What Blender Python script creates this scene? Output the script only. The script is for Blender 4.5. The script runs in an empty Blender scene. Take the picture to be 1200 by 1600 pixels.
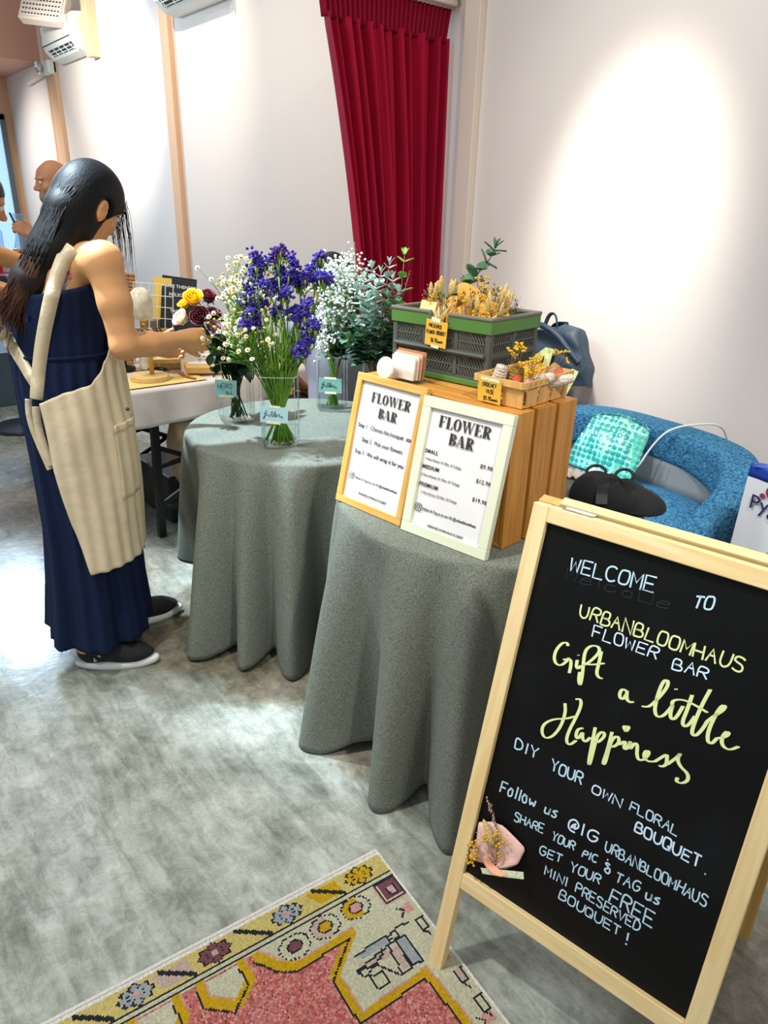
import bpy, bmesh, math, random
import numpy as np
from mathutils import Vector, Matrix, Euler
from mathutils.bvhtree import BVHTree
sc = bpy.context.scene
C = sc.collection
PI = math.pi
# ---------------------------------------------------------------- camera
cam_data = bpy.data.cameras.new('camera'); cam = bpy.data.objects.new('camera', cam_data); C.objects.link(cam)
cam_data.sensor_width = 36.0; cam_data.lens = 1109.0/1600*36; cam_data.clip_start = .02
cam.matrix_world = Matrix(((0.635, -0.318, 0.704, 0), (0.772, 0.232, -0.592, 0), (0.026, 0.919, 0.393, 1.45), (0, 0, 0, 1)))
_q = cam.matrix_world.to_quaternion().normalized()
cam.matrix_world = Matrix.Translation((0, 0, 1.45)) @ _q.to_matrix().to_4x4()
sc.camera = cam
# ---------------------------------------------------------------- world, exposure
w = bpy.data.worlds.new('world'); sc.world = w; w.use_nodes = True
bg = w.node_tree.nodes['Background']; bg.inputs[0].default_value = (.94, .97, 1.0, 1); bg.inputs[1].default_value = .46
vs = sc.view_settings; vs.view_transform = 'Standard'; vs.look = 'None'; vs.gamma = 1; vs.use_curve_mapping = False
vs.exposure = .1
WY = 2.8                                                      # the long wall
# ---------------------------------------------------------------- lamps
def spot(name, loc, tgt, power, size, blend, color, radius=.06):
    l = bpy.data.lights.new(name, 'SPOT'); l.energy = power; l.spot_size = math.radians(size); l.spot_blend = blend
    l.color = color; l.shadow_soft_size = radius
    o = bpy.data.objects.new(name, l); C.objects.link(o); o.location = loc
    o.rotation_euler = (Vector(tgt)-Vector(loc)).to_track_quat('-Z', 'Y').to_euler()
    return o
def area(name, loc, tgt, power, sx, sy, color):
    l = bpy.data.lights.new(name, 'AREA'); l.energy = power; l.shape = 'RECTANGLE'; l.size = sx; l.size_y = sy; l.color = color
    o = bpy.data.objects.new(name, l); C.objects.link(o); o.location = loc
    o.rotation_euler = (Vector(tgt)-Vector(loc)).to_track_quat('-Z', 'Y').to_euler()
    return o
WARM = (1, .86, .68); NEUT = (1, .96, .9); COOL = (.86, .94, 1)
spot('track_spot', (-1.72, 1.7, 3.0), (-1.82, 2.8, 1.36), 330, 34, 1, NEUT, .1)
spot('track_spot', (-1.5, 1.2, 3.3), (-1.5, 2.8, 1.3), 90, 70, 1, NEUT, .05)
spot('track_spot', (-6.5, .9, 2.9), (-7.3, 2.8, 2.35), 430, 66, 1, NEUT, .1)
spot('track_spot', (-5.2, 1.5, 3.6), (-5.55, 2.8, 2.5), 150, 60, 1, WARM, .05)
spot('track_spot', (-9.6, 1.2, 2.6), (-9.6, 2.8, 1.6), 160, 80, 1, NEUT, .05)
spot('track_spot', (-4.2, .9, 3.5), (-4.4, 2.8, 1.5), 120, 80, 1, WARM, .05)
spot('track_spot', (-3.4, .5, 3.3), (-3.2, 1.5, .75), 130, 50, .7, WARM, .05)
spot('track_spot', (-1.5, -.1, 3.2), (-.9, .9, .3), 170, 75, .7, NEUT, .05)
spot('track_spot', (-2.9, .1, 3.2), (-2.1, 1.3, .72), 1050, 38, .8, (.68, .85, 1), .05)
spot('track_spot', (.0, 1.0, 3.2), (-2.6, 2.3, 1.5), 110, 50, .9, WARM, .05)
spot('track_spot', (.5, .6, 2.9), (-1.1, 1.5, .85), 150, 50, .8, NEUT, .06)
area('floor_sheen_fill', (-7.6, 1.30, 2.75), (-2.9, .5, 0), 70, .5, .5, (.6, .8, 1))  # added unseen area light that gives the floor its blue sheen
area('overhead_fill', (-2.6, -1.2, 3.4), (-2.3, .6, 0), 55, 1.6, .8, COOL)  # soft fill added overhead to raise the ambient level, no visible fixture
# ---------------------------------------------------------------- helpers
def lin(h):
    h = h.lstrip('#'); r = []
    for i in (0, 2, 4):
        c = int(h[i:i+2], 16)/255; r.append(c/12.92 if c <= .04045 else ((c+.055)/1.055)**2.4)
    return tuple(r)
def mat(name, color, rough=.6, metal=0, bump=0, bscale=60, var=0, vscale=6, stretch=None, spec=.5, sheen=0, emit=0, coat=0, sss=0):
    m = bpy.data.materials.new(name); m.use_nodes = True; nt = m.node_tree; p = nt.nodes['Principled BSDF']
    c = lin(color) if isinstance(color, str) else color
    p.inputs['Base Color'].default_value = (*c, 1); p.inputs['Roughness'].default_value = rough; p.inputs['Metallic'].default_value = metal
    p.inputs['Specular IOR Level'].default_value = spec
    if sheen: p.inputs['Sheen Weight'].default_value = sheen; p.inputs['Sheen Roughness'].default_value = .35; p.inputs['Sheen Tint'].default_value = (*c, 1)
    if coat: p.inputs['Coat Weight'].default_value = coat; p.inputs['Coat Roughness'].default_value = .05
    if sss: p.inputs['Subsurface Weight'].default_value = sss; p.inputs['Subsurface Radius'].default_value = (.012, .004, .002); p.inputs['Subsurface Scale'].default_value = 1
    if emit: p.inputs['Emission Color'].default_value = (*c, 1); p.inputs['Emission Strength'].default_value = emit
    if var or bump:
        tc = nt.nodes.new('ShaderNodeTexCoord'); mp = nt.nodes.new('ShaderNodeMapping'); nt.links.new(tc.outputs['Object'], mp.inputs[0])
        if stretch: mp.inputs['Scale'].default_value = stretch
    if var:
        n = nt.nodes.new('ShaderNodeTexNoise'); n.inputs['Scale'].default_value = vscale; n.inputs['Detail'].default_value = 6
        nt.links.new(mp.outputs[0], n.inputs['Vector'])
        r = nt.nodes.new('ShaderNodeValToRGB'); r.color_ramp.elements[0].position = .3; r.color_ramp.elements[1].position = .7
        r.color_ramp.elements[0].color = (*[x*(1-var) for x in c], 1); r.color_ramp.elements[1].color = (*[min(1, x*(1+var)) for x in c], 1)
        nt.links.new(n.outputs['Fac'], r.inputs[0]); nt.links.new(r.outputs[0], p.inputs['Base Color'])
    if bump:
        n = nt.nodes.new('ShaderNodeTexNoise'); n.inputs['Scale'].default_value = bscale; n.inputs['Detail'].default_value = 4
        nt.links.new(mp.outputs[0], n.inputs['Vector'])
        b = nt.nodes.new('ShaderNodeBump'); b.inputs['Strength'].default_value = bump; b.inputs['Distance'].default_value = .01
        nt.links.new(n.outputs['Fac'], b.inputs['Height']); nt.links.new(b.outputs[0], p.inputs['Normal'])
    return m
def attr_mat(name, rough=.9, bump=.5, bscale=400):
    m = mat(name, '#888888', rough, bump=bump, bscale=bscale, spec=.2); nt = m.node_tree
    a = nt.nodes.new('ShaderNodeVertexColor'); a.layer_name = 'Col'
    nt.links.new(a.outputs[0], nt.nodes['Principled BSDF'].inputs['Base Color']); return m
def glass(name, tint=(1, 1, 1), ior=1.45, rough=0, milk=0):
    m = bpy.data.materials.new(name); m.use_nodes = True; nt = m.node_tree; nt.nodes.clear()
    o = nt.nodes.new('ShaderNodeOutputMaterial'); t = nt.nodes.new('ShaderNodeBsdfTransparent'); t.inputs[0].default_value = (*tint, 1)
    g = nt.nodes.new('ShaderNodeBsdfGlossy'); g.inputs['Roughness'].default_value = rough
    f = nt.nodes.new('ShaderNodeLayerWeight'); f.inputs[0].default_value = {1.2: .06}.get(ior, .16)
    mx = nt.nodes.new('ShaderNodeMixShader'); mu = nt.nodes.new('ShaderNodeMath'); mu.operation = 'MULTIPLY'; mu.inputs[1].default_value = .4; nt.links.new(f.outputs['Fresnel'], mu.inputs[0]); nt.links.new(mu.outputs[0], mx.inputs[0]); nt.links.new(t.outputs[0], mx.inputs[1]); nt.links.new(g.outputs[0], mx.inputs[2])
    if milk:
        d = nt.nodes.new('ShaderNodeBsdfDiffuse'); d.inputs[0].default_value = (*tint, 1)
        m2 = nt.nodes.new('ShaderNodeMixShader'); m2.inputs[0].default_value = milk
        nt.links.new(mx.outputs[0], m2.inputs[1]); nt.links.new(d.outputs[0], m2.inputs[2]); mx = m2
    nt.links.new(mx.outputs[0], o.inputs[0]); return m
def wood(name, c1, c2, scale=6, rough=.45, axis='Z'):
    m = mat(name, c1, rough); nt = m.node_tree; p = nt.nodes['Principled BSDF']
    tc = nt.nodes.new('ShaderNodeTexCoord'); mp = nt.nodes.new('ShaderNodeMapping'); nt.links.new(tc.outputs['Object'], mp.inputs[0])
    s = {'X': (.06, 1, 1), 'Y': (1, .06, 1), 'Z': (1, 1, .06)}[axis]; mp.inputs['Scale'].default_value = [q*scale for q in s]
    n = nt.nodes.new('ShaderNodeTexNoise'); n.inputs['Scale'].default_value = 12; n.inputs['Detail'].default_value = 5; n.inputs['Distortion'].default_value = 1.2
    nt.links.new(mp.outputs[0], n.inputs['Vector'])
    r = nt.nodes.new('ShaderNodeValToRGB'); r.color_ramp.elements[0].position = .35; r.color_ramp.elements[1].position = .68
    r.color_ramp.elements[0].color = (*lin(c1), 1); r.color_ramp.elements[1].color = (*lin(c2), 1)
    nt.links.new(n.outputs['Fac'], r.inputs[0]); nt.links.new(r.outputs[0], p.inputs['Base Color'])
    b = nt.nodes.new('ShaderNodeBump'); b.inputs['Strength'].default_value = .15; b.inputs['Distance'].default_value = .003
    nt.links.new(n.outputs['Fac'], b.inputs['Height']); nt.links.new(b.outputs[0], p.inputs['Normal']); return m
V = Vector
class MB:
    def __init__(s): s.v = []; s.f = []; s.c = []
    def add(s, vs_, fs, col=None):
        o = len(s.v); s.v += [tuple(q) for q in vs_]; s.f += [tuple(i+o for i in q) for q in fs]; s.c += [col]*len(fs); return s
    def box(s, c, d, R=None, taper=1, col=None):
        x, y, z = d[0]/2, d[1]/2, d[2]/2; c = V(c)
        p = [V((a*x*(taper if e > 0 else 1), b*y*(taper if e > 0 else 1), e*z)) for e in (-1, 1) for a, b in ((-1, -1), (1, -1), (1, 1), (-1, 1))]
        if R is not None: p = [R @ q for q in p]
        return s.add([c+q for q in p], [(3, 2, 1, 0), (4, 5, 6, 7), (0, 1, 5, 4), (1, 2, 6, 5), (2, 3, 7, 6), (3, 0, 4, 7)], col)
    def bar(s, a, b, w_, t, up=(0, 0, 1)):
        a = V(a); b = V(b); d = (b-a); L = d.length; d = d/L; u = V(up); x = d.cross(u)
        if x.length < 1e-4: x = d.cross(V((1, 0, 0)))
        x.normalize(); y = x.cross(d).normalized(); R = Matrix((x, d, y)).transposed()
        return s.box((a+b)/2, (w_, L, t), R)
    def tube(s, pts, r, seg=8, closed=False, flat=1, col=None):
        pts = [V(p) for p in pts]; n = len(pts); rs = r if isinstance(r, (list, tuple)) else [r]*n
        vs_ = []; N = None
        for i, p in enumerate(pts):
            if closed: t = pts[(i+1) % n]-pts[i-1]
            else: t = pts[min(i+1, n-1)]-pts[max(i-1, 0)]
            if t.length < 1e-9: t = V((0, 0, 1))
            t.normalize()
            if N is None: N = t.orthogonal().normalized()
            else:
                N = N-t*N.dot(t)
                if N.length < 1e-6: N = t.orthogonal()
                N.normalize()
            B = t.cross(N)
            for k in range(seg):
                a = 2*PI*k/seg; vs_.append(p+N*(math.cos(a)*rs[i])+B*(math.sin(a)*rs[i]*flat))
        fs = []
        for i in range(n if closed else n-1):
            j = (i+1) % n
            for k in range(seg): fs.append((i*seg+k, i*seg+(k+1) % seg, j*seg+(k+1) % seg, j*seg+k))
        if not closed: fs.append(tuple(range(seg))[::-1]); fs.append(tuple((n-1)*seg+k for k in range(seg)))
        return s.add(vs_, fs, col)
    def lathe(s, prof, c=(0, 0, 0), seg=24, cap=True, sx=1, sy=1):
        vs_ = []; n = len(prof)
        for r, z in prof:
            for k in range(seg): a = 2*PI*k/seg; vs_.append((c[0]+r*sx*math.cos(a), c[1]+r*sy*math.sin(a), c[2]+z))
        fs = [(i*seg+k, i*seg+(k+1) % seg, (i+1)*seg+(k+1) % seg, (i+1)*seg+k) for i in range(n-1) for k in range(seg)]
        if cap: fs.append(tuple(range(seg))[::-1]); fs.append(tuple((n-1)*seg+k for k in range(seg)))
        return s.add(vs_, fs)
    def ell(s, c, r, R=None, nu=12, nv=8, jit=0, rnd=random, col=None):
        c = V(c); vs_ = []; fs = []
        for j in range(nv+1):
            th = PI*j/nv
            for k in range(nu):
                a = 2*PI*k/nu; q = V((r[0]*math.sin(th)*math.cos(a), r[1]*math.sin(th)*math.sin(a), r[2]*math.cos(th)))
                if jit: q *= 1+rnd.uniform(-jit, jit)
                if R is not None: q = R @ q
                vs_.append(c+q)
        for j in range(nv):
            for k in range(nu): fs.append((j*nu+k, (j+1)*nu+k, (j+1)*nu+(k+1) % nu, j*nu+(k+1) % nu))
        return s.add(vs_, fs, col)
    def grid(s, fn, nu, nv, cu=False, cv=False, col=None):
        vs_ = [fn(i/(nu if cu else nu-1), j/(nv if cv else nv-1)) for j in range(nv) for i in range(nu)]
        fs = [(j*nu+i, j*nu+(i+1) % nu, ((j+1) % nv)*nu+(i+1) % nu, ((j+1) % nv)*nu+i) for j in range(nv if cv else nv-1) for i in range(nu if cu else nu-1)]
        return s.add(vs_, fs, col)
    def prism(s, poly, fn, t, col=None):                       # fn(x,y,h) -> point
        n = len(poly)
        vs_ = [fn(x, y, 0) for x, y in poly]+[fn(x, y, t) for x, y in poly]
        return s.add(vs_, [tuple(range(n))[::-1], tuple(range(n, 2*n))]+[(i, (i+1) % n, n+(i+1) % n, n+i) for i in range(n)], col)
    def ribbon(s, pts, w_, nrm, t=.0006, col=None):            # flat stroke following pts in the plane with normal nrm
        pts = [V(p) for p in pts]; nrm = V(nrm).normalized(); n = len(pts); ws = w_ if isinstance(w_, (list, tuple)) else [w_]*n; vs_ = []
        for i, p in enumerate(pts):
            d = pts[min(i+1, n-1)]-pts[max(i-1, 0)]
            if d.length < 1e-9: d = V((1, 0, 0))
            x = d.cross(nrm).normalized()*(ws[i]/2)
            vs_ += [p-x, p+x, p+x+nrm*t, p-x+nrm*t]
        fs = []
        for i in range(n-1):
            a = i*4; b = a+4
            fs += [(a+k, a+(k+1) % 4, b+(k+1) % 4, b+k) for k in range(4)]
        fs += [(3, 2, 1, 0), tuple(4*(n-1)+k for k in range(4))]
        return s.add(vs_, fs, col)
    def build(s, name, m, parent=None, smooth=False, bev=0, loc=None, rot=None, sub=0, solid=0, kind=None, autos=None):
        me = bpy.data.meshes.new(name); me.from_pydata([tuple(q) for q in s.v], [], s.f); me.update()
        bm = bmesh.new(); bm.from_mesh(me); bmesh.ops.recalc_face_normals(bm, faces=bm.faces); bm.to_mesh(me); bm.free()
        if any(q is not None for q in s.c):
            ca = me.color_attributes.new('Col', 'FLOAT_COLOR', 'CORNER'); i = 0
            buf = []
            for p, q in zip(me.polygons, s.c):
                q = q or (1, 1, 1)
                buf += [q[0], q[1], q[2], 1]*p.loop_total
            ca.data.foreach_set('color', buf)
        me.materials.append(m)
        if smooth:
            me.polygons.foreach_set('use_smooth', [True]*len(me.polygons))
            if autos: me.set_sharp_from_angle(angle=math.radians(autos))
        o = bpy.data.objects.new(name, me); C.objects.link(o)
        if parent is not None: o.parent = parent
        if loc is not None: o.location = loc
        if rot is not None: o.rotation_euler = rot
        if bev: b = o.modifiers.new('b', 'BEVEL'); b.width = bev; b.segments = 2; b.limit_method = 'ANGLE'
        if solid: b = o.modifiers.new('s', 'SOLIDIFY'); b.thickness = solid; b.offset = 0
        if sub: b = o.modifiers.new('u', 'SUBSURF'); b.levels = sub; b.render_levels = sub
        if kind: o['kind'] = kind
        return o
def tag(o, label, cat, group=None, kind=None):
    o['label'] = label; o['category'] = cat
    if group: o['group'] = group
    if kind: o['kind'] = kind
    return o
def thing(name, label, cat, loc=(0, 0, 0), rot=(0, 0, 0), group=None):
    o = bpy.data.objects.new(name, None); C.objects.link(o); o.empty_display_size = .05
    o.location = loc; o.rotation_euler = rot if isinstance(rot, (tuple, list)) else (0, 0, rot)
    return tag(o, label, cat, group)
def dup(o, parent=None):
    c = o.copy(); C.objects.link(c)
    if parent is not None: c.parent = parent
    for ch in list(o.children): dup(ch, c)
    return c
def text_geo(body, size, align='LEFT', bold=0, spacing=1):
    cu = bpy.data.curves.new('t', 'FONT'); cu.body = body; cu.size = size; cu.align_x = align; cu.extrude = .0003; cu.offset = bold*size; cu.space_character = spacing; cu.resolution_u = 3
    ob = bpy.data.objects.new('t', cu); me = bpy.data.meshes.new_from_object(ob)
    vs_ = [tuple(v.co) for v in me.vertices]; fs = [tuple(p.vertices) for p in me.polygons]
    bpy.data.objects.remove(ob); bpy.data.curves.remove(cu); bpy.data.meshes.remove(me); return vs_, fs
def chaikin(p, n=2):
    p = [tuple(q) for q in p]
    for _ in range(n):
        if len(p) < 3: return p
        q = [p[0]]
        for a, b in zip(p[:-1], p[1:]):
            q.append(tuple(x*.75+y*.25 for x, y in zip(a, b))); q.append(tuple(x*.25+y*.75 for x, y in zip(a, b)))
        q.append(p[-1]); p = q
    return p
G = dict(A='003860 1454', B='0008485755440444 4463614000', C='6758280602204061', D='00083866623000', E='68080060 0454', F='680800 0454', G='675828060220406264 3464',
 H='0008 6068 0464', I='3038', J='58512010', K='0008 6804 2460', L='080060', M='0008336860', N='00086068', O='38180602105062665838', P='00084867654404', Q='38180602105062665838 4360',
 R='00084867654404 3460', S='67481806155462502001', T='0868 3830', U='080220406268', V='083068', W='0810365068', Y='083468 3430', o='35140310305145543515', l='3830', w='0510345065',
 u='0501205155 5550', s='5535042352401001', r='0500 04255554', e='035355250301105152', a='554515030110405255 5550', c='5535150301105152', h='0800 04255350', i='3530 3738')
G.update({'@': '45352322334346 4342536466482806022050', '&': '563716541230506254 3929', '!': '3833 3130', '.': '3031', '$': '67481806155462502001 3930', ' ': '',
 '0': '38180602105062665838', '5': '58080545634110', '6': '584805021050635404', '9': '554415172847655460', '1': '173830', '2': '0728486604006 0', '4': '480363 5550'})
ROUND = set('BCDGOPQRSUJowusreachG@&$0569')
def glyph(ch):
    out = []
    for part in G.get(ch, '0008686000').split():
        pl = [(int(part[i])/6, int(part[i+1])/8) for i in range(0, len(part)-1, 2)]
        out.append(chaikin(pl, 2) if ch in ROUND else pl)
    return out
def hand(mb, word, a, b, h, fn, nrm, sw, rnd, gap=.32, wob=.06):  # handwriting from a to b (2D), fn(x,y)->3D
    n = len(word); dx = (b[0]-a[0]); dy = b[1]-a[1]; nar = {'I': .45, '.': .35, '!': .35, 'l': .35, 'i': .35, '1': .5}
    ws = [nar.get(c_, 1) for c_ in word]; tot = sum(ws)+gap*(n-1); x = 0
    for c_, w_ in zip(word, ws):
        hh = h*(1+rnd.uniform(-wob, wob)*1.5); ox = rnd.uniform(-wob, wob)*.3; oy = rnd.uniform(-wob, wob)*h*.6; sk = rnd.uniform(-.08, .08)
        for pl in glyph(c_):
            P = []
            for gx, gy in pl:
                if w_ < 1: gx = (gx-.5)*1.0+.5*w_
                t = (x+gx*(1 if w_ == 1 else 1)+ox*w_)/tot
                P.append(fn(a[0]+dx*t+sk*hh*gy, a[1]+dy*t+hh*gy+oy))
            if len(P) > 1: mb.ribbon(P, sw, nrm)
        x += w_+gap
# ---- implicit bodies (smooth union of rounded cones and ellipsoids, meshed on a grid)
def _nets(F, org, h):
    S = F < 0; nx, ny, nz = F.shape; acc = np.zeros((nx-1, ny-1, nz-1, 3)); cnt = np.zeros((nx-1, ny-1, nz-1)); quads = []
    for ax in range(3):
        sl0 = [slice(None)]*3; sl1 = [slice(None)]*3; sl0[ax] = slice(0, -1); sl1[ax] = slice(1, None)
        a = F[tuple(sl0)]; b = F[tuple(sl1)]; idx = np.argwhere(S[tuple(sl0)] != S[tuple(sl1)])
        o1, o2 = [q for q in range(3) if q != ax]
        ok = (idx[:, o1] > 0) & (idx[:, o2] > 0) & (idx[:, o1] < F.shape[o1]-1) & (idx[:, o2] < F.shape[o2]-1); idx = idx[ok]
        fa = a[tuple(idx.T)]; fb = b[tuple(idx.T)]; P = idx.astype(float); P[:, ax] += fa/(fa-fb)
        cells = []
        for d1, d2 in ((-1, -1), (0, -1), (0, 0), (-1, 0)):
            c = idx.copy(); c[:, o1] += d1; c[:, o2] += d2; cells.append(c); np.add.at(acc, tuple(c.T), P); np.add.at(cnt, tuple(c.T), 1)
        quads.append(np.stack(cells, 1))
    ids = -np.ones(cnt.shape, int); m = cnt > 0; ids[m] = np.arange(m.sum()); verts = acc[m]/cnt[m][:, None]*h+org
    fs = np.concatenate([ids[tuple(np.moveaxis(q, -1, 0))] for q in quads])
    return verts, fs
def sdf(prims, h=.006):
    lo = np.full(3, 1e9); hi = -lo; bb = []
    for p in prims:
        if p[0] == 'c':
            a, b = np.array(p[1], float), np.array(p[2], float); r = max(p[3], p[4]); l = np.minimum(a, b)-r; u = np.maximum(a, b)+r
        else:
            c = np.array(p[1], float); r = max(p[2]); l = c-r; u = c+r
        bb.append((l, u))
        if p[0] != 'se': lo = np.minimum(lo, l); hi = np.maximum(hi, u)
    lo -= 4*h; hi += 4*h; n = np.ceil((hi-lo)/h).astype(int)+1; F = np.full(tuple(n), .5, np.float32)
    for p, (l, u) in zip(prims, bb):
        k = p[-1]; pad = k*1.5+.03
        i0 = np.clip(np.floor((l-pad-lo)/h).astype(int), 0, n); i1 = np.clip(np.ceil((u+pad-lo)/h).astype(int)+1, 0, n)
        if (i1 <= i0).any(): continue
        ax = [lo[d]+h*np.arange(i0[d], i1[d]) for d in range(3)]; X, Y, Z = np.meshgrid(*ax, indexing='ij')
        if p[0] == 'c':
            a, b = np.array(p[1], float), np.array(p[2], float); ba = b-a; L2 = max(ba@ba, 1e-9)
            t = np.clip(((X-a[0])*ba[0]+(Y-a[1])*ba[1]+(Z-a[2])*ba[2])/L2, 0, 1)
            d = np.sqrt((X-a[0]-ba[0]*t)**2+(Y-a[1]-ba[1]*t)**2+(Z-a[2]-ba[2]*t)**2)-(p[3]+(p[4]-p[3])*t)
        else:
            c = np.array(p[1], float); r = p[2]; R = p[3]; Q = np.stack([X-c[0], Y-c[1], Z-c[2]], -1)
            if R is not None: Q = Q @ np.array(R)               # columns of R are the axes
            q = np.sqrt(((Q/np.array(r))**2).sum(-1)); q2 = np.sqrt(((Q/np.array(r)**2)**2).sum(-1)); d = q*(q-1)/np.maximum(q2, 1e-6)
        sl = tuple(slice(i0[e], i1[e]) for e in range(3)); f = F[sl]
        if p[0] == 'se':
            d = -d; hh = np.clip(.5-.5*(f-d)/k, 0, 1); F[sl] = f*(1-hh)+d*hh+k*hh*(1-hh) if k > 0 else np.maximum(f, d)
        else:
            hh = np.clip(.5+.5*(f-d)/k, 0, 1); F[sl] = f*(1-hh)+d*hh-k*hh*(1-hh)
    return _nets(F, lo, h)
def sdf_obj(name, prims, m, parent=None, h=.006, **kw):
    v, f = sdf(prims, h); mb = MB(); mb.v = [tuple(q) for q in v.tolist()]; mb.f = [tuple(q) for q in f.tolist()]; mb.c = [None]*len(mb.f)
    return mb.build(name, m, parent, smooth=True, **kw)
def frame_of(f, u):
    f = V(f).normalized(); u = V(u); s = f.cross(u).normalized(); u = s.cross(f).normalized(); return f, s, u   # forward, right side, up
def axes(*cols): return [[c[i] for c in cols] for i in range(3)]
# ---------------------------------------------------------------- setting
def floor_mat():
    m = mat('polished_concrete', '#9a9d93', .28); nt = m.node_tree; p = nt.nodes['Principled BSDF']; L = nt.links.new
    tc = nt.nodes.new('ShaderNodeTexCoord')
    def noise(s, d, dist=0, sc3=(1, 1, 1), rz=0):
        mp = nt.nodes.new('ShaderNodeMapping'); mp.inputs['Scale'].default_value = sc3; mp.inputs['Rotation'].default_value = (0, 0, rz); L(tc.outputs['Object'], mp.inputs[0])
        n = nt.nodes.new('ShaderNodeTexNoise'); n.inputs['Scale'].default_value = s; n.inputs['Detail'].default_value = d; n.inputs['Roughness'].default_value = .65; n.inputs['Distortion'].default_value = dist
        L(mp.outputs[0], n.inputs['Vector']); return n.outputs['Fac']
    def ramp(f, st):
        r = nt.nodes.new('ShaderNodeValToRGB'); e = r.color_ramp.elements
        while len(e) < len(st): e.new(.5)
        for q, (pos, c) in zip(e, st): q.position = pos; q.color = (*lin(c), 1)
        L(f, r.inputs[0]); return r.outputs[0]
    def mix(f, a, b, mode='MIX'):
        x = nt.nodes.new('ShaderNodeMix'); x.data_type = 'RGBA'; x.blend_type = mode
        if isinstance(f, float): x.inputs[0].default_value = f
        else: L(f, x.inputs[0])
        L(a, x.inputs[6]); L(b, x.inputs[7]); return x.outputs[2]
    base = ramp(noise(2.6, 12, .5), [(.32, '#4f5447'), (.44, '#7d8376'), (.55, '#a7aba0'), (.68, '#d3d6cd')])
    fine = ramp(noise(13, 12, .9), [(.33, '#50564a'), (.5, '#a0a498'), (.62, '#cfd1c8')])
    c = mix(.45, base, fine)
    trow = ramp(noise(5, 14, .6, (1, 5, 1), 1.15), [(.36, '#6f7468'), (.6, '#d2d5cb')])
    c = mix(.34, c, trow)
    brown = ramp(noise(13, 9, 2.0), [(.35, '#4a3c2c'), (.55, '#8a7456'), (.7, '#b39b78')])
    def near(x, y, r):
        v = nt.nodes.new('ShaderNodeVectorMath'); v.operation = 'DISTANCE'; v.inputs[1].default_value = (x, y, 0); L(tc.outputs['Object'], v.inputs[0])
        q = nt.nodes.new('ShaderNodeMapRange'); q.inputs[1].default_value = r; q.inputs[2].default_value = r*.25; q.inputs[3].default_value = 0; q.inputs[4].default_value = 1; L(v.outputs['Value'], q.inputs[0]); return q.outputs[0]
    def math_(op, a, b):
        q = nt.nodes.new('ShaderNodeMath'); q.operation = op
        for k, z in enumerate((a, b)):
            if isinstance(z, float): q.inputs[k].default_value = z
            else: L(z, q.inputs[k])
        return q.outputs[0]
    st = None
    for x, y, r in ((-2.15, .95, .42), (-1.75, 1.1, .35), (-.05, 1.15, .5), (-3.6, .85, .7), (-4.9, 1.0, .8), (-1.25, 1.15, .3)):
        q = near(x, y, r); st = q if st is None else math_('MAXIMUM', st, q)
    mk = math_('MULTIPLY', st, 1.15); mk = math_('ADD', mk, math_('MULTIPLY', noise(7, 8, .8), .9)); bm_ = ramp(mk, [(.80, '#000000'), (.98, '#c0c0c0')])
    c = mix(bm_, c, brown)
    veins = ramp(noise(24, 10, 1.6), [(.46, '#ffffff'), (.5, '#a8a59a'), (.54, '#ffffff')]); c = mix(.28, c, veins, 'MULTIPLY')
    big = ramp(noise(1.3, 6, .4), [(.36, '#a4a69b'), (.56, '#ffffff')]); c = mix(.8, c, big, 'MULTIPLY')
    L(c, p.inputs['Base Color'])
    rr = nt.nodes.new('ShaderNodeMapRange'); rr.inputs[3].default_value = .08; rr.inputs[4].default_value = .30; L(noise(5, 6, 1), rr.inputs[0]); L(rr.outputs[0], p.inputs['Roughness'])
    b = nt.nodes.new('ShaderNodeBump'); b.inputs['Strength'].default_value = .06; b.inputs['Distance'].default_value = .01; L(noise(14, 6, 1), b.inputs['Height']); L(b.outputs[0], p.inputs['Normal'])
    return m
M_floor = floor_mat()
M_wall = mat('wall_paint', '#e2d8d1', .75, bump=.03, bscale=40); M_wallP = mat('peach_tan', '#e0b590', .7)
M_soff = mat('pink_ceiling_paint', '#cf9e88', .75); M_trimw = mat('cream_trim_paint', '#e2d3c5', .7)
def struct(mb, name, m, parent=None, **k):
    o = mb.build(name, m, parent, **k)
    if parent is None: o['kind'] = 'structure'
    return o
struct(MB().box((-4.5, -1.0, -.05), (13, 8.4, .1)), 'floor', M_floor)
struct(MB().box((-4.6, WY+.06, 1.9), (12.4, .12, 3.8)), 'wall_back', M_wall)
XL = -10.75
struct(MB().box((XL-.06, .4, .35), (.12, 4.8, .7)).box((XL-.06, .4, 3.1), (.12, 4.8, 1.4)).box((XL-.06, 2.755, 1.55), (.12, .09, 1.7)).box((XL-.06, -1, 1.55), (.12, 2, 1.7)), 'wall_left', M_wallP)
struct(MB().box((-10.02, 1.0, 3.25), (1.46, 3.6, .9)), 'ceiling', M_soff)
wn = struct(MB().box((XL+.01, 2.68, 1.55), (.06, .06, 1.7)).box((XL+.01, .03, 1.55), (.06, .06, 1.7)).box((XL+.01, 1.35, 2.37), (.06, 2.7, .06)).box((XL+.01, 1.35, .73), (.06, 2.7, .06)).box((XL+.01, 1.6, 1.55), (.06, .05, 1.7)), 'window_1', mat('grey_window_frame', '#5d6a70', .4))
MB().box((XL+.005, 1.35, 1.55), (.01, 2.6, 1.6)).build('pane', mat('daylit_pane', '#8fb4d4', .3, emit=1.3), wn)
for nm, x0, x1, m in (('trim_1', -9.0, -8.75, M_wallP), ('trim_2', -6.12, -5.98, M_wallP), ('trim_3', -2.80, -2.70, M_trimw)):  # first two strips peach tan, the third cream
    struct(MB().box(((x0+x1)/2, WY-.02, 1.9), (x1-x0, .04, 3.8)), nm, m, bev=.004)
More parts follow.
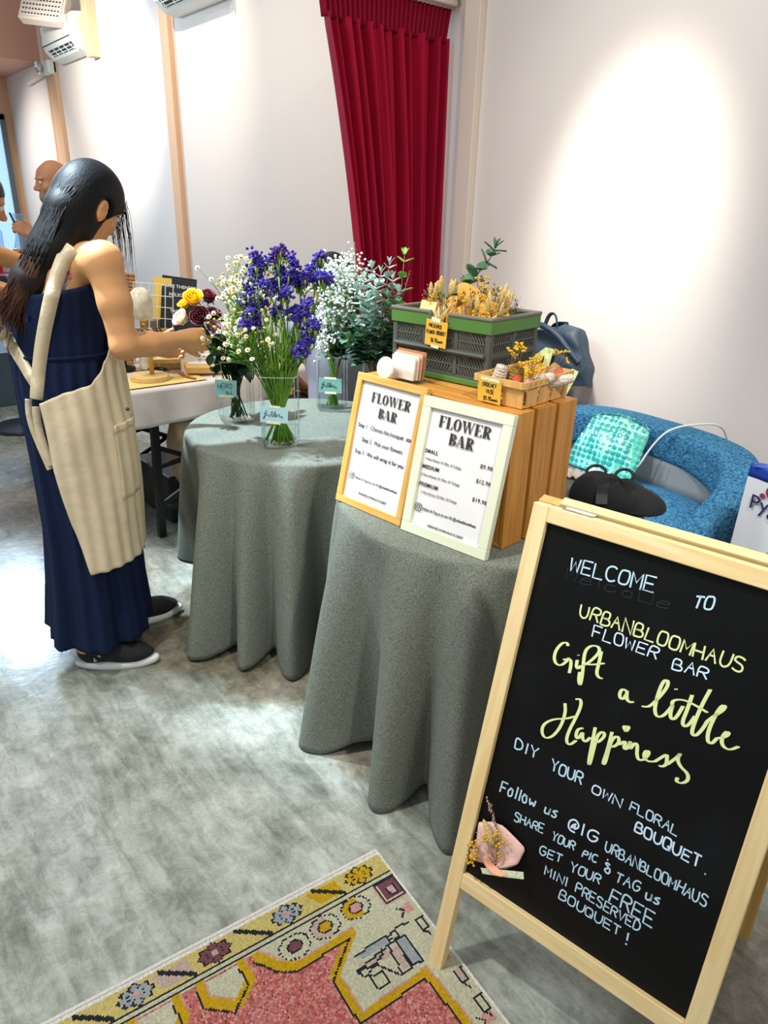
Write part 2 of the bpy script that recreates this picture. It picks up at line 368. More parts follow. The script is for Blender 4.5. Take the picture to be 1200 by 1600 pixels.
struct(MB().box((-9.1, WY-.01, 1.9), (.04, .02, 3.8)), 'trim_4', M_wallP)
struct(MB().box((-2.755, WY-.04, 2.45), (.17, .1, .16)), 'trim_5', M_trimw, bev=.01)
struct(MB().box((-4.6, WY-.008, .05), (12.2, .016, .1)), 'baseboard_back', M_trimw)
# boxed trunk beside the first air conditioner
struct(MB().box((-7.565, WY-.045, 3.2), (.11, .09, 1.1)), 'trim_6', M_wallP, bev=.004)
# ---------------------------------------------------------------- air conditioners
M_ac = mat('white_plastic', '#e6ece6', .35); M_dark = mat('dark_gap', '#14171a', .6); M_acs = mat('cream_plastic', '#dcd6c2', .4)
def aircon(x1, z0, label, L=.82):
    t = thing('air_conditioner', label, 'air conditioner', (x1, WY, z0), 0, 'split air conditioners high on the wall')
    prof = [(0, 0), (0, .31), (-.06, .315), (-.17, .30), (-.205, .27), (-.215, .12), (-.19, .07), (-.12, .01), (-.05, -.005)]
    MB().prism(prof, lambda y, z, h: V((-L*h, y, z)), 1).build('housing', M_ac, t, bev=.006)
    MB().box((-L/2, -.216, .195), (L-.05, .006, .15), Matrix.Rotation(.06, 3, 'X')).build('front_panel', M_ac, t, bev=.003)
    MB().box((-L/2, -.212, .112), (L-.02, .01, .006)).build('panel_gap', M_dark, t)
    g = MB().box((-L/2+.02, -.168, .052), (L-.14, .062, .012), Matrix.Rotation(-.72, 3, 'X')).build('air_outlet', M_dark, t)
    for k in range(2): MB().box((-L/2+.02, -.166-.022*(.5-k), .046+.018*(.5-k)), (L-.15, .007, .012), Matrix.Rotation(-.72, 3, 'X')).build('louvre', M_ac, g)
    for k in range(5): MB().box((-L+.12+k*.15, -.172, .048), (.006, .06, .012), Matrix.Rotation(-.72, 3, 'X')).build('louvre_pin', M_ac, g)
    MB().box((-.004, -.1, .15), (.012, .17, .27)).build('end_cap', M_acs, t, bev=.02)
    return t
aircon(-7.64, 2.70, 'white split air conditioner on the far left beside the perforated panel')
aircon(-5.02, 2.71, 'white split air conditioner cut by the top of the picture, above the tan wall strip')
t = thing('emergency_light', 'small white twin spot emergency light under the far air conditioner', 'light', (-8.85, WY, 2.70))
MB().box((0, -.05, 0), (.2, .1, .13)).build('housing', M_ac, t, bev=.02)
MB().lathe([(.02, 0), (.06, .02), (.065, .06)], seg=20).build('lamp_head', mat('chrome_reflector', '#d8dde0', .15, 1), t, smooth=True, loc=(-.06, -.11, .02), rot=(1.9, 0, -.5))
tag(MB().tube([(-8.95, WY-.03, 2.68), (-9.4, WY-.03, 2.66), (-9.75, WY-.03, 2.64)], .022, 10).build('conduit', M_trimw, smooth=True), 'pale conduit pipe running left from the emergency light', 'pipe')
t = thing('ceiling_speaker', 'perforated beige panel unit hanging left of the far air conditioner', 'speaker', (-7.88, 2.45, 3.03), (-.45, .1, .75))
MB().box((0, .05, .02), (.42, .09, .26)).build('cabinet', M_trimw, t, bev=.01)
g = MB().box((0, .001, .02), (.38, .012, .22)).build('grille', M_trimw, t)
h = MB()
for i in range(12):
    for j in range(5): h.box((-.165+i*.030, -.006, -.065+j*.042), (.016, .004, .012))
h.build('perforations', M_dark, g)
MB().bar((0, .08, .1), (.05, .34, .22), .03, .03).build('bracket', M_ac, t)
# ---------------------------------------------------------------- curtain and its track
M_vel = mat('crimson_velvet', '#a0062f', .75, sheen=.6, var=.12, vscale=3, stretch=(6, 6, .6), spec=.2)
M_velh = mat('crimson_velvet_heading', '#8a0628', .8, sheen=.5, spec=.2)
t = thing('curtain', 'crimson velvet curtain gathered on a track, hanging beside the long wall', 'curtain', (-2.93, 0, 0))
PH = [random.Random(3).uniform(0, 6.28) for _ in range(6)]
def cur(s, z):
    q = max(0, (2.19-z)/2.19)                                   # 0 at heading, 1 at floor
    y0 = 2.05+ (.44*(1-math.exp(-q*1.25))); y1 = 2.765
    y = y0+(y1-y0)*s
    a = .028*(1+.25*q); x = a*(math.sin(s*2*PI*12+PH[0]+q*.8)+.5*math.sin(s*2*PI*5.3+PH[1]-q*1.3)+.35*math.sin(s*2*PI*21+PH[2]))
    y += .012*math.sin(s*2*PI*7+PH[3])*q*(s*(1-s)*4)
    return V((x, y, z))
MB().grid(lambda s, v: cur(s, .03+2.17*v), 260, 60).build('drape', M_vel, t, smooth=True, solid=.004)
def hd(s, v):
    z = 2.185+.135*v; f = 1+.25*v; y = 2.42+(2.05+.715*s-2.42)*(1+.06*v)
    return V((.02*f*abs(math.sin(s*2*PI*14))*1.2-.005, min(y, 2.785), z))
MB().grid(hd, 300, 8).build('pleated_heading', M_velh, t, smooth=True, solid=.004)
tag(MB().box((-2.93, 2.35, 2.37), (.13, .86, .09)).box((-2.93, 2.35, 2.33), (.05, .86, .02)).build('curtain_track', M_trimw, bev=.008), 'white boxed track above the crimson curtain', 'curtain track')
# ---------------------------------------------------------------- round tables with cloths
def cloth_mat():
    m = mat('grey_green_linen', '#686c60', .8, spec=.25, sheen=.4); nt = m.node_tree; p = nt.nodes['Principled BSDF']
    tc = nt.nodes.new('ShaderNodeTexCoord'); n = nt.nodes.new('ShaderNodeTexNoise'); n.inputs['Scale'].default_value = 260; n.inputs['Detail'].default_value = 3
    nt.links.new(tc.outputs['Object'], n.inputs['Vector']); r = nt.nodes.new('ShaderNodeValToRGB')
    r.color_ramp.elements[0].position = .3; r.color_ramp.elements[1].position = .7; r.color_ramp.elements[0].color = (*lin('#565a4f'), 1); r.color_ramp.elements[1].color = (*lin('#80857a'), 1)
    nt.links.new(n.outputs['Fac'], r.inputs[0]); nt.links.new(r.outputs[0], p.inputs['Base Color'])
    b = nt.nodes.new('ShaderNodeBump'); b.inputs['Strength'].default_value = .2; b.inputs['Distance'].default_value = .002; nt.links.new(n.outputs['Fac'], b.inputs['Height']); nt.links.new(b.outputs[0], p.inputs['Normal']); return m
M_cloth = cloth_mat(); M_blackm = mat('black_metal', '#101113', .4, spec=.4); M_tabletop = mat('table_board', '#8a7a66', .6)
TZ = .715
def round_table(c, peaks, label, clabel, hem):
    t = thing('round_table', label, 'table', (c[0], c[1], 0), 0)
    MB().lathe([(.395, .672), (.405, .68), (.405, .705), (.395, .709)], seg=48).build('table_top', M_tabletop, t)
    MB().tube([(0, 0, .06), (0, 0, .672)], .03, 14).build('column', M_blackm, t, smooth=True)
    MB().lathe([(.26, .0), (.26, .015), (.06, .05), (.03, .08)], seg=36).build('base_plate', M_blackm, t, smooth=True)
    def rad(a, q):
        f = 0
        for pk, wd, am in peaks:
            d = (a-math.radians(pk)+PI) % (2*PI)-PI; f += am*math.exp(-(d/math.radians(wd*.86))**2)
        return .418+.012*q+f*q**.7-.075*q*math.exp(-(f/.035)**2)
    def fn(u, v):
        a = u*2*PI
        if v < .28: r = .405*v/.28; return V((r*math.cos(a), r*math.sin(a), TZ-.001*(math.sin(a*3)*v)))
        if v < .34: k = (v-.28)/.06; r = .405+.013*math.sin(k*PI/2); return V((r*math.cos(a), r*math.sin(a), TZ-.013*(1-math.cos(k*PI/2))))
        q = (v-.34)/.66; f = rad(a, q); z0 = TZ-.013; zb = hem(a, rad(a, 1)-.43); return V((f*math.cos(a), f*math.sin(a), z0+(zb-z0)*q))
    cl = MB().grid(fn, 420, 64, cu=True).build('tablecloth', M_cloth, None, smooth=True, loc=(c[0], c[1], 0)); cl.data.polygons.foreach_set('use_smooth', [True]*len(cl.data.polygons))
    b = cl.modifiers.new('s', 'SOLIDIFY'); b.thickness = .002; b.offset = 1
    tag(cl, clabel, 'tablecloth')
def ang(lst): return lst
P1 = [(-172, 9, .09), (-148, 9, .06), (-122, 8, .06), (-78, 9, .145), (-58, 7, .10), (-39, 8, .12), (-17, 6, .035), (4, 7, .012), (28, 8, .03), (62, 9, .05), (90, 9, .05), (118, 9, .05), (148, 9, .05)]
P2 = [(-107, 10, .13), (-73, 9, .11), (-51, 8, .16), (-27, 8, .05), (2, 9, .05), (30, 9, .05), (60, 9, .04), (90, 9, .04), (120, 9, .04), (150, 9, .03), (178, 7, .012), (-156, 7, .012), (-132, 8, .06)]
def hem1(a, f):
    d = (a-math.radians(-128)+PI) % (2*PI)-PI
    return .035-.25*max(0, min(f, .1))+.20*math.exp(-(d/.42)**2)
round_table((-2.095, 1.371), P1, 'round pedestal table under the grey-green cloth that carries the vases', 'grey-green linen cloth on the round table with the flower vases', lambda a, f: max(.006, hem1(a, f)))
round_table((-1.227, 1.41), P2, 'round pedestal table under the grey-green cloth that carries the wooden crate', 'grey-green linen cloth on the round table with the crate and framed signs', lambda a, f: max(.006, .04-.4*max(0, f)))
# ---------------------------------------------------------------- wooden crate
M_pine = wood('honey_pine', '#b87a2c', '#d79a48', 5, .45, 'X'); M_pinev = wood('honey_pine_upright', '#b0742a', '#cf9242', 5, .45, 'Z')
CR = (-.972, 1.183, TZ+.003); CA = .06; CT = 1.044; CL = .515; CD = .245; CH = CT-CR[2]
t = thing('wooden_crate', 'honey-coloured slatted wooden crate on the round table behind the two frames', 'crate', CR, CA)
th_ = .012
for k, (y0, y1) in enumerate(((0, .074), (.088, .159), (.173, .245))):
    mb = MB().box((-th_/2, (y0+y1)/2, CH/2), (th_, y1-y0, CH))
    mb.build('end_board', M_pinev, t, bev=.002)
    MB().box((-CL+th_/2, (y0+y1)/2, CH/2), (th_, y1-y0, CH)).build('end_board', M_pinev, t, bev=.002)
for y0, y1 in ((0, .075), (.088, .16), (.172, .245)):
    MB().box((-CL/2, (y0+y1)/2, CH-.005), (CL-2*th_, y1-y0, .01)).build('top_slat', M_pine, t, bev=.0015)
    MB().box((-CL/2, (y0+y1)/2, .005), (CL-2*th_, y1-y0, .01)).build('bottom_slat', M_pine, t, bev=.0015)
for z in (.06, .16, .26): MB().box((-CL/2, CD-.005, z), (CL-2*th_-.001, .01, .075)).build('back_slat', M_pine, t, bev=.0015)
for x in (-.022, -CL+.022):
    for y in (.012, CD-.024): MB().box((x, y, CH/2), (.02, .02, CH-.022)).build('corner_post', M_pinev, t)
# something red stored inside, seen through the gap
tag(MB().lathe([(.035, 0), (.04, .02), (.04, .15), (.02, .19), (.015, .2)], seg=20).build('plastic_bottle', mat('red_plastic', '#c8321e', .35), smooth=True, loc=(-1.03, 1.335, TZ+.015)), 'red bottle standing inside the wooden crate, seen through the board gap', 'bottle')
# ---------------------------------------------------------------- framed signs
M_ink = mat('dark_print', '#35322c', .7); M_paper = mat('white_print_paper', '#e6e4e2', .6, coat=.35); M_grey = mat('grey_print', '#7c7b78', .7)
def serif(word, size, cx, y, fn, xs=1.5):                               # condensed display serif capitals
    mb = MB(); W_ = dict(F=.50, L=.48, O=.56, W=.84, E=.52, R=.58, B=.54, A=.58)
    ys = size; size = size*xs; tot = sum(W_[c] for c in word)+.03*(len(word)-1); x = cx-tot*size/2; T = .17; H = .035
    def rect(x0, y0, x1, y1): mb.prism([(x+x0*size, y+y0*ys), (x+x1*size, y+y0*ys), (x+x1*size, y+y1*ys), (x+x0*size, y+y1*ys)], fn, .0006)
    def quad(*p): mb.prism([(x+a*size, y+b*ys) for a, b in p], fn, .0006)
    def bowl(cx_, cy, ro, ry, ri, ryi, a0, a1, ox=0):
        n = 18
        for i in range(n):
            A0 = a0+(a1-a0)*i/n; A1 = a0+(a1-a0)*(i+1)/n
            quad((cx_+ro*math.cos(A0), cy+ry*math.sin(A0)), (cx_+ro*math.cos(A1), cy+ry*math.sin(A1)), (cx_+ox+ri*math.cos(A1), cy+ryi*math.sin(A1)), (cx_+ox+ri*math.cos(A0), cy+ryi*math.sin(A0)))
    def stem(x0=.07): rect(x0, 0, x0+T, 1); rect(x0-.06, 0, x0+T+.05, H); rect(x0-.06, 1-H, x0+.02, 1)
    for c in word:
        w_ = W_[c]
        if c in 'FLEBR': stem()
        if c == 'F': rect(.2, 1-H, .48, 1); quad((.40, 1), (.48, 1), (.48, .72), (.46, .72)); rect(.2, .5, .38, .5+H); rect(.36, .42, .385, .62)
        if c == 'L': rect(.2, 0, .47, H); quad((.38, 0), (.47, 0), (.47, .28), (.45, .28))
        if c == 'E': rect(.2, 1-H, .49, 1); quad((.42, 1), (.49, 1), (.49, .74), (.47, .74)); rect(.2, .5, .38, .5+H); rect(.36, .42, .385, .62); rect(.2, 0, .51, H); quad((.42, 0), (.51, 0), (.51, .28), (.49, .28))
        if c == 'O': bowl(.28, .5, .27, .52, .11, .48, 0, 2*PI)
        if c == 'B': bowl(.24, .76, .27, .24, .11, .205, -PI/2, PI/2); bowl(.24, .26, .29, .26, .12, .225, -PI/2, PI/2); rect(.2, .5, .26, .5+H); rect(.2, 0, .26, H); rect(.2, 1-H, .26, 1)
        if c == 'R': bowl(.24, .75, .28, .25, .12, .215, -PI/2, PI/2); rect(.2, .5, .26, .5+H); rect(.2, 1-H, .26, 1); quad((.24, .5), (.38, .5), (.52, .05), (.36, .05)); rect(.36, 0, .58, .05)
        if c == 'A': quad((.03, 0), (.07, 0), (.29, 1), (.25, 1)); quad((.22, 1), (.34, 1), (.54, 0), (.36, 0)); rect(.13, .3, .42, .3+H); rect(-.02, 0, .15, H); rect(.3, 0, .6, H)
        if c == 'W':
            quad((.02, 1), (.19, 1), (.31, 0), (.25, 0)); quad((.26, 0), (.30, 0), (.45, 1), (.41, 1)); quad((.36, 1), (.53, 1), (.63, 0), (.57, 0)); quad((.59, 0), (.63, 0), (.80, 1), (.76, 1)); rect(-.03, 1-H, .25, 1); rect(.32, 1-H, .57, 1); rect(.70, 1-H, .86, 1)
        x += (w_+.03)*size
    return mb
def put(mb, geo, x, y, fn, sx=1):
    v_, f_ = geo; mb.add([fn(x+a*sx, y+b, c+.0003) for a, b, c in v_], f_)
def frame(pos, thz, lean, W_, H_, bw, mf, label, lines):
    t = thing('picture_frame', label, 'framed sign', pos, (-lean, 0, thz))
    fr = MB()
    for a, b, c, d in ((0, 0, W_, bw), (0, H_-bw, W_, H_)): MB().box(((a+c)/2, .008, (b+d)/2), (c-a, .018, d-b)).build('rail', mf[0], t, bev=.0015)
    for a, c in ((0, bw), (W_-bw, W_)): MB().box(((a+c)/2, .008, H_/2), (c-a, .0178, H_-2*bw)).build('stile', mf[1], t, bev=.0015)
    MB().box((W_/2, .0125, H_/2), (W_-.01, .004, H_-.01)).build('backing', M_tabletop, t)
    pp = MB().grid(lambda u, v: V((bw+(W_-2*bw)*u, .0075+.0012*math.sin(u*5+v*3)*math.sin(v*7), bw+(H_-2*bw)*v)), 12, 16).build('printed_sheet', M_paper, t, smooth=True)
    fn = lambda x, y, h: V((x, .0058-h, y))
    bk = serif('FLOWER', lines['fs'], lines['cx'], lines['y1'], fn); s2 = serif('BAR', lines['fs'], lines['cx2'], lines['y2'], fn); bk.add(s2.v, s2.f)
    bk.build('headline', M_ink, pp); bk = MB()
    for body, size, x0, x1, y, bold, grey, sp in lines['txt']:
        gv, gf = text_geo(body, size, 'LEFT', bold, sp); xa = min(q[0] for q in gv); xb = max(q[0] for q in gv); kx = (x1-x0)/(xb-xa); ln_ = MB(); put(ln_, ([((q[0]-xa)*kx, q[1], q[2]) for q in gv], gf), x0, y, fn); ln_.build('printed_line', M_grey if grey else M_ink, pp)
    gx, gy, gs = lines['icon']
    def rr(r, cx, cy, rad_): return [fn(cx+r*sx*min(1, 1)+0, cy, .0004) for sx in (0,)]
    sq = [];
    for k in range(33):
        a = 2*PI*k/32; cc = math.copysign(abs(math.cos(a))**.45, math.cos(a)); ss = math.copysign(abs(math.sin(a))**.45, math.sin(a)); sq.append(fn(gx+gs*cc, gy+gs*ss, .0003))
    bk.ribbon(sq, gs*.18, (0, -1, 0)); bk.ribbon([fn(gx+gs*.45*math.cos(k*.3), gy+gs*.45*math.sin(k*.3), .0003) for k in range(22)], gs*.18, (0, -1, 0)); bk.ribbon([fn(gx+gs*.55, gy+gs*.55, .0003), fn(gx+gs*.7, gy+gs*.55, .0003)], gs*.2, (0, -1, 0))
    bk.build('camera_icon', M_ink, pp)
    return t
M_oak = wood('yellow_oak', '#cf9a45', '#e3b565', 6, .45, 'X'); M_oakv = wood('yellow_oak_upright', '#cf9a45', '#e3b565', 6, .45, 'Z')
M_wf = mat('cream_white_frame', '#dfe3c8', .45); LEAN = .225
frame((-1.457, 1.052, TZ+.003), .092, .234, .244, .348, .019, (M_oak, M_oakv), 'yellow oak framed FLOWER BAR sign with three steps, leaning on the crate', dict(fs=.0255, cx=.128, cx2=.126, y1=.281, y2=.245, icon=(.040, .079, .008), txt=[
    ('Step 1 : Choose the bouquet  size', .0160, .029, .223, .210, .004, 0, 1), ('Step 2 : Pick your flowers', .0160, .052, .199, .175, .004, 0, 1), ('Step 3 : We will wrap it for you', .0160, .033, .212, .141, .004, 0, 1),
    ('Follow & Tag us at our IG @urbanbloomhaus', .0095, .052, .208, .075, 0, 0, 1), ('URBANBLOOMHAUS FLORIST', .0095, .074, .180, .037, 0, 0, 1)]))
frame((-1.203, 1.067, TZ+.003), .158, .216, .251, .335, .025, (M_wf, M_wf), 'cream white framed FLOWER BAR price list, leaning on the right of the crate', dict(fs=.027, cx=.125, cx2=.124, y1=.270, y2=.235, icon=(.038, .068, .009), txt=[
    ('SMALL', .0130, .028, .066, .203, .012, 0, 1.15), ('1 Hero flower, 01 Filler, 01 Foliage', .0088, .033, .137, .186, 0, 1, 1), ('$9.90', .0130, .187, .219, .203, .010, 0, 1.25),
    ('MEDIUM', .0130, .028, .077, .165, .012, 0, 1.15), ('2 Hero flower, 01 Filler, 01 Foliage', .0088, .028, .142, .147, 0, 1, 1), ('$12.90', .0130, .184, .222, .168, .010, 0, 1.25),
    ('PREMIUM', .0130, .028, .083, .122, .012, 0, 1.12), ('3 Hero flower, 02 Filler, 02 Foliage', .0088, .037, .143, .105, 0, 1, 1), ('$19.90', .0130, .184, .222, .124, .010, 0, 1.25),
    ('Follow & Tag us at our IG @urbanbloomhaus', .0098, .050, .207, .065, .004, 0, 1), ('URBANBLOOMHAUS FLORIST', .0095, .073, .180, .028, 0, 0, 1)]))
# ---------------------------------------------------------------- green folding crate on top of the wooden crate
M_gg = mat('grey_green_plastic', '#4d5049', .5); M_green = mat('leaf_green_plastic', '#4f7a35', .45); M_rim = mat('taupe_plastic_rim', '#6e6a5e', .5)
GX, GA, GL, GD, GH = (-1.164, 1.297, CT+.002), .14, .309, .212, .165
t = thing('folding_crate', 'grey-green folding plastic crate with leaf-green bands on top of the wooden crate', 'crate', GX, GA)
def slat_wall(p0, d, length, nrm, panels):
    d = V(d); n_ = V(nrm); p0 = V(p0); rm = MB(); R = Matrix((d, n_, V((0, 0, 1)))).transposed()
    def bx(s0, s1, z0, z1, th=.006): rm.box(p0+d*((s0+s1)/2)+V((0, 0, (z0+z1)/2))-n_*.004, (s1-s0, th, z1-z0), R)
    for z0, z1 in ((.020, .074), (.084, .132)):
        bx(0, length, z0-.004, z0+.003); bx(0, length, z1-.003, z1+.003)
        xs = [0]+[length*k/panels for k in range(1, panels)]+[length]
        for x in xs: bx(max(0, x-.006), min(length, x+.006), z0, z1)
        for k in range(panels):
            a, b = xs[k]+.008, xs[k+1]-.008; N = max(4, int((b-a)/.0085)); sg = 1 if k < panels/2 else -1
            if panels == 2: sg = -1
            for rows in ((z0+.003, (z0+z1)/2-.003), ((z0+z1)/2+.001, z1-.003)):
                for i in range(N+1):
                    x = a+(b-a)*i/N; sk = .012*sg
                    q = [p0+d*min(max(x-sk/2, a), b)+V((0, 0, rows[0]))-n_*.004, p0+d*min(max(x+sk/2, a), b)+V((0, 0, rows[1]))-n_*.004]
                    rm.bar(q[0], q[1], .0042, .004, n_)
            bx(a, b, (z0+z1)/2-.003, (z0+z1)/2+.001)
    bx(0, length, .076, .083, .010)
    return rm
for args, ln, pn in ((((-GL, 0, 0), (1, 0, 0)), GL, 3), (((-GL, GD, 0), (1, 0, 0)), GL, 3), (((0, 0, 0), (0, 1, 0)), GD, 2), (((-GL, 0, 0), (0, 1, 0)), GD, 2)):
    nr = {0: (0, -1, 0), 1: (0, 1, 0)}.get(0 if args[0][1] == 0 and args[1] == (1, 0, 0) else 1 if args[1] == (1, 0, 0) else 2, (1, 0, 0) if args[0][0] == 0 else (-1, 0, 0))
    slat_wall(args[0], args[1], ln, nr, pn).build('lattice_wall', M_gg, t)
MB().box((-GL/2, GD/2, .008), (GL, GD, .016)).build('green_base', M_green, t, bev=.003)
def ring(z0, z1, o, th): 
    m_ = MB()
    m_.box((-GL/2, -o+th/2, (z0+z1)/2), (GL+2*o, th, z1-z0)).box((-GL/2, GD+o-th/2, (z0+z1)/2), (GL+2*o, th, z1-z0)).box((o-th/2, GD/2, (z0+z1)/2), (th, GD+2*o-2*th, z1-z0)).box((-GL-o+th/2, GD/2, (z0+z1)/2), (th, GD+2*o-2*th, z1-z0)); return m_
bnd = MB()
for a, b in ((-GL-.005, -GL*.60), (-GL*.40, .005)): bnd.box(((a+b)/2, -.001, .1475), (b-a, .008, .031))
bnd.box((-GL/2, -.001, .136), (GL*.2, .008, .008)).box((-GL/2, GD+.001, .1475), (GL+.01, .008, .031)).box((.001, GD/2, .1475), (.008, GD-.006, .031)).box((-GL-.001, GD/2, .1475), (.008, GD-.006, .031))
bnd.build('green_band', M_green, t, bev=.0015)
rim = MB()
for a, b in ((-GL-.007, -GL*.59), (-GL*.41, .007)): rim.box(((a+b)/2, -.001, .167), (b-a, .013, .009))
for x in (-GL*.595, -GL*.405): rim.box((x, -.001, .157), (.006, .013, .024))
rim.box((-GL/2, GD+.001, .167), (GL+.014, .013, .009)).box((.001, GD/2, .167), (.013, GD-.012, .009)).box((-GL-.001, GD/2, .167), (.013, GD-.012, .009))
rim.build('rim', M_rim, t, bev=.003)
for x in (-GL+.006, -.006): MB().box((x, .006, .08), (.016, .016, .13)).build('corner_post', M_gg, t, bev=.003); MB().box((x, GD-.006, .08), (.016, .016, .13)).build('corner_post', M_gg, t, bev=.003)
MB().tube([(-GL+.01, -.006, .079), (-.01, -.006, .079)], .005, 8).build('hinge_rod', M_gg, t)
def gl(x, y, z): q = Matrix.Rotation(GA, 4, 'Z') @ V((x, y, z)); return V(GX)+q
# tags
def tagmat(name):
    m = mat(name, '#e0ab34', .7); nt = m.node_tree; tc = nt.nodes.new('ShaderNodeTexCoord'); mp = nt.nodes.new('ShaderNodeMapping'); mp.inputs['Rotation'].default_value = (0, .785, 0); nt.links.new(tc.outputs['Object'], mp.inputs[0])
    ck = nt.nodes.new('ShaderNodeTexChecker'); ck.inputs['Scale'].default_value = 330; ck.inputs['Color1'].default_value = (*lin('#e9b83f'), 1); ck.inputs['Color2'].default_value = (*lin('#dba432'), 1)
    nt.links.new(mp.outputs[0], ck.inputs[0]); nt.links.new(ck.outputs[0], nt.nodes['Principled BSDF'].inputs['Base Color']); return m
M_tag = tagmat('yellow_card'); M_tape = mat('washi_tape', '#dfe3c0', .6, var=.3, vscale=250); M_pen = mat('black_pen', '#141416', .6); M_mint = mat('mint_card', '#8fc3c4', .8)
def card(label, pos, rot, W_, H_, m, words, tapes, sw=.0013, seed=1, strokes=()):
    t = thing('price_tag' if m is M_tag else 'vase_label', label, 'tag', pos, rot)
    sh = MB().box((0, 0, 0), (W_, .0008, H_)).build('card', m, t)
    mb = MB(); rnd = random.Random(seed); fn = lambda x, y: V((x, -.0006, y))
    for w_, a, b, h in words: hand(mb, w_, a, b, h, fn, (0, -1, 0), sw, rnd, .35)
    for st in strokes: mb.ribbon([fn(*q) for q in chaikin(st, 2)], sw, (0, -1, 0))
    mb.build('handwriting', M_pen, sh)
    for x, z, w_, h, r in tapes: MB().box((0, 0, 0), (w_, .0006, h)).build('washi_tape', M_tape, t, loc=(x, -.0008, z), rot=(0, r, 0))
    return t
p = gl(-GL*.50, -.014, .118)
card('yellow dotted PRESERVED FLOWER BOUQUET price tag taped to the green crate', p, (.02, .07, GA), .068, .064, M_tag, [('PRESERVED', (-.024, .014), (.016, .014), .0085), ('FLOWER', (-.030, -.003), (-.004, -.002), .0085), ('BOUQUET', (.002, -.001), (.030, .000), .0085), ('$6.90', (-.014, -.022), (.006, -.021), .0095), ('each', (.008, -.021), (.024, -.020), .006)], [(-.004, .033, .028, .011, .05), (.0, -.033, .024, .007, .03)], seed=4)
# ---------------------------------------------------------------- woven basket
M_chip = wood('pale_chip_wood', '#cf9c52', '#e0b46e', 6, .55, 'Z'); BA, BL, BD, BH = .133, .128, .204, .060; BP = V((-.983, 1.231, CT+.002)); BP = V((-.986, 1.222, CT+.002))
t = thing('chip_basket', 'pale chip-wood basket holding crochet vases, on the right end of the wooden crate', 'basket', BP, BA)
def bk(x, y, z): k = .93+.07*z/BH; return V((-BL/2+(x+BL/2)*k, BD/2+(y-BD/2)*k, z))
def strip(a, b, nrm):
    m_ = MB(); n_ = V(nrm)*.0015; vs_ = []
    for z in (0, BH):
        for q in (a, b): vs_ += [bk(q[0], q[1], z)-n_, bk(q[0], q[1], z)+n_]
    m_.add(vs_, [(0, 2, 6, 4), (1, 5, 7, 3), (0, 4, 5, 1), (2, 3, 7, 6), (4, 6, 7, 5), (0, 1, 3, 2)]); m_.build('upright_strip', M_chip, t)
for a, b in ((-BL, -BL*.52), (-BL*.44, 0)): strip((a, 0), (b, 0), (0, -1, 0)); strip((a, BD), (b, BD), (0, 1, 0))
for a, b in ((.015, .06), (.07, .118), (.132, .172), (.182, .204)): strip((0, a), (0, b), (1, 0, 0)); strip((-BL, a), (-BL, b), (1, 0, 0))
MB().box((-BL/2, BD/2, .003), (BL*.93, BD*.93, .004)).build('basket_floor', M_chip, t)
rimp = [(-BL-.004, -.004), (.0, -.006), (.004, .0), (.004, BD+.004), (-BL-.004, BD+.004)]
for (a, b) in zip(rimp, rimp[1:]+rimp[:1]): MB().bar((a[0], a[1], BH-.006), (b[0], b[1], BH-.006), .003, .016).build('rim_band', M_chip, t, bev=.001)
def bl(x, y, z): return BP+Matrix.Rotation(BA, 3, 'Z') @ V((x, y, z))
st_ = MB(); 
for k in range(9): st_.tube([V((.0045, .012+k*.022, BH-.010)), V((.0075, .016+k*.022, BH-.004)), V((.0045, .021+k*.022, BH-.001))], .001, 5)
st_.build('stitching', mat('brown_thread', '#8a6a34', .8), t)
card('yellow dotted CROCHET VASE price tag taped to the chip-wood basket', bl(-BL*.66, -.0085, .030), (.06, .02, BA), .062, .056, M_tag, [('CROCHET', (-.020, .009), (.018, .009), .0085), ('VASE', (-.009, -.006), (.012, -.006), .0085), ('$5.90', (-.015, -.023), (.006, -.022), .0085), ('each', (.008, -.022), (.024, -.022), .006)], [(0, .026, .050, .008, .0)], seed=8)
# crochet vases with little dried flowers
def yarn(name, c): return mat(name, c, .95, bump=1.0, bscale=220, var=.2, vscale=160)
Y = dict(white=yarn('white_yarn', '#e9dccb'), olive=yarn('olive_yarn', '#9a7a30'), coral=yarn('coral_yarn', '#e0634a'), pink=yarn('pink_yarn', '#e8b79e'), tan=yarn('tan_yarn', '#c79b6a'), yellow=yarn('yellow_yarn', '#e8bd3a'))
M_dryy = mat('dried_yellow_bloom', '#d9ac1e', .9); M_twig = mat('dried_twig', '#7d6238', .9); M_seed = mat('dark_seed_head', '#4a3420', .9)
def crochet(x, y, z, rot, r, h, m, label, flower=0, seed=0):
    t = thing('crochet_vase', label, 'crochet vase', bl(x, y, z), rot)
    b = MB(); rows = 8; seg = 14
    pr = []
    for k in range(rows*4+1):
        q = k/(rows*4); pr.append((r*(.82+.18*math.sin(q*PI))*(1+.05*math.cos(k*PI/2)), h*q))
    b.lathe(pr, seg=28).build('knitted_body', m, t, smooth=True)
    if flower:
        rnd = random.Random(seed); s = MB(); f = MB()
        for k in range(flower):
            e = V((rnd.uniform(-.022, .022), rnd.uniform(-.022, .022), h+rnd.uniform(.01, .055))); s.tube([(0, 0, h*.6), e*.6+V((0, 0, h*.25)), e], .0006, 5)
            for j in range(5): f.ell(e+V([rnd.uniform(-.006, .006) for _ in range(3)]), (.0028, .0028, .0028), nu=6, nv=4)
        s.build('dried_stem', M_twig, t); f.build('dried_bloom', M_dryy, t, smooth=True)
crochet(-.100, .040, .026, (0, .25, 0), .016, .055, Y['white'], 'white crochet vase standing at the left end of the basket')
crochet(-.066, .060, .018, (0, .1, .4), .019, .058, Y['olive'], 'olive crochet vase with yellow dried blooms in the basket', 11, 3)
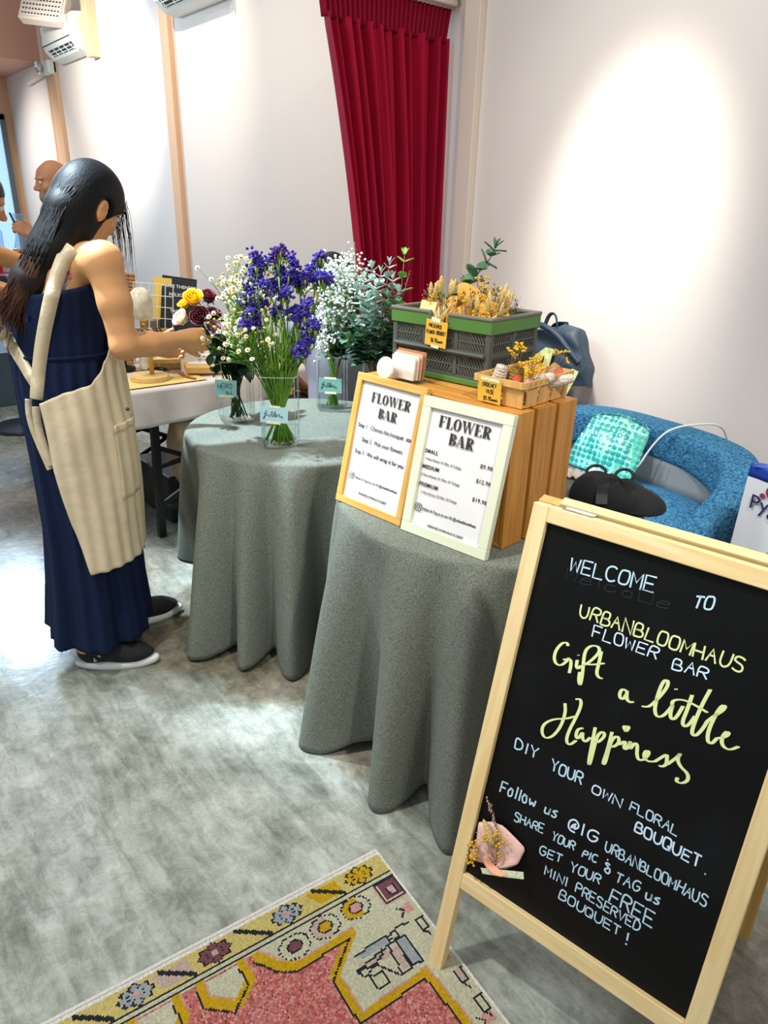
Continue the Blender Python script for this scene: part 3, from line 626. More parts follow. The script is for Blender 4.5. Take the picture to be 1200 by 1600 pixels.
crochet(-.045, .05, .012, (0, -.2, 0), .013, .05, Y['coral'], 'coral crochet vase beside the olive one in the basket')
crochet(-.022, .062, .012, (.2, .1, 0), .016, .045, Y['pink'], 'pink crochet vase with yellow dried blooms in the basket', 8, 5)
crochet(-.085, .115, .02, (-.5, .2, 0), .017, .05, Y['yellow'], 'yellow crochet vase at the back of the basket', 5, 9)
crochet(-.030, .100, .045, (.3, 1.2, .5), .013, .045, Y['white'], 'white crochet vase lying across the middle of the basket')
crochet(-.035, .150, .028, (.1, .9, .8), .016, .05, Y['coral'], 'coral crochet vase lying at the right end of the basket')
crochet(-.018, .125, .036, (.2, 1.3, 1.1), .0125, .062, Y['white'], 'white crochet vase lying over the basket rim on the right')
crochet(-.05, .18, .03, (-.3, .6, .8), .016, .045, Y['tan'], 'tan crochet vase in the far right corner of the basket', 4, 12)
tag(MB().lathe([(.011, 0), (.015, .004), (.016, .03), (.012, .04)], seg=18).build('crochet_cup', Y['coral'], smooth=True, loc=bl(-.028, .020, .006)), 'coral red crochet vase at the bottom front, seen through the basket gap', 'crochet vase')
# ---------------------------------------------------------------- acrylic holder, cards, round coaster
M_acr = glass('clear_acrylic', (.97, .98, .98), 1.49)
cA = .1; cp = V((-1.352, 1.198, CT+.002))
t = thing('card_holder', 'clear acrylic card holder on the wooden crate beside the green crate', 'card holder', cp, cA)
MB().box((0, .036, .04), (.105, .002, .08)).box((0, -.012, .018), (.105, .002, .034)).box((0, .012, .001), (.105, .05, .002)).box((.052, .012, .018), (.002, .05, .034)).build('acrylic_body', M_acr, t)
for k, (c_, nm) in enumerate((('#e9dfd0', 'cream'), ('#e6d6c2', 'cream'), ('#d9a98a', 'peach'), ('#b07a52', 'brown'))):
    tag(MB().box((0, 0, 0), (.080+.005*k, .0045, .056+.004*k)).build('greeting_card', mat('card_stock', c_, .8), loc=cp+Matrix.Rotation(cA, 3, 'Z') @ V((-.004, -.006+k*.0095, .034+.002*k)), rot=(-.12, 0, cA)), [('front cream card with embossed panel in the acrylic holder'), ('second cream card in the acrylic holder'), ('peach card behind the cream ones in the acrylic holder'), ('brown card at the back of the acrylic holder')][k], 'card')
t = thing('round_coaster', 'round white plaster disc propped against the cards on the wooden crate', 'disc', cp+V((-.038, -.036, .030)), (PI/2-.2, 0, cA))
MB().lathe([(.026, -.003), (.028, -.001), (.028, .003), (.026, .005), (.020, .004), (.018, .006), (.012, .006)], seg=36).build('plaster_disc', mat('white_plaster', '#eee6dc', .8, bump=.2, bscale=150), t, smooth=True)
# ---------------------------------------------------------------- dried bouquets standing in the green crate
M_kraft = mat('honey_kraft_paper', '#cf9a42', .8, var=.12, vscale=30); M_cream = mat('cream_paper', '#e6cf8e', .8); M_peachp = mat('peach_paper', '#e3ac86', .8); M_bunny = mat('bunny_tail_grass', '#e0c27a', .95, bump=.8, bscale=300); M_ash = mat('pale_dried_seed', '#cfc3a8', .95)
def cone_wrap(mb, h, r, a0, a1, tilt=0):
    mb.grid(lambda u, v: V((r*(.15+.85*v)*math.cos(a0+(a1-a0)*u), r*(.15+.85*v)*math.sin(a0+(a1-a0)*u), h*v*(1-.25*abs(2*u-1)**1.6))), 20, 6)
def bouquet(x, y, rz, paper, label, kinds, h=.14, r=.04, seed=0, z=.018):
    h += .028; r *= 1.1
    rnd = random.Random(seed); t = thing('dried_bouquet', label, 'bouquet', gl(x, y, z), (rnd.uniform(-.15, .15), rnd.uniform(-.15, .15), rz), 'dried bouquets in the green crate')
    m_ = MB(); cone_wrap(m_, h, r, -1.9, 1.9); m_.build('paper_wrap', paper, t, smooth=True, solid=.0008)
    s = MB(); f = {}
    for k, n in kinds:
        b = f.setdefault(k, MB())
        for i in range(n):
            e = V((rnd.uniform(-r, r)*.8, rnd.uniform(-r, r)*.8, h-.02+rnd.uniform(0, .035))); s.tube([(0, 0, h*.2), e*.6+V((0, 0, h*.35)), e], .0007, 5)
            if k == 'bunny':
                d = (e-V((0, 0, h*.4))).normalized(); b.tube([e-d*.004, e+d*.004, e+d*.018, e+d*.03, e+d*.036], [.002, .0055, .006, .004, .001], 8)
            elif k == 'yellow':
                for j in range(9): b.ell(e+V([rnd.uniform(-.008, .008) for _ in range(3)]), (.0028,)*3, nu=6, nv=4)
            elif k == 'dark':
                for j in range(7): q = e+V([rnd.uniform(-.005, .005), rnd.uniform(-.005, .005), rnd.uniform(-.02, .015)]); b.ell(q, (.0016, .0016, .003), nu=5, nv=4)
            else:
                for j in range(12): q = e+V([rnd.uniform(-.014, .014), rnd.uniform(-.014, .014), rnd.uniform(-.02, .03)]); s.tube([e-V((0, 0, .02)), q], .0003, 3); b.ell(q, (.0014,)*3, nu=5, nv=3)
    s.build('dried_stem', M_twig, t)
    for k, b in f.items(): b.build({'bunny': 'bunny_tail', 'yellow': 'yellow_bloom', 'dark': 'seed_head', 'ash': 'pale_bloom'}[k], {'bunny': M_bunny, 'yellow': M_dryy, 'dark': M_seed, 'ash': M_ash}[k], t, smooth=True)
bouquet(-.275, .06, 0, M_peachp, 'peach-wrapped dried bouquet at the left end of the green crate', [('ash', 5), ('dark', 2)], .145, .03, 1)
bouquet(-.235, .045, 1, M_cream, 'cream-wrapped dried bouquet with yellow blooms left of the crate handle', [('yellow', 3), ('bunny', 2)], .145, .03, 2)
bouquet(-.19, .06, 1.4, M_kraft, 'honey-wrapped bouquet with tall bunny tails at the crate handle', [('bunny', 7), ('dark', 3)], .155, .036, 3)
bouquet(-.165, .125, -1.5, M_kraft, 'tallest honey-wrapped bouquet, its broad sheet rising at the back of the green crate', [('yellow', 6), ('dark', 6)], .185, .052, 4)
bouquet(-.115, .055, 2.0, M_kraft, 'honey-wrapped bouquet with dark seed heads in the middle of the green crate', [('dark', 7), ('yellow', 5)], .15, .04, 5)
bouquet(-.068, .05, .4, M_cream, 'cream-wrapped bouquet full of pale yellow blooms at the crate front', [('yellow', 8), ('bunny', 3)], .14, .036, 6)
bouquet(-.035, .07, 2.6, M_kraft, 'honey-wrapped bouquet with a fan of bunny tails near the right crate corner', [('bunny', 9), ('ash', 2)], .15, .036, 7)
bouquet(-.04, .14, -2, M_kraft, 'honey-wrapped bouquet with airy pale sprays at the back right of the green crate', [('ash', 7), ('dark', 3)], .15, .036, 8)
bouquet(-.1, .155, 3, M_peachp, 'peach-wrapped bouquet at the middle back of the green crate', [('ash', 5), ('bunny', 4)], .15, .036, 9)
tag(MB().box((0, 0, 0), (.05, .0015, .03)).build('blank_card', M_cream, loc=gl(-.205, .012, .176), rot=(-.25, .05, GA)), 'blank cream card tucked behind the handle notch of the green crate', 'card')
# ---------------------------------------------------------------- vases
M_rimg = glass('glass_edge', (.80, .88, .86), 1.49, .05, .25); M_vase = glass('clear_vase', (.955, .975, .97), 1.42); M_water = glass('vase_water', (.93, .965, .955), 1.2); M_stem = mat('fresh_green_stem', '#5c8a24', .55, var=.3, vscale=20); M_dstem = mat('dark_green_stem', '#2f4a20', .55, var=.3, vscale=20)
YAW = math.atan2(.85, .52)
def rsq(a, w_, r):                                              # rounded square outline
    n = 4; p = 2/.42; c, s = math.cos(a), math.sin(a); k = (abs(c)**6+abs(s)**6)**(-1/6); return w_*k*c, w_*k*s
def vase(name_lbl, c, yaw, hw, h):
    t = thing('square_vase', name_lbl, 'vase', (c[0], c[1], TZ+.004), yaw)
    def fn(u, v):
        a = u*2*PI
        if v < .08: k = v/.08; x, y = rsq(a, hw*.85*k, 0); return V((x, y, .003))
        if v < .16: k = (v-.08)/.08; x, y = rsq(a, hw*(.85+.15*math.sin(k*PI/2)), 0); return V((x, y, .003+.014*(1-math.cos(k*PI/2))))
        k = (v-.16)/.84; x, y = rsq(a, hw, 0); return V((x, y, .017+(h-.017)*k))
    MB().grid(fn, 72, 26, cu=True).build('glass_wall', M_vase, t, smooth=True); MB().tube([V((*rsq(k*2*PI/64, hw, 0), h)) for k in range(64)], .0016, 6, closed=True).tube([V((*rsq(PI/4, hw, 0), .02)), V((*rsq(PI/4, hw, 0), h))], .0012, 5).tube([V((*rsq(-PI/4, hw, 0), .02)), V((*rsq(-PI/4, hw, 0), h))], .0012, 5).tube([V((*rsq(-3*PI/4, hw, 0), .02)), V((*rsq(-3*PI/4, hw, 0), h))], .0012, 5).build('glass_rim', M_rimg, t, smooth=True)
    def wf(u, v):
        a = u*2*PI
        if v < .3: x, y = rsq(a, hw*.9*v/.3, 0); return V((x, y, .008))
        if v < .7: x, y = rsq(a, hw*.93, 0); return V((x, y, .010+(h*.24-.010)*(v-.3)/.4))
        x, y = rsq(a, hw*.93*(1-v)/.3, 0); return V((x, y, h*.24))
    MB().grid(wf, 48, 11, cu=True).build('water', M_water, t, smooth=True)
    return t
VA = (-1.955, 1.19); VH = (-2.305, 1.215); VC = (-2.235, 1.6); VD = (-2.03, 1.665)
HV = .235
vase('square glass vase in front, holding purple statice and chamomile', VA, YAW-.12, .06, HV)
vase('square glass vase on the left, holding roses', VH, YAW+.25, .062, HV-.01)
vase('square glass vase at the back, holding white filler flowers', VC, YAW-.2, .058, .21)
vase('square glass vase behind the oak frame, holding eucalyptus', VD, YAW-.2, .06, .22)
def vloc(c, yaw, x, y, z): return V((c[0], c[1], TZ+.004))+Matrix.Rotation(yaw, 3, 'Z') @ V((x, y, z))
FIL = [[(-.017, .011), (-.020, .012), (-.022, .006), (-.023, -.006), (-.026, -.014), (-.029, -.011), (-.024, -.004), (-.014, .0)], [(-.027, .003), (-.016, .004)], [(-.012, 0), (-.012, -.006), (-.008, -.005), (-.005, .010), (-.002, .010), (-.004, -.006), (0, -.005), (.004, .010), (.006, .010), (.002, -.006), (.006, -.004), (.009, .001), (.008, .003), (.006, -.002), (.009, -.006), (.013, 0), (.014, .003), (.017, .001), (.016, -.006), (.020, -.005), (.024, -.002), (.026, -.008), (.021, -.008)]]
card('light blue fillers label taped to the front vase', vloc(VA, YAW-.12, -.012, -.0665, .118), (0, .04, YAW-.12), .088, .052, mat('pale_blue_card', '#a9d2d9', .8), [], [(.002, .026, .034, .008, .05), (-.002, -.026, .046, .008, .05)], .0015, strokes=[[(x*1.15-.002, z*1.1) for x, z in s] for s in FIL])
card('sage green fillers label taped to the back vase', vloc(VC, YAW-.2, 0, -.0645, .105), (0, .02, YAW-.2), .088, .056, mat('sage_card', '#6fa397', .8), [], [(0, .028, .046, .008, 0), (.002, -.028, .044, .008, 0)], .0015, strokes=[[(x*1.1-.004, z*1.1) for x, z in s] for s in FIL])
card('mint green HERO label taped to the rose vase', vloc(VH, YAW+.25, -.045, -.070, .135), (0, .06, YAW-.05), .075, .058, M_mint, [('HERO', (-.027, -.002), (.020, 0), .016)], [(-.002, .029, .026, .009, .05), (.002, -.029, .05, .006, 0)], .0016, seed=2, strokes=[[(.004, -.010), (.002, -.022), (.008, -.018), (.004, -.012)], [(.012, -.012), (.010, -.020), (.016, -.020)], [(.020, -.008), (.018, -.02), (.024, -.019)]])
# ---------------------------------------------------------------- fresh flowers
M_purp = mat('violet_statice', '#372489', .8, var=.35, vscale=120); M_purp2 = mat('dark_violet_statice', '#43206e', .85, var=.3, vscale=120); M_calyx = mat('yellow_green_calyx', '#86ab33', .6)
M_petal = mat('white_petal', '#f0ecdc', .7); M_eye = mat('yellow_disc', '#dcb52c', .8); M_leafd = mat('dark_rose_leaf', '#1f3a1c', .45, var=.3, vscale=20); M_leafg = mat('bright_leaf', '#6f9f3a', .5)
def bez(a, b, c, n=8): return [a*((1-t)**2)+b*(2*t*(1-t))+c*(t*t) for t in [i/(n-1) for i in range(n)]]
def stem_path(c, head, rnd, hw=.042, mouth=.2, mz=None):
    """foot inside the vase, through the mouth, then out to the head"""
    h = V(head); cc = V((c[0], c[1], 0)); d = V((h.x-cc.x, h.y-cc.y, 0)); dl = d.length
    m = cc+(d*(min(.04, dl*.35)/dl) if dl > 1e-6 else V()); m += V((rnd.uniform(-.014, .014), rnd.uniform(-.014, .014), 0)); m.z = TZ+mouth
    f = cc-d*(min(.03, dl*.25)/max(dl, 1e-6))+V((rnd.uniform(-.02, .02), rnd.uniform(-.02, .02), 0)); f.z = TZ+.016
    up = (m-f); p = [f+(m-f)*(k/4) for k in range(5)]; ctrl = m+up.normalized()*((h-m).length*.5)
    return p+bez(m, ctrl, h, 9)[1:]
def floret(mb, c, r, rnd, n=9):
    for _ in range(n):
        q = V([rnd.gauss(0, .5)*r for _ in range(3)]); s = r*rnd.uniform(.28, .42); mb.ell(V(c)+q, (s, s, s*.8), nu=6, nv=4, jit=.25, rnd=rnd)
cA_ = V((-1.955, 1.205)); VIEW = V((cA_.x, cA_.y, 0)).normalized(); SIDE = V((-VIEW.y, VIEW.x, 0))*-1
SIDE = V((.523, .852, 0))
def at_plane(c, u, z, dep): return V((c[0], c[1], 0))+SIDE*u+VIEW*dep+V((0, 0, z))
rnd = random.Random(11)
# (sideways, height, depth) of flower heads around the front vase
ST = [(-.056, 1.305, -.02), (-.058, 1.255, .03), (-.088, 1.225, .02), (-.095, 1.19, -.03), (-.075, 1.165, -.04), (-.05, 1.17, .05), (-.098, 1.115, -.06), (-.07, 1.118, -.03), (-.004, 1.31, .04), (.022, 1.325, .0), (.04, 1.25, .03), (.028, 1.20, -.03), (.0, 1.215, .06), (-.012, 1.155, .0), (.066, 1.235, .05), (.083, 1.255, .02), (.132, 1.30, .04), (.108, 1.26, .05), (.142, 1.25, .0), (.088, 1.165, -.03), (.106, 1.12, -.05), (.118, 1.11, -.02), (.07, 1.14, .03), (.082, 1.065, -.04), (.07, 1.045, -.06), (.05, 1.15, -.02), (.062, 1.13, -.03), (-.03, 1.225, -.04), (.16, 1.235, .06), (.015, 1.27, .05), (.05, 1.30, .05), (-.035, 1.28, .06)]
for i in range(0, len(ST), 2):
    a = at_plane(VA, *ST[i]); b = at_plane(VA, *ST[i+1]); p = stem_path(VA, (a+b)/2-V((0, 0, .07)), rnd)
    t = tag(MB().tube(p, [.0024]*len(p), 6).build('statice', M_stem, smooth=True), 'purple statice stem standing in the front vase', 'flower', 'purple statice stems in the front vase')
    br = MB(); ca = MB()
    for hd_ in (a, b):
        fl = MB(); fl2 = fl
        br.tube(bez(p[-1], p[-1]+V((0, 0, .035)), hd_-V((0, 0, .012)), 5), .0022, 5)
        dk = (i == 8)
        for k in range(6):
            q = hd_+V((rnd.uniform(-.014, .014), rnd.uniform(-.014, .014), rnd.uniform(-.022, .018))); floret(fl2 if dk else fl, q, .0142, rnd, 13)
            ca.tube([q-V((0, 0, .03)), q-V((0, 0, .006))], [.002, .004], 5)
        fl.build('floret_cluster', M_purp2 if dk else M_purp, t)
    for k in range(4):                                          # winged leaves along the stem
        q = p[6+k]; d = V((rnd.uniform(-1, 1), rnd.uniform(-1, 1), 1.2)).normalized(); br.tube([q, q+d*.025, q+d*.05], [.002, .0035, .0006], 5, flat=.3)
    br.build('branch', M_stem, t, smooth=True); ca.build('calyx', M_calyx, t, smooth=True)
def daisy(pm, em, c, nrm, r, rnd):
    n_ = V(nrm).normalized(); x = n_.orthogonal().normalized(); y = n_.cross(x); k0 = rnd.uniform(0, 1)
    for k in range(9):
        a = 2*PI*(k+k0)/9; d = x*math.cos(a)+y*math.sin(a); s = n_.cross(d)
        pm.add([c+d*r*.3-s*r*.1, c+d*r*.75-s*r*.19-n_*r*.08, c+d*r-n_*r*.15, c+d*r*.75+s*r*.19-n_*r*.08, c+d*r*.3+s*r*.1], [(0, 1, 2, 3, 4)])
    em.ell(c+n_*r*.1, (r*.48, r*.48, r*.36), nu=8, nv=5)
def chamomile(c, head, rnd, label, group, n=7, spread=.035, size=.0085):
    p = stem_path(c, V(head)-V((0, 0, .05)), rnd); m_ = MB().tube(p, .0014, 5); pm = MB(); em = MB()
    for k in range(n):
        q = V(head)+V((rnd.gauss(0, spread), rnd.gauss(0, spread), rnd.gauss(0, spread))); b = p[-1-rnd.randint(0, 3)]
        m_.tube(bez(b, (b+q)/2+V((0, 0, .015)), q, 5), .0008, 4)
        if rnd.random() < .24: em.ell(q, (.004, .004, .0035), nu=7, nv=5)
        else: daisy(pm, em, q, V((.75+rnd.uniform(-.5, .5), -.45+rnd.uniform(-.5, .5), .55+rnd.uniform(-.4, .4))), size*rnd.uniform(.75, 1.2), rnd)
    for k in range(5):
        b = p[rnd.randint(6, 11)]; d = V((rnd.uniform(-1, 1), rnd.uniform(-1, 1), .9)).normalized(); m_.tube([b, b+d*.03, b+d*.055], [.0008, .0016, .0003], 4)
    t = tag(m_.build('chamomile', M_stem, smooth=True), label, 'flower', group); pm.build('petals', M_petal, t); em.build('yellow_centre', M_eye, t, smooth=True)
CHM = [(-.165, 1.225, .05), (-.15, 1.17, .0), (-.15, 1.245, .04), (-.14, 1.20, .05), (-.135, 1.15, -.03), (-.145, 1.125, .0), (-.12, 1.235, .0), (-.11, 1.20, -.04), (-.10, 1.17, .05), (-.13, 1.12, .05), (-.105, 1.11, .0), (-.075, 1.10, .03), (-.155, 1.075, .02), (-.15, 1.10, -.05), (-.125, 1.21, .05), (-.13, 1.25, .03), (-.115, 1.16, -.02), (-.12, 1.09, -.06), (-.09, 1.08, -.07), (-.165, 1.06, -.04), (-.085, 1.235, .06), (-.1, 1.13, .04), (-.07, 1.06, -.06), (-.14, 1.07, -.04), (-.045, 1.1, -.05), (-.055, 1.15, .03), (-.08, 1.29, .05)]
for q in CHM: chamomile(VA, at_plane(VA, *q), rnd, 'chamomile stem with small daisies leaning left out of the front vase', 'chamomile stems in the front vase', 9, .03, .0082)
for k in range(60):                                             # bare grassy stems that fill the vase mouth
    a = at_plane(VA, rnd.uniform(-.11, .11), rnd.uniform(1.0, 1.17), rnd.uniform(-.06, .06)); p = stem_path(VA, a, rnd)
    tag(MB().tube(p, [.0021]*(len(p)-3)+[.0022, .0018, .0005], 5).build('grass_blade', M_stem if k % 3 else M_calyx, smooth=True), 'slender green stem in the front vase', 'stem', 'slender green stems in the front vase')
# roses
def rose(c, head, tilt, m, label, r=.026, seed=0, bare=0):
    rn = random.Random(seed); hd_ = V(head); p = stem_path(c, hd_-V((0, 0, .02)), rn, mouth=.19)
    t = thing('rose', label, 'rose', (0, 0, 0)); MB().tube(p, .0026, 7).build('stem', M_dstem, t, smooth=True)
    if not bare:
        d = V(tilt).normalized(); x = d.orthogonal().normalized(); y = d.cross(x); b = MB(); k = 0
        for ring, (n_, r0, r1, h0, h1, fl) in enumerate(((3, .16, .30, .25, 1.25, -.06), (4, .3, .48, .12, 1.22, .02), (5, .45, .7, .02, 1.12, .1), (6, .55, .92, -.1, .95, .22))):
            for i in range(n_):
                a0 = 2*PI*(i/n_)+ring*.7; wd = 2*PI/n_*.72
                def fn(u, v, a0=a0, wd=wd, r0=r0, r1=r1, h0=h0, h1=h1, fl=fl):
                    a = a0+(u-.5)*2*wd*(math.sin(min(1, v*1.25+.15)*PI/2)); rr_ = (r0+(r1-r0)*math.sin(v*PI/2)+fl*v**5-.1*abs(u-.5)*v)*r
                    hh = (h0+(h1-h0)*v-.22*abs(2*u-1)**2.2*v)*r; return hd_+d*hh+x*(rr_*math.cos(a))+y*(rr_*math.sin(a))
                b.grid(fn, 9, 7)
        b.build('bloom', m, t, smooth=True, solid=.0007)
        s = MB()
        for k in range(5): a = k*1.256; e = x*math.cos(a)+y*math.sin(a); s.tube([hd_-d*.004, hd_-d*.002+e*.014, hd_-d*.012+e*.024], [.003, .004, .0005], 5, flat=.35)
        s.ell(hd_-d*.006, (.007, .007, .008), nu=8, nv=6); s.build('sepal', M_dstem, t, smooth=True)
    lf = MB()
    for k in range(7):
        b0 = p[rn.randint(5, len(p)-2)]; dr = V((rn.uniform(-1, 1), rn.uniform(-1, 1), rn.uniform(-.9, .25))).normalized(); leaf(lf, b0, dr, rn.uniform(.045, .07), .019, rn)
    lf.build('leaves', M_leafd, t, smooth=True); return t
def leaf(mb, b, d, L, w_, rn, cup=.25, roundness=.8):
    d = V(d).normalized(); x = d.cross(V((0, 0, 1)))
    if x.length < .05: x = V((1, 0, 0))
    x.normalize(); n_ = x.cross(d); b = V(b)
    mb.grid(lambda u, v: b+d*(L*v)+x*((u-.5)*2*w_*math.sin(PI*min(1, v*.97+.015))**roundness)+n_*(L*(cup*(2*u-1)**2*.3-.25*v*v*cup)), 5, 8)
R_y = mat('yellow_rose', '#f0b400', .55, sss=.2, var=.12, vscale=30); R_p = mat('blush_rose', '#f0cdb8', .55, sss=.2); R_r = mat('dark_red_rose', '#5e0716', .6, var=.2, vscale=30); R_k = mat('pink_rose', '#c98aa8', .6)
def hp(u, z, dep): return at_plane(VH, u, z, dep)
rose(VH, hp(-.118, 1.14, -.02), (.5, -.35, .85), R_y, 'large yellow rose topmost in the bunch by the hand', .031, 1)
rose(VH, hp(-.15, 1.12, .0), (.1, -.5, .85), R_y, 'smaller yellow rose left of the large yellow one', .021, 2)
rose(VH, hp(-.155, 1.078, -.03), (.1, -.8, .6), R_p, 'blush pink rose lowest on the left of the bunch', .028, 3)
rose(VH, hp(-.095, 1.085, -.045), (.6, -.5, .5), R_r, 'dark red rose in front, under the large yellow rose', .032, 4)
rose(VH, hp(-.075, 1.14, .03), (.5, -.1, .85), R_r, 'dark red rose behind the chamomile, right of the yellow rose', .027, 5)
rose(VH, hp(-.062, 1.085, -.01), (.5, 0, .8), R_r, 'dark red rose half hidden by chamomile daisies', .026, 6)
rose(VH, hp(-.058, 1.05, -.04), (.6, -.2, .6), R_k, 'dusky pink rose peeping through the chamomile', .024, 7)
for k in range(15): rose(VH, hp(rnd.uniform(-.05, .07), rnd.uniform(.98, 1.05), rnd.uniform(-.03, .06)), (0, 0, 1), R_r, 'leafy dark green stem standing in the rose vase', .02, 20+k, 1)['group'] = 'leafy stems in the rose vase'
chamomile(VH, hp(-.075, 1.02, -.06), rnd, 'chamomile sprig hanging by the hand at the rose vase', None, 9, .016, .009)
# white filler (baby's breath) and eucalyptus
M_gyp = mat('white_gypsophila', '#eef2ee', .8); M_euc = mat('blue_grey_eucalyptus', '#a5c0b4', .6, var=.25, vscale=18); M_euc2 = mat('mid_green_eucalyptus', '#4f7a56', .55, var=.25, vscale=18); M_euc3 = mat('lime_green_eucalyptus', '#7fae44', .5, var=.2, vscale=18); M_eucd = mat('deep_green_eucalyptus', '#38593f', .55, var=.3, vscale=18); M_estem = mat('reddish_stem', '#7a6a48', .6)
def gyp(c, head, rnd, label, group, n=70, sp=.030):
    p = stem_path(c, V(head)-V((0, 0, .07)), rnd, mouth=.18); m_ = MB().tube(p, .0013, 5); f = MB()
    for k in range(n):
        q = V(head)+V([rnd.gauss(0, sp) for _ in range(3)]); b = p[-1-rnd.randint(0, 2)]
        if k % 2: m_.tube([b, (b+q)/2+V((0, 0, .008)), q], .0005, 3)
        f.ell(q, (.0052, .0052, .0042), nu=6, nv=4, jit=.2, rnd=rnd)
    t = tag(m_.build('white_filler', M_stem), label, 'flower', group); f.build('tiny_white_blooms', M_gyp, t, smooth=True)
def eucalyptus(c, head, rnd, m, label, group, lr=.017, n=9, pts=None, free=None, opp=True):
    p = pts or stem_path(c, head, rnd, mouth=.19); m_ = MB().tube(p, [.0022]*(len(p)-4)+[.002, .0017, .0014, .001], 6); lf = MB(); i0 = 5 if not pts else 1
    L_ = len(p)-1
    for k in range(n):
        q = i0+(L_-i0)*(k+.5)/n; i = int(q); b = p[i].lerp(p[min(L_, i+1)], q-i); d = (p[min(L_, i+1)]-p[i]).normalized(); x = d.orthogonal().normalized(); x = Matrix.Rotation(k*1.57+rnd.uniform(-.3, .3), 3, d) @ x
        for s_ in (1, -1):
            r = lr*(1.15-.5*k/n)*rnd.uniform(.8, 1.15); leaf(lf, b, x*s_+d*rnd.uniform(.35, .9), r*2, r*.9, rnd, .35, .55)
    for s_ in (-1, 0, 1): leaf(lf, p[-1], (p[-1]-p[-2]).normalized()+V((s_*.4, s_*.3, 0)), lr*1.2, lr*.4, rnd, .3, .6)
    t = tag(m_.build('eucalyptus', M_estem, smooth=True), label, 'foliage', group); lf.build('leaves', m, t, smooth=True); return t
for u, z, d in ((-.03, 1.20, .0), (.0, 1.235, .02), (.03, 1.25, -.02), (.06, 1.225, .03), (.02, 1.19, -.03), (.085, 1.205, .0), (.05, 1.16, -.03), (.075, 1.245, .03), (-.01, 1.15, -.05), (.03, 1.11, -.05), (-.055, 1.06, -.03), (-.03, 1.0, -.06)): gyp(VC, at_plane(VC, u, z, d), rnd, 'white filler stem with clouds of tiny blooms in the back vase', 'white filler stems in the back vase')
for u, z, d in ((.02, 1.06, -.05), (.05, 1.03, -.04), (-.02, 1.03, -.03), (.07, 1.08, -.02), (.06, .99, -.05)): eucalyptus(VC, at_plane(VC, u, z, d), rnd, M_eucd, 'deep green leafy sprig low in the back vase', 'deep green sprigs in the back vase', .016, 10)
for k in range(12):
    p = stem_path(VC, at_plane(VC, rnd.uniform(-.06, .06), rnd.uniform(.98, 1.1), rnd.uniform(-.04, .04)), rnd); tag(MB().tube(p, .0017, 5).build('grass_blade', M_stem, smooth=True), 'slender green stem in the back vase', 'stem', 'slender green stems in the back vase')
def dp(u, z, d): return at_plane(VD, u, z, d)
for u, z, d, m in ((-.06, 1.22, .0, 0), (-.03, 1.255, .03, 0), (-.09, 1.19, -.02, 0), (-.05, 1.16, -.05, 0), (-.02, 1.20, -.03, 0), (.03, 1.27, .0, 0), (.045, 1.22, .03, 0), (.0, 1.24, .0, 0), (.02, 1.16, -.05, 1), (.06, 1.18, -.02, 0)): eucalyptus(VD, dp(u, z, d), rnd, [M_euc, M_euc2][m], 'blue-grey eucalyptus branch in the vase behind the oak frame', 'blue-grey eucalyptus branches', .0235, 11)
for u, z, d in ((-.10, 1.08, -.03), (-.07, 1.04, -.06), (-.02, 1.07, -.07), (.02, 1.04, -.06), (-.05, 1.02, -.04), (.05, 1.08, -.04), (-.13, 1.02, -.02), (.0, 1.0, -.08), (-.1, 1.0, .0), (.06, 1.02, .0), (-.14, 1.07, .02), (-.03, .98, -.06)): eucalyptus(VD, dp(u, z, d), rnd, M_eucd if rnd.random() < .6 else M_euc2, 'deep green eucalyptus branch low in the vase behind the oak frame', 'deep green eucalyptus branches', .024, 10)
eucalyptus(VD, dp(.085, 1.30, .02), rnd, M_euc3, 'lime green eucalyptus branch rising in front of the red curtain', None, .024, 7)
eucalyptus(VD, dp(.11, 1.24, .05), rnd, M_eucd, 'thin reddish eucalyptus twig right of the lime green branch', None, .006, 10)
eucalyptus(VD, dp(-.085, 1.33, .1), rnd, M_euc, 'thin pale eucalyptus twig at the left edge of the curtain', None, .005, 9)
e0 = gl(-.25, .19, .03); eucalyptus(None, None, rnd, M_euc2, 'dark green eucalyptus sprig bending right behind the bouquets in the green crate', None, .024, 9, pts=[e0, e0+V((.0, .0, .09)), e0+V((.01, .005, .15)), e0+V((.03, .012, .19)), e0+V((.06, .02, .225)), e0+V((.085, .03, .26)), e0+V((.095, .035, .285))])
e0 = gl(-.27, .17, .03); t = tag(MB().tube([e0, e0+V((0, 0, .14)), e0+V((.01, 0, .16))], .0015, 5).build('broad_leaf_sprig', M_stem), 'bright green broad leaf behind the bouquets in the green crate', 'leaf')
lf = MB(); leaf(lf, e0+V((.01, 0, .14)), (.55, .45, .75), .075, .024, rnd, .2); leaf(lf, e0+V((.0, 0, .14)), (-.4, -.2, .8), .05, .014, rnd, .2); lf.build('leaves', M_leafg, t, smooth=True)
gq = V((-.955, 1.315, TZ+.012)); s = MB(); f = MB()
for k in range(14): q = gq+V((rnd.uniform(-.01, .012), rnd.uniform(-.03, .03), rnd.uniform(0, .07))); s.tube([gq, q], .0006, 4); f.ell(q, (.0042,)*3, nu=6, nv=4)
t = tag(s.build('white_filler_sprig', M_twig), 'sprig of tiny white blooms beside the right end of the wooden crate', 'flower'); f.build('tiny_white_blooms', M_petal, t, smooth=True)
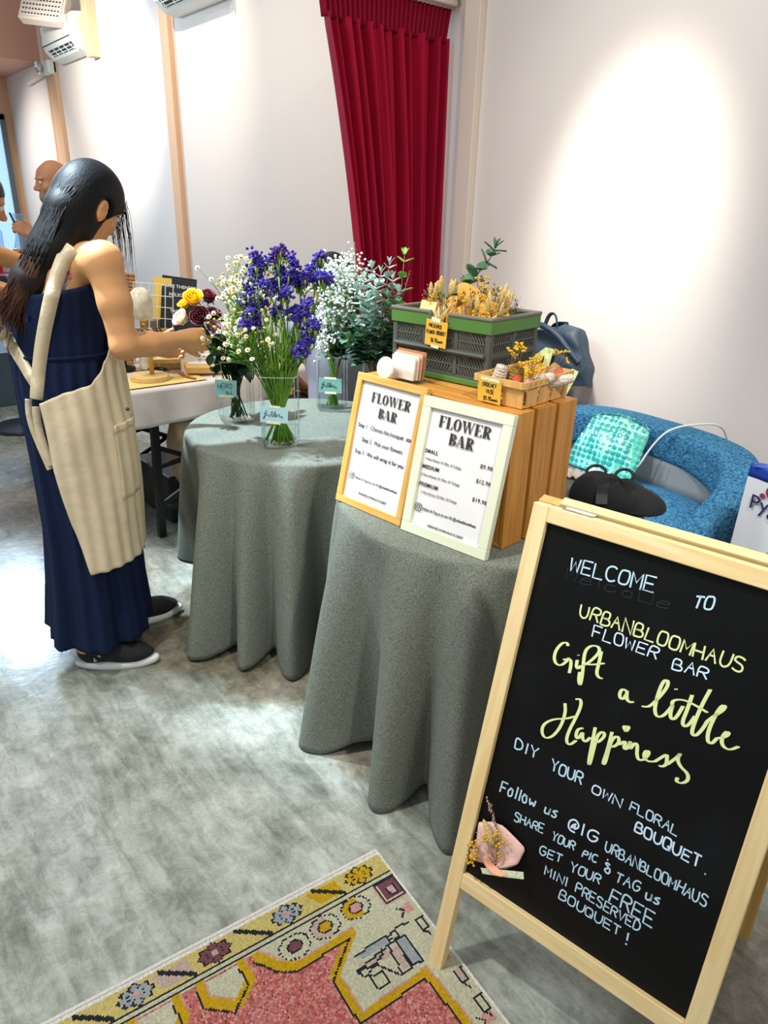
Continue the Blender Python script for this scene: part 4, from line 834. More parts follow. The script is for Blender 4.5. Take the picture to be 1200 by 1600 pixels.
# ---------------------------------------------------------------- A-frame chalkboard
CHALK=[["WELCOME",0,0.0904,0.9003,0.2376,0.9114,0.0255],["TO",0,0.3004,0.9092,0.3291,0.9161,0.0214],["URBANBLOOMHAUS",1,0.1279,0.8271,0.3936,0.8359,0.0237],["FLOWER",2,0.1583,0.8024,0.2695,0.8066,0.0199],["BAR",2,0.2964,0.8016,0.3498,0.8052,0.0188],["DIY",0,0.0702,0.5389,0.1161,0.5403,0.0211],["YOUR",0,0.146,0.5336,0.2057,0.5364,0.0227],["OWN",2,0.2259,0.5329,0.279,0.533,0.0169],["FLORAL",0,0.2937,0.5375,0.3744,0.5347,0.0176],["BOUQUET",2,0.3105,0.5054,0.4183,0.5028,0.02],[".",0,0.4251,0.4973,0.4329,0.4977,0.017],["Follow",0,0.0618,0.4407,0.1349,0.4472,0.0246],["us",0,0.1542,0.4488,0.1791,0.4525,0.0207],["@IG",2,0.2023,0.444,0.2562,0.4482,0.0224],["URBANBLOOMHAUS",0,0.2731,0.4438,0.4434,0.4456,0.0195],["SHARE",0,0.1024,0.4013,0.1617,0.4101,0.0176],["YOUR",0,0.1797,0.4077,0.223,0.4118,0.0163],["PIC",0,0.2393,0.409,0.2653,0.4127,0.0145],["&",0,0.2787,0.405,0.2916,0.4066,0.0201],["TAG",0,0.3025,0.4005,0.3439,0.4051,0.0182],["us",0,0.3562,0.4001,0.3801,0.4058,0.02],["GET",0,0.1648,0.3678,0.2072,0.3747,0.0169],["YOUR",0,0.2259,0.3708,0.2799,0.3787,0.0181],["FREE",0,0.3026,0.3592,0.3788,0.3596,0.0276],["MINI",0,0.1835,0.3354,0.2282,0.3381,0.0173],["PRESERVED",0,0.244,0.3385,0.3613,0.3381,0.0187],["BOUQUET",0,0.219,0.3076,0.3347,0.3097,0.0185],["!",0,0.3447,0.3018,0.3521,0.3029,0.0227]]
CURSIVE=[[[0.1203,0.7688],[0.117,0.7744],[0.1083,0.7697],[0.1007,0.7528],[0.1006,0.737],[0.1069,0.7278],[0.1166,0.7289],[0.1239,0.7391],[0.1274,0.7484]],[[0.1186,0.7415],[0.1312,0.7488],[0.1341,0.7357],[0.1344,0.7225]],[[0.1426,0.751],[0.1436,0.7379],[0.148,0.7359],[0.1513,0.7439]],[[0.1418,0.7603],[0.1427,0.7599]],[[0.1521,0.7319],[0.1536,0.7169],[0.1592,0.707],[0.1578,0.7305],[0.1538,0.752],[0.1518,0.7734],[0.1598,0.7862],[0.172,0.7894],[0.1767,0.7826],[0.1729,0.7716],[0.1625,0.7537],[0.1549,0.7462]],[[0.1793,0.7826],[0.1804,0.7596],[0.1803,0.7424],[0.1863,0.7362],[0.192,0.7372]],[[0.1631,0.7513],[0.1766,0.7571],[0.1887,0.7643]],[[0.2369,0.7338],[0.2294,0.7352],[0.2266,0.7253],[0.2299,0.7166],[0.2356,0.7181],[0.2377,0.7278]],[[0.2375,0.7341],[0.2403,0.7203],[0.2465,0.7169],[0.2515,0.7207]],[[0.2675,0.7201],[0.2777,0.7231],[0.2867,0.7403],[0.2965,0.7666],[0.2959,0.779],[0.29,0.7789],[0.2868,0.7658],[0.2859,0.7435],[0.2874,0.7222],[0.294,0.7125],[0.3025,0.7184],[0.3087,0.7324],[0.3118,0.743]],[[0.3118,0.743],[0.3119,0.7267],[0.3163,0.7186],[0.3222,0.7245],[0.3272,0.7485]],[[0.3093,0.7714],[0.3106,0.7702]],[[0.3354,0.772],[0.3346,0.7449],[0.3325,0.7223],[0.3375,0.7157],[0.3434,0.7233],[0.3483,0.7408]],[[0.3581,0.792],[0.3525,0.7606],[0.3492,0.7197],[0.3521,0.7086],[0.3579,0.7104],[0.3644,0.7273],[0.367,0.741]],[[0.3107,0.7436],[0.3103,0.7514],[0.3244,0.7594],[0.3437,0.7582],[0.3634,0.7545]],[[0.367,0.741],[0.3753,0.7557],[0.3831,0.7665],[0.3856,0.7763],[0.3806,0.7757],[0.3759,0.7595],[0.3721,0.7276],[0.3753,0.7096],[0.382,0.7077],[0.387,0.721]],[[0.387,0.721],[0.3978,0.7283],[0.4014,0.7371],[0.3966,0.7382],[0.3929,0.724],[0.3975,0.7123],[0.4084,0.7109],[0.4186,0.7225]],[[0.1405,0.6656],[0.1456,0.65],[0.1438,0.621],[0.1341,0.5958],[0.1206,0.5847],[0.1111,0.5944],[0.1119,0.6112],[0.1279,0.6285],[0.1492,0.6389],[0.1638,0.6509]],[[0.1579,0.6817],[0.1652,0.6863],[0.1695,0.6754],[0.1659,0.6499],[0.1596,0.6209],[0.1589,0.6003],[0.1664,0.5941],[0.1762,0.6092]],[[0.1816,0.6367],[0.173,0.6296],[0.1742,0.6142],[0.1796,0.6142],[0.1839,0.6322],[0.1856,0.618],[0.1924,0.6136],[0.1986,0.6266]],[[0.2025,0.6483],[0.2042,0.6196],[0.2069,0.5793],[0.21,0.5789],[0.2093,0.6143],[0.2093,0.636],[0.2162,0.6485],[0.2225,0.6427],[0.2141,0.6247],[0.2087,0.6239]],[[0.2316,0.6539],[0.2323,0.6185],[0.2304,0.59],[0.2345,0.5942],[0.2337,0.6231],[0.2351,0.6433],[0.2427,0.653],[0.248,0.6422],[0.2397,0.6282],[0.234,0.6303]],[[0.2489,0.6388],[0.2573,0.6516],[0.2569,0.6353],[0.2621,0.636],[0.2646,0.6508]],[[0.2533,0.666],[0.2478,0.6709],[0.2493,0.6747],[0.2518,0.6729],[0.2541,0.6767],[0.2565,0.6741],[0.2533,0.666]],[[0.2642,0.6525],[0.2672,0.6368],[0.2714,0.6543],[0.2769,0.6533],[0.2797,0.6358],[0.2854,0.6273],[0.2926,0.6331]],[[0.2926,0.6331],[0.2979,0.6454],[0.2962,0.652],[0.2906,0.6472],[0.2917,0.6364],[0.2994,0.633],[0.3099,0.6386]],[[0.3099,0.6386],[0.3195,0.6531],[0.3249,0.6604],[0.3266,0.6513],[0.3282,0.6428],[0.3225,0.6352],[0.318,0.6358]],[[0.3288,0.6431],[0.3402,0.6622],[0.3443,0.6736],[0.3406,0.6606],[0.3483,0.65],[0.3625,0.6448],[0.3655,0.6336],[0.3583,0.624],[0.349,0.6225],[0.3493,0.6301]]]
BP0 = (-.686, .73, 0); BTH = .188; BLN = .241
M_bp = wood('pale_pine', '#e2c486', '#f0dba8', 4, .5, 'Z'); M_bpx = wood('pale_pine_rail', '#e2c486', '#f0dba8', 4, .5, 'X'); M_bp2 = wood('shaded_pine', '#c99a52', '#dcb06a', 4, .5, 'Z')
def slate():
    m = mat('black_slate', '#050607', .5, bump=.12, bscale=350, spec=.22); nt = m.node_tree; p = nt.nodes['Principled BSDF']
    tc = nt.nodes.new('ShaderNodeTexCoord'); n = nt.nodes.new('ShaderNodeTexNoise'); n.inputs['Scale'].default_value = 5; n.inputs['Detail'].default_value = 8; nt.links.new(tc.outputs['Object'], n.inputs['Vector'])
    r = nt.nodes.new('ShaderNodeValToRGB'); r.color_ramp.elements[0].position = .5; r.color_ramp.elements[1].position = .85; r.color_ramp.elements[0].color = (*lin('#050607'), 1); r.color_ramp.elements[1].color = (*lin('#15181b'), 1)
    nt.links.new(n.outputs['Fac'], r.inputs[0]); nt.links.new(r.outputs[0], p.inputs['Base Color']); return m
t = thing('chalkboard_sign', 'black A-frame chalkboard with pale pine frame and chalk lettering, standing on the rug corner', 'chalkboard', BP0, (-BLN, 0, BTH))
BW, BH_, SW = .497, 1.003, .031
for x in (SW/2, BW-SW/2): MB().box((x, .011, BH_/2), (SW, .022, BH_)).build('stile', M_bp, t, bev=.002)
for z0, z1 in ((BH_-.030, BH_), (.207, .242)): MB().box((BW/2, .011, (z0+z1)/2), (BW-2*SW, .0215, z1-z0)).build('rail', M_bpx, t, bev=.002)
pan = MB().box((BW/2, .014, .607), (BW-2*SW+.004, .006, .74)).build('slate_panel', slate(), t)
ck = {0: mat('white_blue_chalk', '#bcdcec', .9), 1: mat('green_chalk', '#dfeaa4', .9), 2: mat('bright_white_chalk', '#d6ecff', .9)}
fnb = lambda x, y: V((x, .0107, y)); rnd = random.Random(21); mbs = {1: MB()}
for w_, c_, ax_, ay, bx_, by, h_ in CHALK: wm = MB(); hand(wm, w_, (ax_, ay), (bx_, by), h_, fnb, (0, -1, 0), .0024 if h_ < .02 else .0029, rnd, .3); wm.build('chalk_word', ck[c_], pan)
for pl in CURSIVE:
    q = chaikin(pl, 2); n_ = len(q)
    for off in (0, 1):
        P = [V((x+.0026*off, .0107-.00004*off, z+.0012*off)) for x, z in q]; ws = []
        for i in range(n_):
            d = V(q[min(i+1, n_-1)])-V(q[max(i-1, 0)]); ws.append(.0016+.0021*(abs(d[1])/(d.length+1e-9) if len(d) > 1 else 0)*(1-.4*off))
        mbs[1].ribbon(P, ws, (0, -1, 0))
mbs[1].build('chalk_script', ck[1], pan)
# faint rubbed-out chalk under the first word
gh = MB(); rnd2 = random.Random(5)
hand(gh, 'Welcome', (.085, .884), (.27, .893), .02, fnb, (0, -1, 0), .0016, rnd2, .3); gh.build('rubbed_out_lettering', mat('rubbed_chalk', '#1c2125', .9), pan)
# rear leg frame hinged at the top
z_ = .99; hy = .03
rear = bpy.data.objects.new('rear_frame', None); C.objects.link(rear); rear.parent = t; rear.location = (0, .024, 1.01); rear.rotation_euler = (BLN+.235, 0, 0)
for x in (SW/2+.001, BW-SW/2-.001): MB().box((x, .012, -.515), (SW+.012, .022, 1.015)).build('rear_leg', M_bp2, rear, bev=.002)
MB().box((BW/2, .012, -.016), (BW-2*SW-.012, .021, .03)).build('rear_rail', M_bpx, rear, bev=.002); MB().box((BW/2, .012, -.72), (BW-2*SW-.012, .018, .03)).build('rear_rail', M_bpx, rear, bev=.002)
M_zinc = mat('zinc_hinge', '#b8b4a6', .35, .8, var=.3, vscale=80)
for x in (.082, BW-.082): MB().box((x, .022, BH_+.0012), (.055, .036, .002)).tube([(x-.0275, .023, BH_+.002), (x+.0275, .023, BH_+.002)], .003, 8).build('hinge', M_zinc, t)
# mini bouquet taped to the board
Rb = Euler((-BLN, 0, BTH)).to_matrix()
def bw_(x, z, d=.0): return V(BP0)+Rb @ V((x, .0105-d, z))
mt = thing('mini_bouquet', 'pink-wrapped mini dried bouquet taped to the lower left of the chalkboard', 'bouquet', bw_(0, 0), (-BLN, 0, BTH))
M_pinkp = mat('pink_tissue', '#e5bcae', .8, var=.1, vscale=40); M_pk2 = mat('salmon_tissue', '#f0a888', .7)
def wrap(u, v):
    P = [(.034, .279), (.043, .322), (.035, .359), (.068, .382), (.087, .385), (.139, .364), (.134, .33), (.113, .305), (.092, .288)]
    q = u*(len(P)-1); i = min(int(q), len(P)-2); f_ = q-i; e = V((P[i][0]*(1-f_)+P[i+1][0]*f_, P[i][1]*(1-f_)+P[i+1][1]*f_)); c_ = V((.092, .30)); r = c_.lerp(e, v)
    return V((r.x, -.003-.014*math.sin(v*PI*.8)*(1-.5*v)-.003*math.sin(u*18)*v, r.y))
MB().grid(wrap, 40, 10).build('tissue_wrap', M_pinkp, mt, smooth=True, solid=.0006)
MB().grid(lambda u, v: V((.098+.026*v*math.cos(2.6+u*3.4), -.016-.012*v, .303+.02*v*math.sin(2.6+u*3.4)*.9+.01*v)), 16, 6).build('tissue_fold', M_pk2, mt, smooth=True, solid=.0006)
s = MB(); f = MB(); bt = MB(); ash = MB()
def yb(x, z, n, sp): 
    s.tube([(.096, -.02, .315), ((.096+x)/2, -.024, (.315+z)/2), (x, -.022, z)], .0006, 5)
    for j in range(n): f.ell((x+rnd.gauss(0, sp), -.022+rnd.gauss(0, .003), z+rnd.gauss(0, sp)), (.0026,)*3, nu=6, nv=4)
for x, z, n, sp in ((.041, .324, 9, .005), (.046, .317, 6, .004), (.052, .300, 12, .006), (.046, .290, 12, .006), (.064, .350, 9, .006), (.074, .349, 7, .005), (.090, .371, 8, .005), (.095, .358, 10, .006), (.097, .329, 7, .004)): yb(x, z, n, sp)
bt.tube([(.082, -.02, .340), (.078, -.022, .352), (.066, -.022, .368), (.054, -.021, .379), (.051, -.021, .383)], [.004, .007, .0065, .004, .001], 8)
tw = [V((.092, -.018, .335)), V((.085, -.02, .372)), V((.068, -.018, .402)), V((.056, -.016, .413)), V((.047, -.014, .421))]; s.tube(tw, .0008, 5)
for k in range(22):
    q = tw[1].lerp(tw[4], k/21); ash.ell(q+V((rnd.uniform(-.003, .003), rnd.uniform(-.003, .003), rnd.uniform(-.002, .002))), (.0016, .0016, .0035), nu=5, nv=4)
for k in range(40): q = V((.082+rnd.gauss(0, .014), -.02+rnd.gauss(0, .004), .352+rnd.gauss(0, .016))); ash.ell(q, (.0012,)*3, nu=5, nv=3)
s.build('dried_stem', M_twig, mt); f.build('yellow_bloom', M_dryy, mt, smooth=True); bt.build('bunny_tail', M_bunny, mt, smooth=True); ash.build('pale_seed_spike', mat('mauve_seed', '#b59a94', .95), mt, smooth=True)
MB().prism([(.068, .284), (.074, .275), (.112, .293), (.155, .316), (.151, .329)], lambda x, y, h: V((x, -.019-h, y)), .0006).build('washi_tape', M_tape, mt)
# ---------------------------------------------------------------- rug: every knot is a cell of a woven grid
RW, RL, RS = .616, 1.0, .004
nx, ny = int(RW/RS), int(RL/RS); K = np.zeros((ny, nx), int); MX = .307
PAL = [lin(c) for c in ('#c9c6a8', '#cdbb72', '#26282a', '#c9a017', '#c4605a', '#d09a92', '#9fa6a8', '#7a4a52', '#e6e2da', '#c2aaa0')]
#        0 cream   1 straw    2 black   3 gold    4 red     5 pink     6 grey   7 plum     8 selvage  9 dusty
def cell(a, b): return int(round(b/RS)), int(round(a/RS))
def setc(a, b, c):
    j, i = cell(a, b)
    if 0 <= j < ny and 0 <= i < nx: K[j, i] = c
def line(pts, c, w_=1, mirror=True, dash=False):
    for (a0, b0), (a1, b1) in zip(pts[:-1], pts[1:]):
        n = int(max(abs(a1-a0), abs(b1-b0))/RS*2)+1
        for k in range(n+1):
            if dash and (k//3) % 2: continue
            t = k/n; a = a0+(a1-a0)*t; b = b0+(b1-b0)*t
            for da in range(w_):
                for db in range(w_):
                    x, y = a+(da-(w_-1)/2)*RS, b+(db-(w_-1)/2)*RS
                    setc(x, y, c)
                    if mirror: setc(2*MX-x, y, c)
def fill(poly, c, mirror=True):
    P = np.array(poly); A, B = np.meshgrid((np.arange(nx))*RS, (np.arange(ny))*RS); ins = np.zeros(A.shape, bool)
    for (x0, y0), (x1, y1) in zip(poly, poly[1:]+poly[:1]):
        if y0 == y1: continue
        ins ^= ((B < y0) != (B < y1)) & (A < (x1-x0)*(B-y0)/(y1-y0)+x0)
    K[ins] = c
    if mirror: fill([(2*MX-x, y) for x, y in poly], c, False)
# side borders
fill([(.010, .0), (.064, .0), (.064, RL), (.010, RL)], 1); fill([(0, 0), (.010, 0), (.010, RL), (0, RL)], 8)
line([(.064, .002), (.064, RL)], 2); line([(.076, .002), (.076, RL)], 2)
def blossom(a, b, pc, cc):
    for j in range(ny):
        if abs(j*RS-b) > .05: continue
        for i in range(nx):
            for mx in (a, 2*MX-a):
                x, y = (i*RS-mx)/.0245, (j*RS-b)/.038; r = math.hypot(x, y)
                if r > 1.1: continue
                an = math.atan2(y, x); lobe = .80+.20*abs(math.cos(an*4)); near = abs(math.sin(an*4+PI/2*0))
                if r > lobe: continue
                K[j, i] = cc if r < .2 else 2 if (r > lobe-.15 or (abs(math.cos(an*4)) < .30 and r > .3)) else pc
for k, b in enumerate((.071, .257, .424, .587, .755, .92)):
    pc = (3, 6, 7, 6)[k % 4]; blossom(.036, b, pc, (3, 5, 9, 5)[k % 4])
    if k % 2 == 0: fill([(.018, b+.055), (.055, b+.05), (.055, b+.11), (.02, b+.13)], 3 if k % 4 == 0 else 9)
    line([(.015, b+.112), (.058, b+.05)], 2, 2)
# field: red ground with gold zigzag edge
red = [(.094, .34), (.118, .335), (.150, .292), (.153, .17), (.209, .243), (.320, .238)]
L_ = [(.090, .60), (.128, .55), (.128, .528), (.090, .510), (.090, .482), (.127, .470), (.160, .426), (.127, .384), (.092, .382), (.092, .356), (.136, .321), (.153, .286), (.150, .165), (.212, .240), (.232, .240)]
half = [(.156, .288), (.150, .162), (.212, .237), (.2605, .152), (.307, .074)]
body_ = [(.088, .356), (.136, .321), (.156, .288), (.150, .162), (.213, .237), (.307, .232)]
fill([(.150, .162), (.213, .237), (.307, .237), (.307, RL), (.084, RL), (.084, .356), (.136, .321), (.156, .288)], 4)
fill([(.307, .074), (.307, .24), (.45, .24), (.45, .6), (.307, .6)], 4, False); fill([(2*MX-.45, .24), (.307, .24), (.307, .6), (2*MX-.45, .6)], 4, False)
# the corner block (cream with a motif) right of the first zigzag
fill([(.213, .237), (.313, .232), (.307, .074), (.295, .03), (.16, .03), (.150, .162)], 0, False)
fill([(.307, .074), (.313, .232), (.42, .237), (.464, .162), (.46, .03), (.32, .03)], 0, False)
fill([(.3, .082), (.44, .066), (.47, .10), (.47, .24), (.312, .24)], 4, False)
for b0 in (.386, .523, .66, .80, .94): fill([(.086, b0), (.127, b0-.004), (.163, b0+.04), (.125, b0+.088), (.086, b0+.088)], 0)
def edge(p, mir=True):
    for off, c, w_ in ((-.012, 5, 1), (0, 3, 4), (.011, 2, 1)): line([(x+off*.8, y+off*.8) for x, y in p], c, w_, mir)
edge([(.090, .355), (.136, .321), (.156, .286), (.150, .160), (.214, .237), (.313, .232), (.307, .074), (.47, .062)], False)
for b0 in (.386, .523, .66, .80, .94): edge([(.088, b0), (.127, b0-.004), (.163, b0+.04), (.125, b0+.088), (.088, b0+.088)])
for (a, b), c, o_ in (((.104, .12), 5, 3), ((.108, .2), 3, 9), ((.113, .276), 7, 0)):
    for k in range(120):
        an = k*2*PI/120
        for r in np.arange(0, .0105, .003): setc(a+r*math.cos(an), b+r*1.2*math.sin(an), c)
        if math.sin(an) > -.35 or o_ == 0:
            for r in (.0155, .018, .0205, .023): setc(a+r*math.cos(an)*1.0, b+r*1.35*math.sin(an), o_)
        setc(a+.0265*math.cos(an), b+.034*math.sin(an), 2 if k % 6 < 4 else 0); setc(a+.0125*math.cos(an), b+.015*math.sin(an), 2)
fill([(.199, .176), (.197, .103), (.214, .1), (.215, .17)], 6, False); fill([(.226, .09), (.28, .09), (.28, .11), (.24, .115), (.228, .185), (.22, .18)], 9, False)
fill([(.216, .066), (.282, .066), (.28, .086), (.216, .086)], 6, False)
for p in ([(.199, .18), (.196, .101), (.216, .099), (.229, .193), (.25, .184), (.228, .13), (.217, .123)], [(.253, .176), (.257, .149), (.286, .15), (.282, .175), (.253, .176)], [(.199, .1), (.197, .077), (.211, .077), (.209, .102), (.199, .1)], [(.216, .086), (.214, .063), (.283, .064), (.28, .088), (.216, .086)], [(.215, .108), (.217, .089), (.284, .091), (.283, .116), (.215, .108)], [(.229, .193), (.24, .15), (.285, .12)], [(.19, .07), (.197, .04)]): line(p, 2, 1, False)
fill([(.084, .008), (.128, .006), (.128, .05), (.084, .05)], 7, False); fill([(.096, .018), (.118, .016), (.118, .03), (.1, .034)], 9, False)
for p in ([(.08, .055), (.08, .004), (.133, .004), (.133, .055), (.08, .055)], [(.096, .018), (.12, .016), (.12, .034), (.1, .036)]): line(p, 2, 1, False)
line([(.078, .06), (.136, .058), (.136, .004)], 5, 1, False)
for a in (.167, .30, .444): fill([(a-.012, .012), (a+.012, .012), (a+.010, .03), (a, .04), (a-.010, .03)], 5, False); line([(a-.012, .045), (a, .032), (a+.012, .045)], 2, 1, False)
for a in (.214, .35, .416, .49, .56): line([(a-.014, .006), (a+.014, .006), (a+.014, .024), (a-.014, .024), (a-.014, .006)], 2, 1, False); line([(a+.014, .024), (a+.03, .014)], 2, 1, False)
fill([(.336, .010), (.364, .010), (.364, .022), (.336, .022)], 9, False)
rr_ = np.random.RandomState(4); m_ = MB(); RA = -.108
for j in range(ny+1):
    for i in range(nx+1): m_.v.append((i*RS, -j*RS, .005+rr_.uniform(0, .0012)))
streak = 1+.22*np.repeat(rr_.standard_normal((ny, 1)), 1, 1)
for j in range(ny):
    for i in range(nx):
        c = np.array(PAL[K[j, i]]); q = 1+rr_.uniform(-.14, .14)
        if K[j, i] == 4: c = c*(1-max(0, min(.6, .3*streak[j, 0]*abs(rr_.standard_normal()))))+np.array(PAL[9])*max(0, min(.6, .3*streak[j, 0]*abs(rr_.standard_normal())))
        m_.f.append((j*(nx+1)+i, (j+1)*(nx+1)+i, (j+1)*(nx+1)+i+1, j*(nx+1)+i+1)); m_.c.append(tuple(c*q))
o0 = len(m_.v); bd_ = [(0, 0), (nx, 0), (nx, ny), (0, ny)]
rug = m_.build('rug', attr_mat('wool_pile', .95, .7, 500), loc=(-.97, .821, .001), rot=(0, 0, RA))
tag(rug, 'red, cream and gold patterned wool rug lying on the concrete floor', 'rug')
ed = MB(); ed.tube([(0, 0, .004), (0, -RL, .004)], .005, 6).tube([(RW, 0, .004), (RW, -RL, .004)], .005, 6).tube([(0, 0, .004), (RW, 0, .004)], .0035, 6).build('selvage', mat('white_wool_edge', '#d9d5cc', .95, bump=.6, bscale=200), rug)
# ---------------------------------------------------------------- sofa
def boucle():
    m = mat('blue_boucle', '#2f6a92', .95, spec=.15, sheen=.3); nt = m.node_tree; p = nt.nodes['Principled BSDF']; tc = nt.nodes.new('ShaderNodeTexCoord')
    v = nt.nodes.new('ShaderNodeTexNoise'); v.inputs['Scale'].default_value = 110; v.inputs['Detail'].default_value = 3; nt.links.new(tc.outputs['Object'], v.inputs['Vector'])
    r = nt.nodes.new('ShaderNodeValToRGB'); r.color_ramp.elements[0].position = .33; r.color_ramp.elements[1].position = .68; r.color_ramp.elements[0].color = (*lin('#1f5378'), 1); r.color_ramp.elements[1].color = (*lin('#5694b8'), 1)
    nt.links.new(v.outputs['Fac'], r.inputs[0]); nt.links.new(r.outputs[0], p.inputs['Base Color'])
    b = nt.nodes.new('ShaderNodeBump'); b.inputs['Strength'].default_value = .9; b.inputs['Distance'].default_value = .008; nt.links.new(v.outputs['Fac'], b.inputs['Height']); nt.links.new(b.outputs[0], p.inputs['Normal']); return m
M_bou = boucle(); M_gpan = mat('grey_fabric_panel', '#8f9496', .85)
t = thing('sofa', 'blue boucle sofa with wrap-around back standing against the long wall', 'sofa', (-1.4, 2.25, 0))
def lerp_path(P, u):
    q = u*(len(P)-1); i = min(int(q), len(P)-2); f = q-i
    p0 = P[max(i-1, 0)]; p1 = P[i]; p2 = P[i+1]; p3 = P[min(i+2, len(P)-1)]
    return [.5*(2*b+(c-a)*f+(2*a-5*b+4*c-d)*f*f+(3*b-a-3*c+d)*f**3) for a, b, c, d in zip(p0, p1, p2, p3)]
#        x, y, z_bottom, z_top, thickness
BAND = [(-1.70, 2.10, .02, .42, .12), (-1.76, 2.24, .20, .54, .12), (-1.79, 2.38, .42, .64, .13), (-1.765, 2.50, .54, .69, .14), (-1.62, 2.60, .565, .70, .15), (-1.38, 2.60, .565, .70, .15), (-1.18, 2.575, .55, .695, .15), (-1.03, 2.50, .50, .685, .14), (-.965, 2.38, .38, .64, .13), (-.985, 2.26, .16, .55, .125), (-1.03, 2.15, .02, .43, .12)]
def band(u, v):
    P = lerp_path(BAND, u); Q = lerp_path(BAND, min(1, u+.01)); Q0 = lerp_path(BAND, max(0, u-.01)); d = V((Q[0]-Q0[0], Q[1]-Q0[1])).normalized(); n_ = V((d.y, -d.x, 0))
    a = 2*PI*v; c, s = math.cos(a), math.sin(a); hw = P[4]/2; hh = (P[3]-P[2])/2; e = .42
    x = hw*math.copysign(abs(c)**e, c); z = hh*math.copysign(abs(s)**e, s)
    return V((P[0]+1.4, P[1]-2.25, (P[2]+P[3])/2+z))+n_*x
MB().grid(band, 90, 36, cv=True).build('wrap_back', M_bou, t, smooth=True)
def cush(cx, cy, cz, hx, hy, hz, e=4, nu=48, nv=24):
    def fn(u, v):
        a = 2*PI*u; b = PI*(v-.5); f = lambda w_, ex: math.copysign(abs(w_)**(2/ex), w_)
        return V((cx+hx*f(math.cos(b), e)*f(math.cos(a), 3.2), cy+hy*f(math.cos(b), e)*f(math.sin(a), 3.2), cz+hz*f(math.sin(b), e)))
    return MB().grid(fn, nu, nv, cu=True)
cush(.02, .03, .38, .36, .30, .10).build('seat_cushion', M_bou, t, smooth=True); cush(.02, .03, .16, .33, .28, .15).build('seat_base', M_bou, t, smooth=True)
MB().grid(lambda u, v: V((-.30+.62*u, .27+.03*math.sin(u*PI), .44+.16*v)), 24, 4).build('inner_panel', M_gpan, t, smooth=True, solid=.03)
# turquoise bubble mailer on the seat
M_bub = mat('turquoise_bubble_film', '#2fb5ab', .25, spec=.7, coat=.4); nt = M_bub.node_tree; p_ = nt.nodes['Principled BSDF']; tc = nt.nodes.new('ShaderNodeTexCoord'); vo = nt.nodes.new('ShaderNodeTexVoronoi'); vo.inputs['Scale'].default_value = 42; vo.inputs['Randomness'].default_value = .15
nt.links.new(tc.outputs['Object'], vo.inputs['Vector']); r_ = nt.nodes.new('ShaderNodeValToRGB'); r_.color_ramp.elements[0].position = .47; r_.color_ramp.elements[1].position = .56; r_.color_ramp.elements[0].color = (*lin('#24a39a'), 1); r_.color_ramp.elements[1].color = (*lin('#9adfcc'), 1)
nt.links.new(vo.outputs['Distance'], r_.inputs[0]); nt.links.new(r_.outputs[0], p_.inputs['Base Color']); bp_ = nt.nodes.new('ShaderNodeBump'); bp_.invert = True; bp_.inputs['Distance'].default_value = .006; nt.links.new(vo.outputs['Distance'], bp_.inputs['Height']); nt.links.new(bp_.outputs[0], p_.inputs['Normal'])
t = thing('bubble_bag', 'turquoise bubble-film bag slumped against the back of the blue sofa', 'bag', (-1.52, 2.385, .492), (-.42, .05, .05))
def bub(u, v, s):
    x = (u-.5)*.29*(1-.10*v+.04*math.sin(v*5)); z = v*.225+.03*math.sin(u*3.1)*v; puff = .035*math.sin(PI*u)*math.sin(PI*min(1, v*1.05)); return V((x+.02*v, s*puff+.006*math.sin(u*17+v*9)*math.sin(u*PI), z))
MB().grid(lambda u, v: bub(u, v, -1), 26, 22).grid(lambda u, v: bub(u, v, 1), 26, 22).build('film_pouch', M_bub, t, smooth=True)
MB().grid(lambda u, v: V(((u-.5)*.10+.10, -.01+.01*math.sin(u*9+v*6), .0+.20*v)), 10, 10).build('clear_flap', glass('turquoise_film', (.35, .85, .75), 1.3, .1, .25), t, smooth=True)
t2 = tag(MB().box((0, 0, 0), (.13, .09, .02)).build('white_parcel', mat('white_parcel_paper', '#d6dcd4', .6, var=.3, vscale=30), loc=(-1.47, 2.37, .496), rot=(.1, .05, .2), bev=.003), 'small white parcel under the turquoise bubble bag on the sofa seat', 'parcel')
tag(MB().tube([V(q) for q in chaikin([(-1.17, 2.72, .64), (-1.18, 2.66, .73), (-1.23, 2.58, .735), (-1.30, 2.49, .715), (-1.34, 2.455, .64), (-1.37, 2.43, .54), (-1.42, 2.40, .50)], 3)], .004, 8).build('charging_cable', mat('white_cable', '#dfe2e2', .4), smooth=True), 'white cable hanging over the blue sofa back to the seat', 'cable')
# backpack behind the sofa
M_navy = mat('navy_nylon', '#27394a', .55, bump=.3, bscale=25, var=.2, vscale=15); M_vinyl = mat('grey_brown_vinyl', '#6a615e', .45); M_strap = mat('patterned_strap', '#c9cf8f', .7, var=.35, vscale=45)
t = thing('stool', 'small black stool behind the sofa end, carrying the navy backpack', 'stool', (-1.86, 2.5, 0))
t['label'] = 'small black stool behind the blue sofa, under the navy backpack'
t.location = (-1.97, 2.61, 0)
MB().lathe([(.14, .58), (.15, .59), (.15, .61), (.14, .62)], seg=28).build('seat', M_blackm, t)
for k in range(4): a = PI/4+k*PI/2; MB().tube([(.1*math.cos(a), .1*math.sin(a), .58), (.14*math.cos(a), .14*math.sin(a), .0)], .011, 8).build('leg', M_blackm, t, smooth=True)

